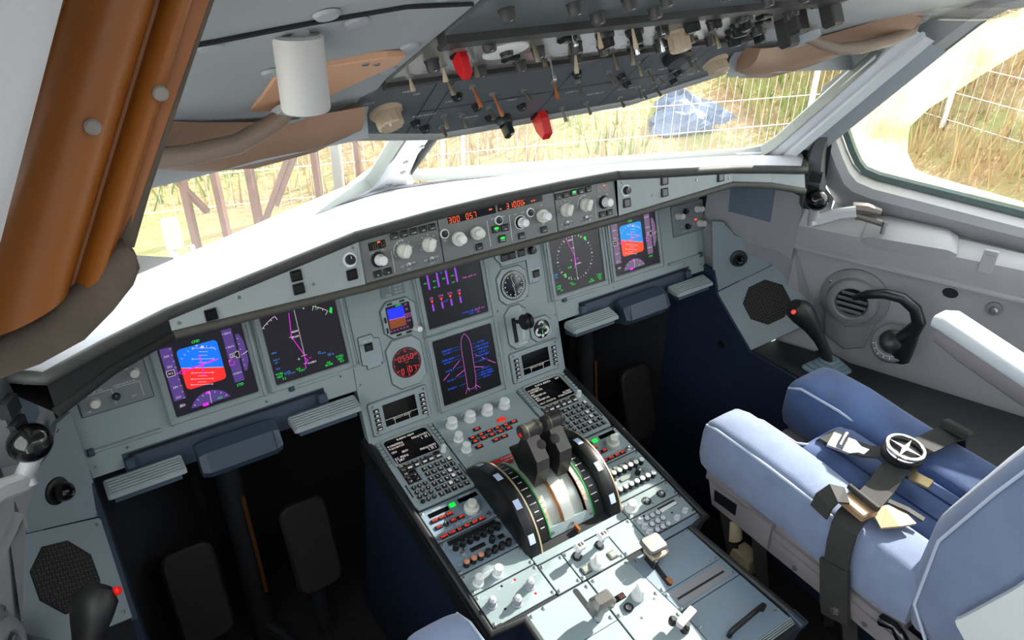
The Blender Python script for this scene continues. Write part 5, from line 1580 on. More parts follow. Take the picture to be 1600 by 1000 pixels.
# aft row
t, cx, cy = module('flap_control_unit', 'large pale panel at the rear with a slotted lever', -.196, -.0515, -.516, -.800, scr=False)
screws(t, [(-.189 - cx, -.524 - cy), (-.060 - cx, -.526 - cy), (-.060 - cx, -.600 - cy), (-.16 - cx, -.522 - cy)], .0042, .0012)
part('slot', MB().prism(rrect(-.0845 - cx, -.558 - cy, .0115, .080, .0055), .0008, .0016), 'gdark', t)
part('cross_seam', MB().line(-.196 - cx, -.6105 - cy, -.0515 - cx, -.6105 - cy, .0014, .0014), 'seam', t)
def lever_knob(name, lab, x, y, build):
    o = thing(name, lab, 'lever', FQ.m(x, y, .001)); build(o); return o
def flap(o):
    part('stem', MB().tube([(0, 0, -.004), (.001, .001, .020), (.003, .004, .034)], [.0075, .0085, .010], 12), 'greyknob', o, smooth=.7)
    rings = []
    for z_, w_, h_ in ((.022, .009, .009), (.032, .0225, .0150), (.052, .0225, .0150), (.060, .0150, .0090)):
        rings.append([(x_ + .004, y_ + .006, z_) for x_, y_ in rrect(0, 0, w_ * 2, h_ * 2, .004, 3)])
    part('handle', MB().loft(rings), 'satin', o, smooth=.6)
lever_knob('flap_lever', 'satin grey faceted lever in the slot of the rear left panel', -.083, -.590, flap)
t, cx, cy = module('trim_panel', 'rear centre panel with a small red digit window and white pointer knob', -.0485, .0575, -.5165, -.800, pts=[(-.0485, -.5165), (.0495, -.5165), (.0585, -.606), (.068, -.680), (.070, -.800), (-.0485, -.800)], scr=False)
screws(t, [(-.041 - cx, -.523 - cy), (.043 - cx, -.524 - cy), (-.043 - cx, -.605 - cy), (.050 - cx, -.605 - cy), (.058 - cx, -.66 - cy)], .0042, .0012)
screws(t, [(.040 - cx, -.612 - cy), (-.008 - cx, -.630 - cy)], .0025, .0012)
part('digit_window', MB().prism(rrect(-.019 - cx, -.5765 - cy, .026, .0125, .001), .0012, .002), 'off', t)
part('digits', MB().seg('06', -.0185 - cx, -.5805 - cy, .0075, .0023), 'dimred', t)
part('trim_knob', knob_mesh(.0120, .030, 'knobw', 'pointer'), None, t, m=TR(.0155 - cx, -.592 - cy, .0012) @ RT(-15, 'Z'))
part('reset_ring', MB().ring(circ(0, 0, .0095, 22), circ(0, 0, .0058, 22), 0, .003), 'black', t, loc=(-.0175 - cx, -.602 - cy, .0012))
part('reset_button', MB().lathe([(.0058, 0), (.0058, .0025), (.004, .0022)], 18), 'metal', t, loc=(-.0175 - cx, -.602 - cy, .0012), smooth=.6)
part('lettering', MB().text('RUD TRIM', -.004 - cx, -.566 - cy, .006, .0016).text('NOSE L', -.002 - cx, -.573 - cy, .005, .0016).line(-.03 - cx, -.558 - cy, .02 - cx, -.552 - cy, .0007, .0016), 'print', t)
t, cx, cy = module('speed_brake_control_unit', 'rear right panel in shade-tinted grey with a diagonal lever slot', .060, .207, -.5245, -.6105, 'pedshade', pts=[(.0515, -.5245), (.214, -.5245), (.224, -.612), (.0605, -.612)], scr=False)
screws(t, [(.061 - cx, -.5295 - cy), (.206 - cx, -.5295 - cy), (.066 - cx, -.606 - cy), (.214 - cx, -.6075 - cy)], .0042, .0012)
screws(t, [(.192 - cx, -.532 - cy), (.200 - cx, -.606 - cy)], .0026, .0012)
part('slot', MB().at(TR(.0905 - cx, -.565 - cy, 0) @ RT(-4, 'Z')).prism(rrect(0, 0, .012, .086, .0055), .0008, .0016), 'gdark', t)
part('slot_end', MB().prism(rrect(.0935 - cx, -.598 - cy, .010, .016, .004), .0014, .0019), 'copper', t)
def spd(o):
    part('stem', MB().prism(rrect(.0, -.004, .010, .030, .003), -.002, .022, .002), 'black', o)
    part('lower_plate', MB().at(TR(.018, .004, .020) @ RT(8, 'Y')).prism(rrect(0, 0, .048, .034, .006), -.005, .004, .002, .001), 'tanmetal', o, smooth=.4)
    part('post', MB().lathe([(.010, .02), (.010, .034)], 14, .014, .006), 'black', o, smooth=.6)
    part('upper_plate', MB().at(TR(.012, .012, .038) @ RT(6, 'Y')).prism(rrect(0, 0, .050, .040, .009), -.006, .005, .003, .002), 'satin', o, smooth=.4)
lever_knob('speed_brake_lever', 'double-plate satin metal lever in the diagonal slot', .0855, -.545, spd)
t, cx, cy = module('printer', 'paper printer slot with a grey bar on the rear right of the pedestal', .062, .214, -.6125, -.6575, 'pedshade', cat='printer', pts=[(.0615, -.6130), (.2245, -.6130), (.230, -.6585), (.066, -.6585)], scr=False)
part('bar', MB().prism([(.072 - cx, -.619 - cy), (.212 - cx, -.6195 - cy), (.2165 - cx, -.652 - cy), (.0765 - cx, -.652 - cy)], .001, .0022, .0005), 'greybar', t)
part('paper_slot', MB().line(.078 - cx, -.6365 - cy, .206 - cx, -.638 - cy, .0045, .0026), 'gdark', t)
screws(t, [(.2195 - cx, -.649 - cy), (.0705 - cx, -.6545 - cy), (.067 - cx, -.619 - cy)], .0042, .0012)
t, cx, cy = module('storage_cover', 'blank rear cover with a black pull handle and a ribbed end', .071, .240, -.660, -.776, 'pedshade', cat='cover', pts=[(.0695, -.660), (.2305, -.660), (.246, -.776), (.0715, -.776)], scr=False)
screws(t, [(.232 - cx, -.752 - cy), (.076 - cx, -.700 - cy)], .0042, .0012)
part('pull_handle', MB().tube([(.112 - cx, -.742 - cy, 0), (.112 - cx, -.742 - cy, .016), (.117 - cx, -.742 - cy, .021), (.205 - cx, -.736 - cy, .021), (.210 - cx, -.736 - cy, .016), (.210 - cx, -.736 - cy, 0)], .0052, 10), 'black', t, smooth=.8)
b = MB()
for k in range(7):
    yy = -.779 - k * .0035 - cy; zz = .001 - k * k * .0004
    b.prism([(.0715 - cx, yy), (.247 - cx, yy), (.247 - cx, yy + .0024), (.0715 - cx, yy + .0024)], zz - .02, zz + .003, .0006)
part('ribbed_end', b, 'bezel', t)
part('end_block', MB().prism([(.248 - cx, -.770 - cy), (.266 - cx, -.770 - cy), (.268 - cx, -.802 - cy), (.248 - cx, -.802 - cy)], -.012, .008, .002), 'slate', t)
def pbrk(o):
    part('stem', MB().lathe([(.009, 0), (.008, .010), (.006, .012), (.006, .024)], 14), 'black', o, smooth=.6)
    part('handle', MB().at(TR(.004, .010, .026) @ RT(12, 'Z')).prism(rrect(0, 0, .050, .016, .003), -.006, .006, .002, .002), 'palehandle', o)
    part('side_knob', MB().lathe([(.008, 0), (.009, .010), (.005, .016)], 14), 'black', o, loc=(-.020, .018, .016), smooth=.6)
lever_knob('parking_brake_handle', 'pale T-shaped parking brake handle at the rear of the pedestal', .046, -.690, pbrk)
# ------------------------------------------------------------------ footwell, consoles
b = MB()
b.box(-.86, .86, .50, .52, -.80, .02)
for sx in (-1, 1): b.box(*sorted((sx * .58, sx * .90)), .33, .35, -.80, .17)
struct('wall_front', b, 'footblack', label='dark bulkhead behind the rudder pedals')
for sx in (-1, 1):
    b = MB()
    b.box(*sorted((sx * .335, sx * .735)), -.006, .075, -.016, -.004)
    b.mat(1).box(*sorted((sx * .345, sx * .725)), .048, .052, -.004, .002)
    t = thing('sliding_table', 'slate blue pull-out table housing under the %s screens' % ("captain's" if sx < 0 else "first officer's"), 'table', FP.m(0, 0))
    part('housing', b, ['slate', 'gdark'], t)
    for u in (.350, .725):
        part('latch', MB().prism(rrect(sx * u, .036, .020, .022, .003), -.006, .010, .003), 'slate', t)
    # central box
    rings = []
    for u in (.457, .470, .600, .614):
        k = .004 if u in (.457, .614) else 0
        rings.append([(sx * u, y, z) for y, z in ((.030 - k, -.004), (.034 - k, .014), (.016 - k, .036 - k), (-.022 + k, .044 - k), (-.036 + k, .030 - k), (-.036 + k, -.01))])
    if sx < 0: rings = [r_[::-1] for r_ in rings]
    part('table_front', MB().loft(rings), 'slate', t)
    part('seam', MB().box(*sorted((sx * .4705, sx * .472)), -.030, .020, .0435, .0446), 'gdark', t)
    for (u0, u1, nm) in ((.640, .777, 'outer'), (.284, .430, 'inner')):
        p = thing('foot_pad', 'ribbed grey pad under the %s screens, %s end' % ("captain's" if sx < 0 else "first officer's", nm), 'pad', FP.m(0, 0), 'foot pads')
        rings = []
        for u in (u0, u0 + .004, u1 - .004, u1):
            k = .003 if u in (u0, u1) else 0
            rings.append([(sx * u, y, z) for y, z in ((.020 - k, .006), (.024 - k, .012), (.004, .046 - k), (-.004, .046 - k), (-.006 + k, .038), (.006, .004))])
        if sx < 0: rings = [r_[::-1] for r_ in rings]
        part('pad', MB().loft(rings), 'pad', p)
        for k in range(6):
            f = (k + .5) / 6
            y, z = .024 - .020 * f, .012 + .034 * f
            part('rib', MB().box(*sorted((sx * (u0 + .006), sx * (u1 - .006))), y - .0012, y + .0012, z - .002, z + .0022), 'bezel', p)
        part('bracket', MB().box(*sorted((sx * (u0 + .01), sx * (u1 - .01))), -.016, .004, -.008, .036), 'slate', p)
# rudder pedals
for sx in (-1, 1):
    for x, y in ((.67, .10), (.40, .10)):
        t = thing('rudder_pedal', 'black rudder pedal under the %s screens, %s one' % ("captain's" if sx < 0 else "first officer's", 'outer' if x > .5 else 'inner'), 'pedal', TR(sx * x, y, -.42) @ RT(-18, 'X'), 'rudder pedals')
        mm = RT(90, 'X')
        part('pad', MB().at(mm).prism(rrect(0, -.02, .115, .24, .03), 0, .02, .006), 'pedal', t, smooth=.4)
        part('arm', MB().tube([(0, .02, -.10), (0, .06, -.20), (0, .08, -.30)], .018, 8), 'footblack', t)
    t = thing('pedal_column', 'slim bronze-edged column between the %s rudder pedals' % ("captain's" if sx < 0 else "first officer's"), 'column', TR(sx * .535, .16, -.70))
    part('post', MB().tube([(0, 0, -.06), (0, .02, .30), (0, .05, .52)], .028, 10), 'footblack', t, smooth=.7)
    part('bronze_edge', MB().tube([(.02, -.022, .12), (.018, -.012, .28), (.016, .006, .42)], .005, 6), 'copper', t, smooth=.7)
    part('foot', MB().tube([(.06, -.10, -.05), (.03, -.05, -.02), (0, -.01, 0)], .016, 8), 'footblack', t, smooth=.7)

def plate3(pts, n, th, ch=0.0):
    n = Vector(n).normalized()
    o = Vector(pts[0])
    ex = (Vector(pts[1]) - o).normalized(); ex = (ex - n * ex.dot(n)).normalized()
    ey = n.cross(ex)
    m = fmat(o, ex, ey, n)
    p2 = [((Vector(p) - o).dot(ex), (Vector(p) - o).dot(ey)) for p in pts]
    return m, p2
N1 = Vector((-.644, -.748, .162)); N2 = Vector((-.7158, -.427, .5526))
for sx in (-1, 1):
    mv = lambda p: (sx * p[0], p[1], p[2])
    side = "captain's" if sx < 0 else "first officer's"
    t = thing('side_console', 'low side console with black top and navy inner face on the %s side' % side, 'console', TR(sx * .80, -.40, -.13))
    ti = TR(-sx * .80, .40, .13)
    b = MB().at(ti)
    pr = [(.34, .05), (.34, -.795), (-1.25, -.795), (-1.25, -.135), (-.196, -.137), (-.048, -.022), (-.026, .044)]
    A = [(sx * .790, y, z) for y, z in pr]; B_ = [(sx * .800, y, z) for y, z in pr]
    n = len(pr)
    fs = [tuple(range(n)), tuple(range(2 * n - 1, n - 1, -1))] + [(i, (i + 1) % n, n + (i + 1) % n, n + i) for i in range(n)]
    b.add(A + B_, fs)
    part('inner_face', b, 'navy', t)
    b = MB().at(ti).prism([(sx * .800, -.192), (sx * .90, -.192), (sx * 1.32, -1.25), (sx * .800, -1.25)], -.16, -.134)
    part('top', b, 'consoletop', t)
    part('round_hole', MB().at(ti).lathe([(.012, -.002), (.012, .002)], 18, sx * .790, -.095, -.165, 'x'), 'black', t)
    # vent panel
    pts = [(.789, .008, .181), (.813, -.012, .179), (.835, -.038, .146), (.890, -.091, .120), (.915, -.124, .070), (.7965, -.042, -.0185), (.790, -.022, .045)]
    nn = Vector(mv(N1)).normalized()
    m, p2 = plate3([mv(p) for p in pts], nn, .01)
    o = thing('console_upper_panel', 'sloping grey panel with a round black air outlet on the %s side' % side, 'panel', m)
    part('plate', MB().prism(p2, -.012, 0, .0008), 'consolep', o)
    c = m.inverted() @ Vector(mv((.846, -.058, .080)))
    part('outlet_socket', MB().lathe([(.024, 0), (.022, .003), (.018, .004)], 24), 'black', o, loc=(c.x, c.y, 0), smooth=.5)
    part('outlet_ball', MB().lathe([(.0165 * math.cos(R(a)), .016 + .0165 * math.sin(R(a))) for a in (-60, -30, 0, 25, 50, 68)] + [(.005, .0305)], 20), 'blackgloss', o, loc=(c.x, c.y, 0), smooth=.9)
    screws(o, [(q[0] * .9 + c.x * .1, q[1] * .9 + c.y * .1) for q in (p2[1], p2[4], p2[5])], .0035, 0)
    # loudspeaker panel
    pts = [(.7965, -.043, -.020), (.915, -.124, .069), (.943, -.256, .006), (.892, -.258, -.061), (.797, -.192, -.134)]
    nn = Vector(mv(N2)).normalized()
    m, p2 = plate3([mv(p) for p in pts], nn, .01)
    o = thing('loudspeaker_panel', 'grey panel with an octagonal black speaker grille on the %s side' % side, 'speaker', m)
    part('plate', MB().prism(p2, -.012, 0, .0008), 'consolep', o)
    c = m.inverted() @ Vector(mv((.868, -.160, -.018)))
    oc = circ(c.x, c.y, .060, 8, R(22.5))
    part('grille_back', MB().prism(oc, -.002, .0008), 'meshd', o)
    g = MB(); st = .0075; k0 = int(.06 / st)
    for i in range(-k0, k0 + 1):
        for j in range(-k0, k0 + 1):
            x, y = i * st, j * st
            if max(abs(x), abs(y), (abs(x) + abs(y)) / 1.42) > .053: continue
            w, h = (.0075, .0022) if (i + j) % 2 else (.0022, .0075)
            g.box(c.x + x - w / 2, c.x + x + w / 2, c.y + y - h / 2, c.y + y + h / 2, .0008, .0020)
    part('grille', g, 'mesh', o)['kind'] = 'stuff'
    part('grille_rim', MB().ring(circ(c.x, c.y, .063, 8, R(22.5)), circ(c.x, c.y, .059, 8, R(22.5)), 0, .002), 'gdark', o)
    screws(o, [(q[0] * .86 + c.x * .14, q[1] * .86 + c.y * .14) for q in p2[:3]] + [(p2[4][0] * .86 + c.x * .14, p2[4][1] * .86 + c.y * .14)], .0035, 0)

    # side stick
    t = thing('side_stick', 'black side-stick controller with a red button and %s' % ('grey ribbed boot ahead of the blue seat' if sx > 0 else 'black grip beside the left speaker grille'), 'side stick', TR(sx * .885, -.37, -.134))
    L = lambda p: (sx * p[0] - sx * .885, p[1] + .37, p[2] + .134)
    part('base_plate', MB().prism(rrect(0, 0, .17, .15, .01), 0, .003), 'consoletop', t)
    for k in range(4):
        w = .105 - k * .018
        part('boot_fold', MB().prism(rrect(sx * k * .004, k * .002, w, w * .86, .012), .003 + k * .007, .012 + k * .007, .003, .002), 'boot', t, smooth=.5)
    path = [(.890, -.366, -.112), (.884, -.358, -.082), (.872, -.338, -.048), (.860, -.316, -.016), (.845, -.296, .010), (.831, -.282, .030), (.821, -.274, .042)]
    rad = [.0135, .0145, .0165, .024, .035, .037, .022]
    rings = []
    pv = [Vector(L(p)) for p in path]
    for i, p in enumerate(pv):
        d = (pv[min(i + 1, len(pv) - 1)] - pv[max(i - 1, 0)]).normalized()
        s = d.cross(Vector((0, 1, 0))).normalized(); u_ = s.cross(d)
        rings.append([tuple(p + s * (rad[i] * .82 * math.cos(R(a))) + u_ * (rad[i] * 1.12 * math.sin(R(a)))) for a in range(0, 360, 30)])
    b = MB(); b.loft(rings)
    part('grip', b, 'stick', t, smooth=.9)
    part('hand_rest', MB().tube([L((.873, -.342, -.050)), L((.880, -.322, -.045)), L((.884, -.312, -.052))], [.013, .014, .008], 10), 'stick', t, smooth=.9)
    up = Vector((sx * -.45, -.50, .74)).normalized()
    q = up.to_track_quat('Z', 'Y').to_matrix().to_4x4()
    part('thumb_disc', MB().lathe([(.0125, -.006), (.0125, .001), (.010, .002), (.010, .0035), (.007, .004)], 20), 'greyknob' if sx > 0 else 'stick', t, m=TR(*L((.824, -.303, .045))) @ q, smooth=.5)
    part('red_button', MB().lathe([(.0068, -.008), (.0068, .005), (.0050, .0075)], 16), 'redbutton', t, m=TR(*L((.804, -.289, .033))) @ Vector((sx * -.85, -.35, .35)).to_track_quat('Z', 'Y').to_matrix().to_4x4(), smooth=.6, label='red push button')
    part('trigger', MB().tube([L((.820, -.268, .030)), L((.824, -.264, .014))], .006, 8), 'black', t, smooth=.8)

# ------------------------------------------------------------------ window handles, air outlets, steering tillers on the side walls
for sx in (-1, 1):
    mv = lambda p: Vector((sx * p[0], p[1], p[2]))
    WF = lambda s, d, z: mv(wp(s, d, z))
    suf = 'left' if sx < 0 else 'right'
    base = WF(.06, -.03, .25)
    ax = mv(WA); inw = -mv(WO)
    m = fmat(base, ax, Vector((0, 0, 1)) if sx < 0 else Vector((0, 0, 1)), ax.cross(Vector((0, 0, 1))).normalized())
    t = thing('window_handle', 'window latch lever with a glossy black ball on the %s sill' % suf, 'handle', TR(*base))
    L = lambda v: tuple(Vector(v) - base)
    bl = mv((.840, -.258, .320))
    rings = [(.0285 * math.cos(R(a)), .0255 * math.sin(R(a))) for a in range(-80, 81, 16)]
    part('ball', MB().lathe([(.003, -.0258)] + rings + [(.003, .0258)], 28), 'blackgloss', t, m=TR(*L(bl)) @ RT(sx * 10, 'Y'), smooth=.9)
    part('neck', MB().tube([L(bl - Vector((0, 0, .02))), L(WF(.008, -.045, .262)), L(WF(.014, -.044, .250))], [.012, .013, .016], 14), 'armgrey', t, smooth=.8)
    path = [WF(.008, -.045, .254), WF(.030, -.042, .264), WF(.062, -.036, .284), WF(.100, -.025, .296)]
    rings = []
    for i, p in enumerate(path):
        d = (path[min(i + 1, 3)] - path[max(i - 1, 0)]).normalized()
        s_ = d.cross(Vector((0, 0, 1))).normalized(); u_ = s_.cross(d)
        rings.append([L(p + s_ * (a * .011) + u_ * (k * .014)) for a, k in ((-1, -.6), (-1, .6), (-.5, 1), (.5, 1), (1, .6), (1, -.6), (.5, -1), (-.5, -1))])
    part('lever_arm', MB().loft(rings), 'armgrey', t, smooth=.7)
    part('pivot_bracket', MB().tube([L(WF(.088, -.012, .300)), L(WF(.118, -.006, .302)), L(WF(.150, .004, .296))], [.014, .015, .010], 8), 'castgrey', t, smooth=.5)
    part('pivot_bracket', MB().tube([L(WF(.100, -.012, .282)), L(WF(.140, -.004, .276)), L(WF(.172, .004, .268))], [.009, .009, .008], 8), 'castgrey', t, smooth=.5)
    for s in (.105, .168): part('pivot_pin', MB().lathe([(.006, -.016), (.006, .016)], 12), 'screw', t, loc=L(WF(s, -.01, .288 if s < .15 else .266)), smooth=.6)
    part('shadow_slot', MB().box(-.001, .001, -.001, .001, -.001, .001), 'gdark', t) if False else None
    # air outlet
    c = WF(.142, .012, .046)
    qm = inw.to_track_quat('Z', 'Y').to_matrix().to_4x4()
    mm = TR(*c) @ qm @ RT(-14 * sx, 'X' if False else 'Y')
    t = thing('air_outlet', 'round grey air outlet with slats on the %s wall' % suf, 'air vent', TR(*c) @ qm)
    part('housing', MB().lathe([(.088, -.03), (.085, -.006), (.074, .002), (.066, .004), (.062, .016), (.052, .022), (.044, .023), (.041, .020), (.039, .004)], 36), 'ventgrey', t, smooth=.5)
    part('throat', MB().lathe([(.039, .0045), (.001, .0050)], 28), 'black', t)
    for k in range(4):
        y = -.024 + k * .016; w = math.sqrt(max(.0001, .038 ** 2 - y * y))
        part('slat', MB().at(TR(0, y, .014) @ RT(30, 'X')).box(-w, w, -.005, .005, -.0012, .0012), 'ventgrey', t)
    part('lower_casing', MB().prism([(-.07, -.02), (.07, -.02), (.055, -.13), (.01, -.15), (-.05, -.12)], -.03, .0, .006), 'ventgrey', t)
    for a in (30, 150, 270): part('screw', screw_mesh(.0045), None, t, loc=(.075 * math.cos(R(a)), .075 * math.sin(R(a)), .0015))
    # steering tiller
    c = WF(.262, -.035, -.015)
    t = thing('steering_tiller', 'black curved steering tiller with a printed dial on the %s wall' % suf, 'tiller', TR(*c))
    L = lambda v: tuple(Vector(v) - c)
    tilt = (inw * .8 + Vector((0, 0, .6))).normalized().to_track_quat('Z', 'Y').to_matrix().to_4x4()
    d_ = part('dial', MB().lathe([(.050, -.02), (.050, 0), (.046, .004), (.030, .005)], 32), 'dialgrey', t, m=TR(0, 0, 0) @ tilt, smooth=.5)
    bb = MB()
    for k in range(9):
        a = R(-160 + k * 20); bb.line(.040 * math.cos(a), .040 * math.sin(a), .045 * math.cos(a), .045 * math.sin(a), .0018, .0045)
    bb.hoop(0, 0, .037, .0012, .0052, 20, -165, 5)
    part('dial_marks', bb, 'print', d_)
    part('hub', MB().lathe([(.030, 0), (.030, .02), (.026, .034), (.012, .042)], 24), 'tiller', t, m=tilt, smooth=.6)
    path = [WF(.150, -.045, .082), WF(.178, -.062, .108), WF(.215, -.066, .124), WF(.256, -.064, .124), (WF(.290, -.060, .103)), WF(.306, -.056, .070), WF(.300, -.052, .036), WF(.276, -.056, .012)]
    part('handle', MB().tube([L(p) for p in path], [.008, .011, .0125, .0135, .015, .017, .018, .014], 12), 'tiller', t, smooth=.9)
    part('handle_web', MB().tube([L(WF(.300, -.05, .05)), L(WF(.29, -.04, .0)), L(WF(.285, -.03, -.05))], [.016, .028, .03], 10), 'tiller', t, smooth=.9)
    # small wall fittings
    o = thing('wall_socket', 'dark oval opening in the %s wall behind the tiller' % suf, 'opening', TR(*WF(.348, .022, .130)) @ qm)
    part('rim', MB().ring([(x * .021, y * .016) for x, y in circ(0, 0, 1, 20)], [(x * .018, y * .0135) for x, y in circ(0, 0, 1, 20)], -.004, .002), 'linerc', o)
    part('hole', MB().prism([(x * .018, y * .0135) for x, y in circ(0, 0, 1, 20)], -.004, .0004), 'black', o)
    o = thing('wall_fastener', 'round grey fastener on the %s wall below the sill' % suf, 'fastener', TR(*WF(.446, .022, .118)) @ qm)
    part('washer', MB().lathe([(.018, 0), (.017, .004), (.012, .005)], 22), 'ventgrey', o, smooth=.6)
    part('bolt', MB().lathe([(.009, .004), (.009, .012), (.005, .016)], 8), 'screw', o, smooth=.4)
    o = thing('sill_latch', 'small rectangular latch cover on the %s sill ledge' % suf, 'cover', TR(*WF(.40, -.002, .238)) @ qm)
    part('plate', MB().prism(rrect(0, 0, .030, .058, .003), -.003, .004, .0015), 'liner', o)
    part('groove', MB().line(-.010, .018, .010, .018, .0014, .0043), 'seal', o)
    # blue-grey cover plate ahead of the wall
    pts = [(.832, -.005, .300), (.868, -.118, .300), (.876, -.118, .205), (.838, -.005, .205)]
    p3 = [mv(p) + Vector((-sx * .006, -.001, 0)) for p in pts]
    nn = (p3[1] - p3[0]).cross(p3[3] - p3[0]).normalized()
    if nn.x * sx > 0: nn = -nn
    m_, p2 = plate3(p3, nn, .01)
    o = thing('blanking_plate', 'flat blue-grey blanking plate at the %s end below the glareshield' % suf, 'plate', m_)
    part('plate', MB().prism(p2, -.004, .001, .0005), 'slateplate', o)
    screws(o, [(p2[1][0] * .93, p2[1][1] * .93 + .0), (p2[3][0] * .9 + .002, p2[3][1] * .93)], .003, .001)

# ------------------------------------------------------------------ seats
def sellipse(cx, cz, w, h, n=20, e=.45):
    out = []
    for i in range(n):
        a = 2 * math.pi * i / n
        c, s = math.cos(a), math.sin(a)
        out.append((cx + w * math.copysign(abs(c) ** e, c), cz + h * math.copysign(abs(s) ** e, s)))
    return out
def seat(sx, dy, dz, label, detail=True):
    o = thing('pilot_seat', label, 'seat', TR(sx * .55, -.70 + dy, -.76))
    V = lambda x, y, z: (sx * x - sx * .55, y + .70, z + dz + .76)
    def ringloft(secs):
        rings = []
        for (y, cx, cz, w, h) in secs:
            r_ = [V(x, y, z) for x, z in sellipse(cx, cz, w, h)]
            rings.append(r_ if sx > 0 else r_[::-1])
        return MB().loft(rings[::-1])
    # thigh bolsters
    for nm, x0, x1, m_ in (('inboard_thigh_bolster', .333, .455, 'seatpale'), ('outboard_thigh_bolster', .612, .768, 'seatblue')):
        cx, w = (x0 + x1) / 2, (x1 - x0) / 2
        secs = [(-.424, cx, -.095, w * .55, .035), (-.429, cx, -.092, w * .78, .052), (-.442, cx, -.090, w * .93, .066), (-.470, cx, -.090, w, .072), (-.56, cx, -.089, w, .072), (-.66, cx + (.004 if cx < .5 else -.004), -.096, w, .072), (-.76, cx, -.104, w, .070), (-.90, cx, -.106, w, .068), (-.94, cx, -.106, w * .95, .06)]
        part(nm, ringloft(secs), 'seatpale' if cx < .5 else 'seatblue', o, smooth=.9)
    secs = [(-.585, .534, -.105, .070, .04), (-.592, .534, -.10, .082, .055), (-.62, .534, -.098, .088, .062), (-.75, .534, -.104, .090, .062), (-.93, .534, -.108, .090, .062)]
    part('centre_pad', ringloft(secs), 'seatblue', o, smooth=.9)
    for k in (-.03, .03):
        part('pad_crease', MB().tube([V(.534 + k, -.62, -.036), V(.534 + k, -.75, -.0415), V(.534 + k, -.90, -.0455)], .0022, 6), 'seatcrease', o)
    # piping
    part('piping', MB().tube([V(.346, -.436, -.040), V(.341, -.47, -.030), V(.341, -.60, -.031), V(.345, -.70, -.040), V(.343, -.80, -.046)], .0032, 6), 'piping', o, smooth=.9)
    part('piping', MB().tube([V(.624, -.436, -.048), V(.620, -.47, -.030), V(.620, -.57, -.029), V(.624, -.64, -.040)], .0032, 6), 'piping', o, smooth=.9)
    part('piping', MB().tube([V(.448, -.44, -.05), V(.452, -.50, -.032), V(.458, -.585, -.038), V(.50, -.60, -.052), V(.60, -.60, -.055), V(.616, -.59, -.06)], .003, 6), 'piping', o, smooth=.9)
    part('cushion_base', MB().at(TR(0, 0, 0)).hexa([V(.345, -.46, -.172), V(.755, -.46, -.172), V(.755, -.94, -.185), V(.345, -.94, -.185), V(.345, -.46, -.152), V(.755, -.46, -.152), V(.755, -.94, -.160), V(.345, -.94, -.160)]), 'seatframe', o)
    # backrest
    rings = []
    for z, yf, w, th in ((-.165, -.955, .19, .05), (-.150, -.925, .212, .07), (-.10, -.905, .222, .085), (.06, -.908, .225, .09), (.20, -.955, .225, .09), (.30, -.992, .222, .09), (.42, -1.035, .21, .085), (.52, -1.07, .19, .075), (.56, -1.09, .16, .05)):
        r_ = [V(x, y, z) for x, y in sellipse(.555, yf - th, w, th, 28, .42)]
        rings.append(r_ if sx > 0 else r_[::-1])
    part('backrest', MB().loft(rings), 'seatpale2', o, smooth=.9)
    part('backrest_piping', MB().tube([V(.333, y - .030, z) for z, y in ((-.15, -.955), (-.09, -.915), (.06, -.912), (.20, -.957), (.30, -.994), (.42, -1.036))], .003, 6), 'piping', o, smooth=.9)
    fr = [V(x, y, z) for x, y, z in ((.372, -.916, -.12), (.738, -.916, -.12), (.738, -.902, .06), (.372, -.902, .06))]
    # armrests
    part('outboard_armrest', ringloft_arm(V, sx, [(.802, -.632, .184), (.802, -.655, .188), (.803, -.84, .150), (.806, -1.02, .112), (.806, -1.05, .102)], .036, .018), ['armpad', 'seatframe'], o, smooth=.8)
    part('outboard_armrest_base', ringloft_arm(V, sx, [(.804, -.645, .156), (.804, -.70, .146), (.805, -.86, .112), (.806, -1.04, .072)], .033, .024), 'seatframe', o, smooth=.8)
    rings = []
    for y, z, s in ((-1.012, -.060, .6), (-1.018, -.045, 1), (-1.06, .06, 1), (-1.12, .24, 1), (-1.14, .30, .8)):
        r_ = []
        for a in range(0, 360, 30):
            c, sn = math.cos(R(a)), math.sin(R(a))
            c = math.copysign(abs(c) ** .5, c); sn = math.copysign(abs(sn) ** .5, sn)
            r_.append(V(.318 + .013 * c, y - .045 * s + .042 * s * sn, z + .02 * sn))
        rings.append(r_ if sx > 0 else r_[::-1])
    part('inboard_armrest', MB().loft(rings), 'armpad', o, smooth=.8, label='pale folded armrest')
    # frame beam along the inboard side
    b = MB()
    b.hexa([V(.338, -.495, -.222), V(.352, -.495, -.222), V(.352, -1.02, -.232), V(.338, -1.02, -.232), V(.338, -.475, -.165), V(.352, -.475, -.165), V(.352, -1.02, -.172), V(.338, -1.02, -.172)])
    b.hexa([V(.333, -.66, -.200), V(.338, -.66, -.200), V(.338, -1.02, -.210), V(.333, -1.02, -.210), V(.333, -.66, -.182), V(.338, -.66, -.182), V(.338, -1.02, -.190), V(.333, -1.02, -.190)])
    part('side_beam', b, 'seatframe', o)
    part('beam_label', MB().hexa([V(.3362, -.500, -.205), V(.3385, -.500, -.205), V(.3385, -.560, -.202), V(.3362, -.560, -.202), V(.3362, -.496, -.178), V(.3385, -.496, -.178), V(.3385, -.558, -.172), V(.3362, -.558, -.172)]), 'black', o, label='black label on the seat beam')
    for y in (-.72, -.80, -.88, -.96):
        part('beam_bolt', MB().lathe([(.006, 0), (.005, .003)], 10), 'screw', o, m=TR(*V(.3375, y, -.215)) @ RT(-90 * sx, 'Y'), smooth=.6)
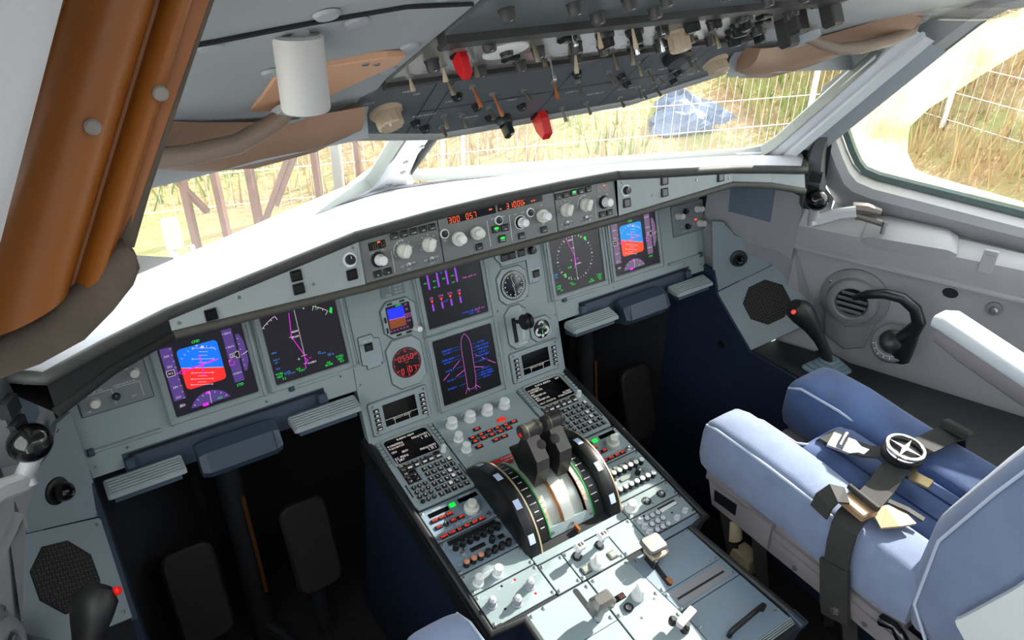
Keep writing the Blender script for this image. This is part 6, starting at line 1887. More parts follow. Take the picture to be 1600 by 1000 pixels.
    part('beam_cap', MB().hexa([V(.330, -.600, -.215), V(.356, -.600, -.215), V(.356, -.655, -.215), V(.330, -.655, -.215), V(.330, -.590, -.155), V(.356, -.590, -.155), V(.356, -.652, -.150), V(.330, -.652, -.150)]), 'seatframe', o)
    # scissor legs down to the floor
    for y0, y1 in ((-.505, -.64), (-.60, -.70), (-.82, -.93), (-.93, -1.02)):
        for x in (.36, .74):
            part('leg', MB().tube([V(x, y0, -.20), V(x + .01, (y0 + y1) / 2, -.38), (sx * (x + .01) - sx * .55, y1 + .70, 0.0)], [.020, .018, .018], 4), 'pedal', o)
    part('seat_pan', MB().hexa([V(.37, -.50, -.26), V(.73, -.50, -.26), V(.73, -.98, -.27), V(.37, -.98, -.27), V(.37, -.50, -.172), V(.73, -.50, -.172), V(.73, -.98, -.185), V(.37, -.98, -.185)]), 'pedal', o)
    part('floor_fitting', MB().tube([V(.372, -.535, -.250), V(.372, -.545, -.300)], [.016, .020], 14), 'cream', o, smooth=.6)
    part('floor_fitting', MB().hexa([V(.35, -.555, -.355), V(.40, -.555, -.355), V(.40, -.615, -.355), V(.35, -.615, -.355), V(.354, -.56, -.315), V(.396, -.56, -.315), V(.396, -.61, -.315), V(.354, -.61, -.315)]), 'cream', o)
    if not detail:
        return o
    # harness
    def strap(name, pts, wv, w, m_='webbing', th=.0022, par=None):
        rows = []
        wv = [Vector(q).normalized() for q in wv]
        ps = [Vector(V(*p)) for p in pts]
        rings = []
        for i, p in enumerate(ps):
            d = (ps[min(i + 1, len(ps) - 1)] - ps[max(i - 1, 0)]).normalized()
            s_ = wv[min(i, len(wv) - 1)]; s_ = (s_ - d * s_.dot(d)).normalized()
            n_ = s_.cross(d).normalized()
            rings.append([tuple(p - s_ * w - n_ * th), tuple(p + s_ * w - n_ * th), tuple(p + s_ * w + n_ * th), tuple(p - s_ * w + n_ * th)])
        return part(name, MB().loft(rings), m_, par or o)
    W_ = (0, 1, 0)
    strap('lap_strap', [(.772, -.765, -.060), (.752, -.764, -.018), (.72, -.760, -.010), (.64, -.752, -.012), (.585, -.750, .002), (.55, -.757, .010)], [(0, 1, .1)], .023)
    part('lap_adjuster', MB().at(TR(*V(.742, -.764, -.004)) @ RT(14, 'Y')).prism(rrect(0, 0, .030, .060, .006), -.008, .010, .004, .002), 'webbing', o)
    strap('lap_strap', [(.535, -.765, .010), (.49, -.772, .003), (.455, -.778, -.012), (.41, -.784, -.018), (.375, -.786, -.020)], [(0, 1, 0)], .024)
    strap('side_strap', [(.372, -.786, -.020), (.345, -.790, -.022), (.327, -.794, -.034), (.322, -.798, -.08), (.324, -.806, -.14), (.326, -.818, -.20), (.328, -.826, -.236)], [(0, 1, 0), (0, 1, 0), (0, 1, -.1), (0, 1, -.1)], .025)
    strap('side_strap_end', [(.322, -.800, -.12), (.3235, -.812, -.17), (.326, -.824, -.222), (.328, -.832, -.246)], [(0, 1, -.1)], .030, th=.004)
    part('anchor_bolt', MB().lathe([(.010, 0), (.009, .005), (.005, .006)], 14), 'buckle', o, m=TR(*V(.324, -.828, -.222)) @ RT(-90 * sx, 'Y'), smooth=.6)
    strap('crotch_strap', [(.535, -.588, -.060), (.530, -.610, -.030), (.520, -.650, -.022), (.525, -.70, -.010), (.535, -.735, .006)], [(1, .1, 0)], .024)
    a = TR(*V(.506, -.662, -.010)) @ RT(20, 'Z')
    part('steel_tongue', MB().at(a).prism([(-.026, .03), (.026, .03), (.026, -.015), (.012, -.030), (.012, -.052), (-.012, -.052), (-.012, -.030), (-.026, -.015)], -.002, .003, .001), 'buckle', o, label='steel belt tongue')
    part('steel_roller', MB().at(a).lathe([(.007, -.024), (.007, .024)], 12, 0, .006, .008, 'x'), 'buckle', o, smooth=.6)
    bk = part('rotary_buckle', MB().lathe([(.038, -.004), (.040, .004), (.040, .016), (.037, .018)], 32), 'black', o, m=TR(*V(.546, -.757, .008)) @ RT(6, 'X'), smooth=.5)
    part('buckle_ring', MB().ring(circ(0, 0, .038, 32), circ(0, 0, .031, 32), .022, .028, .001), 'buckle', bk, smooth=.5)
    part('buckle_face', MB().lathe([(.031, .016), (.006, .0165), (.004, .017)], 24), 'blackmat', bk)
    star = []
    for k in range(8):
        a_ = R(45 * k + 10); r_ = .032 if k % 2 == 0 else .007
        star.append((r_ * math.cos(a_), r_ * math.sin(a_)))
    part('buckle_star', MB().prism(star, .012, .025, .001), 'buckle', bk, label='four-armed steel release star')
    part('buckle_tab', MB().prism(rrect(0, 0, .030, .040, .004), -.002, .003, .001), 'goldtab', o, m=TR(*V(.540, -.808, -.012)) @ RT(10, 'Z'))
    part('hip_adjuster', MB().at(TR(*V(.372, -.784, -.010)) @ RT(-8, 'Z')).prism(rrect(0, 0, .042, .060, .004), -.006, .008, .003), 'adjuster', o)
    part('adjuster_bar', MB().at(TR(*V(.384, -.784, .004)) @ RT(-8, 'Z')).lathe([(.006, -.034), (.006, .034)], 12, 0, 0, 0, 'y'), 'webbing', o, smooth=.6)
    strap('loose_strap_end', [(.362, -.764, .004), (.345, -.748, .006), (.330, -.742, -.010), (.322, -.742, -.034)], [(.3, 1, 0)], .022)
    strap('shoulder_strap_tab', [(.385, -.815, -.022), (.41, -.832, -.018), (.44, -.842, -.020)], [(.3, 1, 0)], .026, 'adjuster')
    strap('shoulder_strap_tab', [(.438, -.806, -.016), (.448, -.838, -.016), (.456, -.868, -.022)], [(1, .2, 0)], .006, 'webbing')
    part('lock_lever', MB().tube([V(.335, -.905, -.175), V(.333, -.93, -.165), V(.333, -.955, -.185)], [.012, .009, .013], 10), 'blackgloss', o, smooth=.8)
    return o
def ringloft_arm(V, sx, path, w, h):
    rings = []
    for i, (x, y, z) in enumerate(path):
        k = .8 if i in (0, len(path) - 1) else 1
        r_ = [V(x + a, y, z + c) for a, c in sellipse(0, 0, w * k, h * k, 20, .5)]
        rings.append(r_ if sx > 0 else r_[::-1])
    return MB().loft(rings[::-1])
seat(1, 0, 0, "first officer's blue seat with a five-point harness and round buckle")
seat(-1, -.10, -.035, "captain's blue seat, only its front edge showing left of the pedestal", False)

b = MB()
b.box(-1.45, 1.45, -1.86, -1.82, -.80, 1.5)  # unseen wall, added to cut daylight coming from behind
struct('wall_rear_blocker', b, 'liner', label='unseen rear wall added behind the viewpoint to darken the cockpit')
# ------------------------------------------------------------------ ceiling and overhead panel
S28 = R(28)
F2 = Frame((0, -0.383, 0.76), (1, 0, 0), (0, -math.cos(S28), math.sin(S28)))
b = MB()
for sx in (-1, 1):
    rows = []
    for v, dh in ((-.075, .050), (-.06, .022), (-.03, .006), (.03, .0), (.25, 0), (.6, 0), (1.0, 0)):
        rows.append([tuple(F2.p(sx * x, v + (x - .345) * -.06 * (1 if v < 0 else 0) + (0 if v > 0 else -(max(0, x - .6)) * .1), -dh * 0 + h + dh)) for x, h in ((.350, -.002), (.42, .0), (.55, .006), (.70, .014), (.82, .022), (.95, .03))])
    b.grid(rows, flip=sx > 0)
    b.grid([[tuple(F2.p(sx * .350, v, -.002)) for v in (-.03, .25, 1.0)], [tuple(F2.p(sx * .345, v, -.05)) for v in (-.03, .25, 1.0)]], flip=sx > 0)
# roof skin above everything
b.grid([[(x, y, z) for x in (-1.0, -.5, 0, .5, 1.0)] for y, z in ((-.02, .72), (-.30, .80), (-.55, .93), (-1.0, 1.16), (-1.5, 1.35))])
ce = struct('ceiling', b, 'linerc', .6, label='grey padded ceiling liner on both sides of the overhead panel')
for x, v in ((-.473, .259), (-.511, .290), (-.521, .140), (-.372, .152), (-.365, .07), (-.40, .30), (-.60, .25), (-.60, -.01), (.42, .10), (.50, .22)):
    part('liner_fastener', cached('lf', lambda: MB().lathe([(.012, 0), (.010, .003), (.005, .004)], 16).mesh('liner_fastener', ['linerc'], .6)), None, ce, m=F2.m(x, v, (abs(x) - .42) * .046 + .001))
for pts in ([(-.36, .275), (-.434, .283), (-.52, .275), (-.60, .262), (-.68, .255)],):
    bb = MB()
    bb.tube([tuple(F2.p(x, v, max(0, (abs(x) - .42)) * .05 + .0015)) for x, v in pts], .0022, 6)
    part('liner_seam', bb, 'gdark', ce)
# tan lit recess and hanging lamp on the left liner
rec = [(-.516, -.018), (-.512, .05), (-.515, .135), (-.40, .150), (-.376, .145), (-.375, .12), (-.43, .0), (-.47, -.025)]
hh = [.006 + .0] * 8
t = thing('lamp_recess', 'tan triangular recess in the left ceiling liner around the lamp', 'recess', F2.m(-.45, .05, .006))
part('recess_lining', MB().prism([(x + .45, v - .05) for x, v in rec], -.006, .0015, .001), 'tanrec', t)
part('recess_screw', screw_mesh(.004), None, t, loc=(.045, .08, .0015)); part('recess_screw', screw_mesh(.004), None, t, loc=(.03, .085, .0015))
t = thing('reading_lamp', 'pale grey cylindrical lamp hanging from the left ceiling liner', 'lamp', TR(-.522, -.597, .836))
part('housing', MB().lathe([(.019, .034), (.0222, .032), (.0222, -.030), (.0208, -.033), (.0188, -.033), (.018, -.022)], 40), 'lampgrey', t, smooth=.5)
part('mount', MB().tube([(0, 0, .018), (0, -.006, .055)], .010, 10), 'linerc', t, smooth=.8)

def cover(sx):
    suf = 'left' if sx < 0 else 'right'
    o = thing('header_cover', 'tan moulded cover above the %s windshield' % suf, 'cover', TR(sx * .55, -.33, .70))
    rings = []
    for x, yl, zl, w in ((.372, -.325, .688, .03), (.42, -.312, .668, .045), (.50, -.300, .656, .055), (.57, -.325, .672, .055), (.64, -.365, .700, .05), (.72, -.405, .728, .04)):
        ring = [(yl + .005, zl + .045), (yl + .012, zl + .008), (yl, zl), (yl - .016, zl + .004), (yl - .045, zl + w * .55), (yl - .055, zl + w), (yl - .06, zl + w + .02)]
        r_ = [(sx * x - sx * .55, y + .33, z - .70) for y, z in ring]
        rings.append(r_ if sx < 0 else r_[::-1])
    part('shell', MB().loft(rings), 'brown', o, smooth=.6)
    o2 = thing('grab_handle', 'grey curved grab handle below the %s ceiling liner' % suf, 'handle', TR(sx * .6, -.42, .74))
    P = [(.470, -.400, .752), (.505, -.410, .738), (.545, -.420, .727), (.60, -.432, .727), (.68, -.440, .735), (.735, -.440, .748), (.765, -.425, .762)]
    part('bar', MB().tube([(sx * x - sx * .6, y + .42, z - .74) for x, y, z in P], [.009, .0105, .0115, .0115, .0115, .0115, .010], 10), 'tangrey', o2, smooth=.8)
    for x, y, z in ((.765, -.425, .762), (.470, -.400, .752)):
        part('mount', MB().lathe([(.026, 0), (.024, .008), (.012, .011)], 22), 'linerc', o2, m=TR(sx * x - sx * .6, y + .42, z - .74) @ Vector((0, -.6, -.8)).to_track_quat('Z', 'Y').to_matrix().to_4x4(), smooth=.5)
        part('mount_screw', screw_mesh(.006), None, o2, m=TR(sx * x - sx * .6, y + .42 - .0066, z - .74 - .0088) @ Vector((0, -.6, -.8)).to_track_quat('Z', 'Y').to_matrix().to_4x4())
cover(-1); cover(1)

ov = thing('overhead_panel', 'dark overhead switch panel crowded with toggles, knobs and two red guards', 'panel', F1.m(0, 0))
inv1 = F1.m(0, 0).inverted()
fp = [(-.372, .045), (-.20, -.006), (.20, -.006), (.372, .045), (.380, .11), (.349, .168), (-.349, .168), (-.380, .11)]
part('front_plate', MB().prism(fp, -.03, 0, .002), 'ovh', ov)
bb = MB().tube([(-.376, .045, -.006), (-.20, -.010, -.006), (.20, -.010, -.006), (.376, .045, -.006)], .011, 10)
part('front_edge', bb, 'ovhedge', ov, smooth=.8)
bb = MB().at(inv1 @ F2.m(0, 0))
bb.box(-.345, .345, .012, .165, -.03, 0)
part('middle_plate', bb, 'ovh2', ov)
bb = MB().at(inv1 @ F2.m(0, 0))
bb.box(-.345, .345, -.002, .012, -.03, .006)
part('dark_divider', bb, 'ovhdark', ov)
part('dark_divider', MB().at(inv1 @ F2.m(0, 0)).box(-.345, .345, .165, .185, -.03, .010), 'ovhdark', ov)
bb = MB().at(inv1 @ F2.m(0, 0)); bb.box(-.345, .345, .185, .60, -.03, .001)
part('rear_plate', bb, 'ovh', ov)
# seams on the front section
sm = MB()
for x in (-.262, -.235, -.02, .12, .235, .262): sm.line(x, -.004 if abs(x) < .2 else .02, x * 1.0, .166, .0015, .0006)
sm.line(-.262, .082, .262, .082, .0015, .0006)
part('plate_seam', sm, 'gdark', ov)
lt = MB()
rnd = random.Random(11)
for x, y, l in ((-.30, .145, 'WIPER'), (-.352, .128, 'FAST'), (-.285, .135, 'OFF'), (-.25, .07, 'RAIN RPLNT'), (-.215, .10, 'STROBE'), (-.16, .04, 'BEACON'), (-.10, .075, 'WING'), (.02, .07, 'LAND LT'), (.08, .05, 'SEAT BELTS'), (.15, .05, 'NO SMOKING'), (.19, .1, 'EMER'), (.33, .16, 'WIPER'), (.29, .065, 'RAIN')):
    lt.text(l, x, y, .0065, .0005)
part('lettering', lt, 'print', ov)
kn = part('wiper_knob', knob_mesh(.019, .024, 'tanknob', 'ribbed'), None, ov, m=TR(-.319, .098, 0) @ RT(30, 'Z'))
kn = part('wiper_knob', knob_mesh(.019, .024, 'tanknob', 'ribbed'), None, ov, m=TR(.322, .098, 0) @ RT(-30, 'Z'))
part('push_switch', knob_mesh(.007, .008, 'black'), None, ov, loc=(-.258, .052, 0)); part('push_switch', knob_mesh(.007, .008, 'black'), None, ov, loc=(.258, .052, 0))
tl = [(-.198, .135, .045, 'orangetog'), (-.215, .062, .028, 'olive'), (-.180, .052, .030, 'olive'), (-.205, .025, .025, 'olive'), (-.150, .105, .05, 'orangetog'), (-.135, .060, .03, 'olive'), (-.092, .10, .028, 'olive'), (-.045, .115, .04, 'orangetog'), (.030, .015, .032, 'olive'), (.078, .022, .03, 'olive'), (.155, .020, .028, 'olive'), (.175, .050, .03, 'olive'), (.195, .035, .026, 'metal'), (.222, .040, .03, 'olive'), (.205, .075, .022, 'olive'), (.150, .11, .035, 'olive'), (.060, .12, .035, 'olive'), (.010, .10, .03, 'olive'), (.11, .135, .03, 'olive'), (.25, .12, .03, 'olive'), (.225, .13, .028, 'olive')]
for x, y, l_, m_ in tl: toggle(ov, x, y, round(l_ * .72, 4), (rnd.uniform(-14, 14), rnd.uniform(-8, 8)), m_)
part('black_knob', knob_mesh(.012, .032, 'black', 'pointer'), None, ov, loc=(-.088, .016, 0))
for x, y in ((-.235, .03), (-.215, .115), (-.165, .075), (-.12, .03), (-.07, .05), (.10, .10), (.135, .07), (.245, .08), (.215, .10), (-.01, .13)): part('black_button', knob_mesh(.0075, .008, 'black'), None, ov, loc=(x, y, 0))
def guard(m_, nm='red_guard'):
    g = part(nm, MB().at(Matrix(((0, 0, 1, 0), (1, 0, 0, 0), (0, 1, 0, 0), (0, 0, 0, 1)))).prism([(-.016, 0), (.014, 0), (.016, .016), (.008, .046), (-.008, .050), (-.018, .028)], -.010, .010, .002, .002), 'redguard', ov, m=m_, label='red hinged switch guard')
    part('guard_hinge', MB().box(-.014, .014, -.012, .012, -.004, .004), 'black', g)
guard(TR(-.012, .006, 0) @ Matrix.Scale(.85, 4)); guard(inv1 @ F2.m(-.288, .105, 0) @ RT(-15, 'X') @ Matrix.Scale(.62, 4))
# rows of toggles, breakers and legends on the middle and rear sections
pos = []
for j, v in enumerate((.032, .062, .092, .122, .150)):
    for i in range(13):
        x = -.318 + i * .053 + (j % 2) * .022 + rnd.uniform(-.008, .008)
        if abs(x) > .335: continue
        if abs(x + .288) < .03 and abs(v - .105) < .03: continue
        if abs(x + .217) < .04 and abs(v - .098) < .035: continue
        k = rnd.random()
        mm = inv1 @ F2.m(x, v, 0)
        if k < .34:
            toggle_m(ov, mm, rnd) if False else None
            c_ = part('toggle_switch', cached(('tgb', True), lambda: MB().lathe([(0.0055, 0), (0.0055, 0.002), (0.0035, 0.003)], 12).mesh('collar', ['screw'], 0.6)), None, ov, m=mm)
            L_ = rnd.choice((.020, .026, .032)); m_ = rnd.choice(('olive', 'olive', 'metal', 'tanknob'))
            part('lever', cached(('tgl', L_, m_), lambda: MB().lathe([(0.0016, 0), (0.0016, L_ * .3), (0.0036, L_ * .9), (0.003, L_)], 12).mesh('lever', [m_], 0.6)), None, c_, m=RT(rnd.uniform(-12, 12), 'X') @ RT(rnd.uniform(-8, 8), 'Y'))
        elif k < .68: part('breaker_knob', knob_mesh(.0085, .014, 'ovhdark'), None, ov, m=mm)
        elif k < .86: part('legend_button', key_mesh(.020, .016, .006, 'black'), None, ov, m=mm)
        else: part('black_knob', knob_mesh(.011, .020, 'black', 'pointer'), None, ov, m=mm @ RT(rnd.uniform(-60, 60), 'Z'))
ring = part('white_dial', MB().lathe([(.030, 0), (.030, .002), (.028, .003)], 28), 'knobw', ov, m=inv1 @ F2.m(-.217, .098, 0), smooth=.5)
part('dial_centre', MB().lathe([(.009, .002), (.008, .008)], 14), 'black', ring, smooth=.5)
part('bronze_knob', knob_mesh(.016, .028, 'tanknob', 'ribbed'), None, ov, m=inv1 @ F2.m(.088, .085, 0))
part('dark_dial', MB().lathe([(.024, 0), (.024, .012), (.020, .016)], 22), 'black', ov, loc=(.185, .145, 0), smooth=.5)
for x, v, h_ in ((.300, .125, .035), (.325, .085, .045), (.335, .16, .04)):
    part('dark_block', MB().prism(rrect(0, 0, .026, .024, .003), 0, h_, .004), 'ovhdark', ov, m=inv1 @ F2.m(x, v, 0))
for i in range(9):
    x = -.30 + i * .075
    for v in (.21, .25):
        if rnd.random() < .7: part('breaker_knob', knob_mesh(.0085, .014, 'ovhdark'), None, ov, m=inv1 @ F2.m(x + rnd.uniform(-.02, .02), v, 0))
tt = MB().at(inv1 @ F2.m(0, 0))
for i in range(24):
    x = -.31 + i * .027; v = (.046, .077, .107, .137)[i % 4]
    tt.line(x, v, x + .014, v, .0022, .0008)
part('legend_strips', tt, 'ovhdark', ov)

# clear plastic tube at the top right
t = thing('clear_tube', 'clear plastic cover tube at the upper right edge of the ceiling', 'cover', TR(.74, -.46, .785))
part('tube', MB().tube([(-.05, .03, .004), (.0, 0, .0), (.08, -.05, .0), (.14, -.09, .004)], [.017, .018, .018, .016], 16), 'clear', t, smooth=.8)
part('end_cap', MB().tube([(-.052, .031, .004), (-.044, .026, .004)], .0185, 16), 'tanknob', t, smooth=.8)

# ------------------------------------------------------------------ sun visor hanging beside the camera
t = thing('sun_visor', 'folded amber sun visor with two rolled ridges at the upper left', 'visor', TR(-.70, -.80, .86))
O_ = Vector((-.70, -.80, .86))
# ridge profile: (position across at the top, at the bottom, height towards the rear)
ANC = [(-.7060, -.8250, .774), (-.7000, -.8120, .775), (-.6570, -.7540, .788), (-.6540, -.7510, .789), (-.6365, -.7300, .799), (-.6255, -.7210, .806)]
SEC = []
def lerp3(a, c, f): return tuple(a[q] + (c[q] - a[q]) * f for q in range(3))
SEC.append((*ANC[0], 0.0))
for k in range(13): SEC.append((*lerp3(ANC[1], ANC[2], .5 - .5 * math.cos(math.pi * k / 12)), .020 * math.sin(math.pi * k / 12)))
for k in range(9): SEC.append((*lerp3(ANC[3], ANC[4], .5 - .5 * math.cos(math.pi * k / 8)), .013 * math.sin(math.pi * k / 8)))
SEC.append((*ANC[5], 0.0))
NV = len(SEC)
def vx(i, t_):
    xt, xb, zb, h_ = SEC[i]
    return Vector((xt + (xb - xt) * t_, -.80 - .03 * t_ - h_, .960 + (zb - .960) * t_))
rows = [[tuple(vx(i, k / 10) - O_) for i in range(NV)] for k in range(11)]
back = [[tuple(vx(i, k / 10) - O_ + Vector((0, .012 + SEC[i][3], 0))) for i in range(NV)] for k in range(11)]
bb = MB().grid(rows).grid(back, flip=True)
part('panel', bb, 'amber', t, smooth=.5)
rings = []
for x_, z_, w_ in ((-.7185, .808, .004), (-.7205, .803, .009), (-.727, .795, .011), (-.741, .783, .012), (-.760, .770, .013), (-.785, .762, .013), (-.83, .757, .013)):
    c_ = Vector((x_, -.834, z_)) - O_
    rings.append([tuple(c_ + Vector((.5 * y, z * .7, -.86 * y))) for y, z in sellipse(0, 0, w_, .014, 14, .7)])
part('felt_edge', MB().loft(rings), 'felt', t, smooth=.9)
part('felt_side', MB().tube([tuple(vx(NV - 1, k) - O_ + Vector((.001, .005, 0))) for k in (.0, .4, .8, 1.0)], [.003, .003, .004, .006], 8), 'felt', t, smooth=.8)
for i, k in ((8, .47), (19, .44)):
    q = vx(i, k) - O_
    part('visor_screw', MB().lathe([(.0042, -.004), (.0042, .003), (.003, .004)], 14), 'visorscrew', t, m=TR(*q) @ Vector((0, -1, .2)).to_track_quat('Z', 'Y').to_matrix().to_4x4(), smooth=.6)
for i in (11, 20):
    q = vx(i, .03) - O_
    part('visor_rod', MB().tube([tuple(q + Vector((.004, .0, .03))), tuple(q + Vector((-.004, -.006, -.018)))], .0045, 8), 'visorscrew', t, smooth=.8)
b = MB()
P_ = [(-.86, -.93, 1.05), (-.675, -.905, 1.05), (-.727, -.910, .948), (-.765, -.910, .874), (-.803, -.915, .80), (-.87, -.93, .70)]
b.add(P_ + [(x - .12, y + .10, z) for x, y, z in P_], [tuple(range(6)), (0, 6, 7, 1), (1, 7, 8, 2), (2, 8, 9, 3), (3, 9, 10, 4), (4, 10, 11, 5)])
struct('trim_6', b, 'liner', .5, label='pale grey wall pillar at the far upper left')
# closing roof added under the glareshield to stop light leaking in
b = MB()
b.grid([[(x, k[0] - .004, k[1] - .012), (x, max(.10, k[0] + .01), .24 - abs(x) * .12), (x, .5, -.0)] for x, a, l, k in STS if abs(x) < .63])
for sg in (-1, 1):
    b.grid([[(sg * x, y, z), (sg * x2, y2, z2)] for x, y, z, x2, y2, z2 in ((.44, .19, .322, .44, .095, .275), (.625, .056, .355, .625, .095, .275), (.72, -.034, .373, .74, .095, .275), (.80, -.118, .388, .815, .075, .30), (.845, -.16, .39, .84, .02, .31))])
    b.grid([[(sg * .62, .095, .275), (sg * .62, .36, .10)], [(sg * .83, .095, .275), (sg * .83, .36, .10)]])
struct('trim_7', b, 'footblack', label='dark sheet added ahead of the instrument panel to stop light leaks')

for sx, nm in ((1, 'trim_8'), (-1, 'trim_9')):  # unseen skins added to keep sun out of the footwells
    b = MB()
    b.grid([[(sx * x, y, zt), (sx * x, y, -.80)] for x, y, zt in ((.93, -.16, .30), (.90, -.05, .375), (.84, .05, .355), (.74, .18, .33), (.60, .33, .30), (.50, .50, .20))])
    struct(nm, b, 'footblack', label='unseen dark skin added to block sun below the %s windshield' % ('right' if sx > 0 else 'left'))
# ------------------------------------------------------------------ outside
def hillz(x, y):
    # distance beyond the fence lines
    d1 = (y - (5.0 - .28 * (x - 4))) / 1.04
    d2 = (x - 7.2) - .2 * (y - 3.2)
    d = max(d1, d2)
    base = -1.75
    if d <= 0: return base
    return base + .42 * d * min(1, d / 1.2) + .10 * math.sin(x * 1.3 + 1) * min(1, d / 2) + .09 * math.sin(y * 1.7 + x * .6) * min(1, d / 2)
b = MB()
rows = []
NX, NY = 60, 50
for j in range(NY + 1):
    row = []
    for i in range(NX + 1):
        x = -12 + 36 * i / NX; y = -8 + 30 * j / NY
        row.append((x, y, hillz(x, y)))
    rows.append(row)
b.grid(rows)
struct('ground', b, 'hill', .9, label='dry grassy hillside rising beyond the fence')
b = MB()
b.grid([[(x, y, -1.735) for x in (-12, -4, 0, 4, 8)] for y in (-8, 0, 2.5, 4.3 - 0)])
struct('pavement', b, 'concrete', label='pale sunlit concrete apron in front of the nose')
gb = MB(); gr = random.Random(5)
for k in range(16000):
    if gr.random() < .5: x, y = gr.uniform(7.2, 14), gr.uniform(-2, 9)
    else: x, y = gr.uniform(-2, 13), gr.uniform(4.2, 11)
    d1 = y - (5.0 - .28 * (x - 4)); d2 = (x - 7.2) - .2 * (y - 3.2)
    if max(d1, d2) < -.3 or (x - 6.15) ** 2 + (y - 5.1) ** 2 < .7: continue
    z = hillz(x, y); h = gr.uniform(.12, .5); a = gr.uniform(0, math.pi); w = gr.uniform(.008, .02)
    q = math.sin(x * .9 + 2) + math.sin(y * 1.1 + x * .4)
    gb.mat(1 if (q > .8 and gr.random() < .8) else (2 if q < -.6 and gr.random() < .6 else 0))
    lx, ly = gr.uniform(-.2, .2) * h * 2, gr.uniform(-.2, .2) * h * 2
    c, s = math.cos(a) * w, math.sin(a) * w
    gb.add([(x - c, y - s, z - .03), (x + c, y + s, z - .03), (x + lx, y + ly, z + h)], [(0, 1, 2)])
o = solo('tall_grass', gb, ['blade1', 'blade2', 'blade3'], 'tall dry yellow and green grass covering the hillside', 'grass')
o['kind'] = 'stuff'
def fence(p0, p1, label, sp=.10, hs=(-1.65, -1.35, -1.05, -.75, -.45, -.15, .15, .45), posts=()):
    p0, p1 = Vector(p0), Vector(p1)
    L_ = (p1 - p0).length; d = (p1 - p0).normalized()
    t = thing('wire_fence', label, 'fence', TR(p0.x, p0.y, -1.75))
    b = MB(); n = int(L_ / sp)
    for k in range(n + 1):
        q = d * (k * sp)
        b.tube([(q.x, q.y, 0.02), (q.x, q.y, 2.25)], .0022, 3, False)
    for h in hs:
        b.tube([(0, 0, h + 1.75), (d.x * L_, d.y * L_, h + 1.75)], .0042, 3, False)
    part('wire_mesh', b, 'wire', t)['kind'] = 'stuff'
    for s, r_, m_ in posts:
        q = d * s
        part('fence_post', MB().tube([(q.x, q.y, 0), (q.x, q.y, 2.3)], r_, 10), m_, t, smooth=.8)
fence((-6, 7.4, 0), (8.2, 3.42, 0), 'wire mesh fence crossing in front of the windshields', posts=((8.05, .05, 'postd'), (9.05, .018, 'postw'), (9.25, .018, 'postw'), (13.2, .03, 'postw')))
fence((8.25, 3.40, 0), (6.9, -4.5, 0), 'wire mesh fence seen through the right side window', .11, posts=((0.3, .03, 'postw'), (6.5, .03, 'postw')))
# brown steel trestle seen through the left windshield
t = thing('steel_trestle', 'brown steel trestle with diagonal braces outside the left windshield', 'trestle', TR(.5, 4.5, -1.73))
for pa, pb, r_ in (((-.22, 0, 0), (-.24, 0, 1.3), .035), ((.02, 0, 0), (-.02, 0, 1.35), .035), ((-.22, 0, .75), (.0, 0, 1.2), .028), ((.30, .1, .1), (.27, .1, 1.35), .04), ((.30, .1, .15), (.75, .15, .95), .03), ((.85, .15, 0), (.83, .15, 1.4), .035), ((.45, .1, .35), (.86, .15, 1.05), .03), ((-.30, 0, .78), (-.10, 0, .45), .028), ((1.25, .2, 0), (1.22, .2, 1.4), .03), ((.9, .15, 1.1), (1.25, .2, .7), .025)):
    part('strut', MB().tube([pa, pb], r_, 4), 'rust', t)
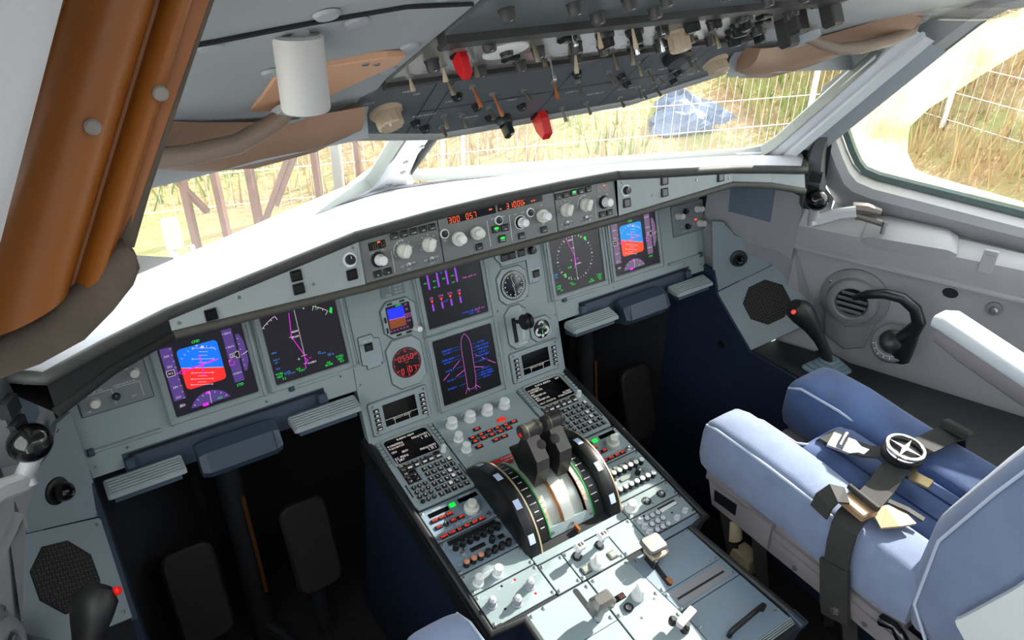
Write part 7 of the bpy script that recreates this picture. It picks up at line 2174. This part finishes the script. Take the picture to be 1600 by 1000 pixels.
# equipment stand
t = thing('equipment_stand', 'small pale metal stand on the apron at the far left', 'stand', TR(-.02, 3.6, -1.73))
part('mast', MB().tube([(0, 0, 0), (-.02, 0, .75)], .025, 8), 'postd', t, smooth=.8)
part('mast', MB().tube([(.12, 0, 0), (.10, 0, .6)], .02, 8), 'postd', t, smooth=.8)
part('base', MB().prism(rrect(.05, 0, .4, .3, .03), 0, .06, .01), 'postd', t)
part('head', MB().prism(rrect(-.0, 0, .10, .10, .02), .62, .8, .01), 'postd', t)
# tarpaulin heap
b = MB(); tr = random.Random(3); rows = []
n = 22
for j in range(9):
    v = j / 8; row = []
    for i in range(n):
        a = 2 * math.pi * i / n
        r_ = (1 - v ** 1.6) * (1 + .22 * math.sin(3 * a + 1) + .12 * math.sin(5 * a + v * 4)) + tr.uniform(-.05, .05)
        row.append((.62 * r_ * math.cos(a), .4 * r_ * math.sin(a), .38 * v + tr.uniform(-.05, .05) * (1 if 0 < j else 0)))
    rows.append(row)
b.grid(rows, closed=True); b.add(rows[-1], [tuple(range(n))])
hx, hy = 6.15, 5.2
solo('tarpaulin_heap', b, 'tarp', 'crumpled blue-grey tarpaulin heap beyond the fence', 'tarpaulin', TR(hx, hy, hillz(hx, hy) - .1) @ RT(-25, 'Z'))
def shrub(x, y, r_, h, label, n=700, seed=1):
    t = thing('shrub', label, 'shrub', TR(x, y, hillz(x, y) - .05))
    g = random.Random(seed); b = MB()
    for k in range(n):
        a = g.uniform(0, 2 * math.pi); u_ = g.uniform(-.2, 1); rr = r_ * math.sqrt(max(0, 1 - u_ * u_)) * g.uniform(.75, 1.05)
        c = Vector((rr * math.cos(a), rr * math.sin(a), h * (.45 + .55 * u_)))
        e1 = Vector((g.gauss(0, 1), g.gauss(0, 1), g.gauss(0, 1))).normalized() * .06; e2 = Vector((g.gauss(0, 1), g.gauss(0, 1), g.gauss(0, 1))).normalized() * .05
        b.add([c - e1, c + e2, c + e1, c - e2], [(0, 1, 2, 3)])
    part('foliage', b, 'leaf', t)['kind'] = 'stuff'
    for k in range(4):
        a = k * 1.6
        part('stem', MB().tube([(0, 0, 0), (r_ * .4 * math.cos(a), r_ * .4 * math.sin(a), h * .7)], [.03, .012], 6), 'rust', t)
shrub(9.6, 4.7, .9, 1.5, 'bright green shrub at the right end of the windshield view', 900, 2)
shrub(8.5, 3.8, .5, .85, 'dark green shrub low in the right side window', 500, 4)
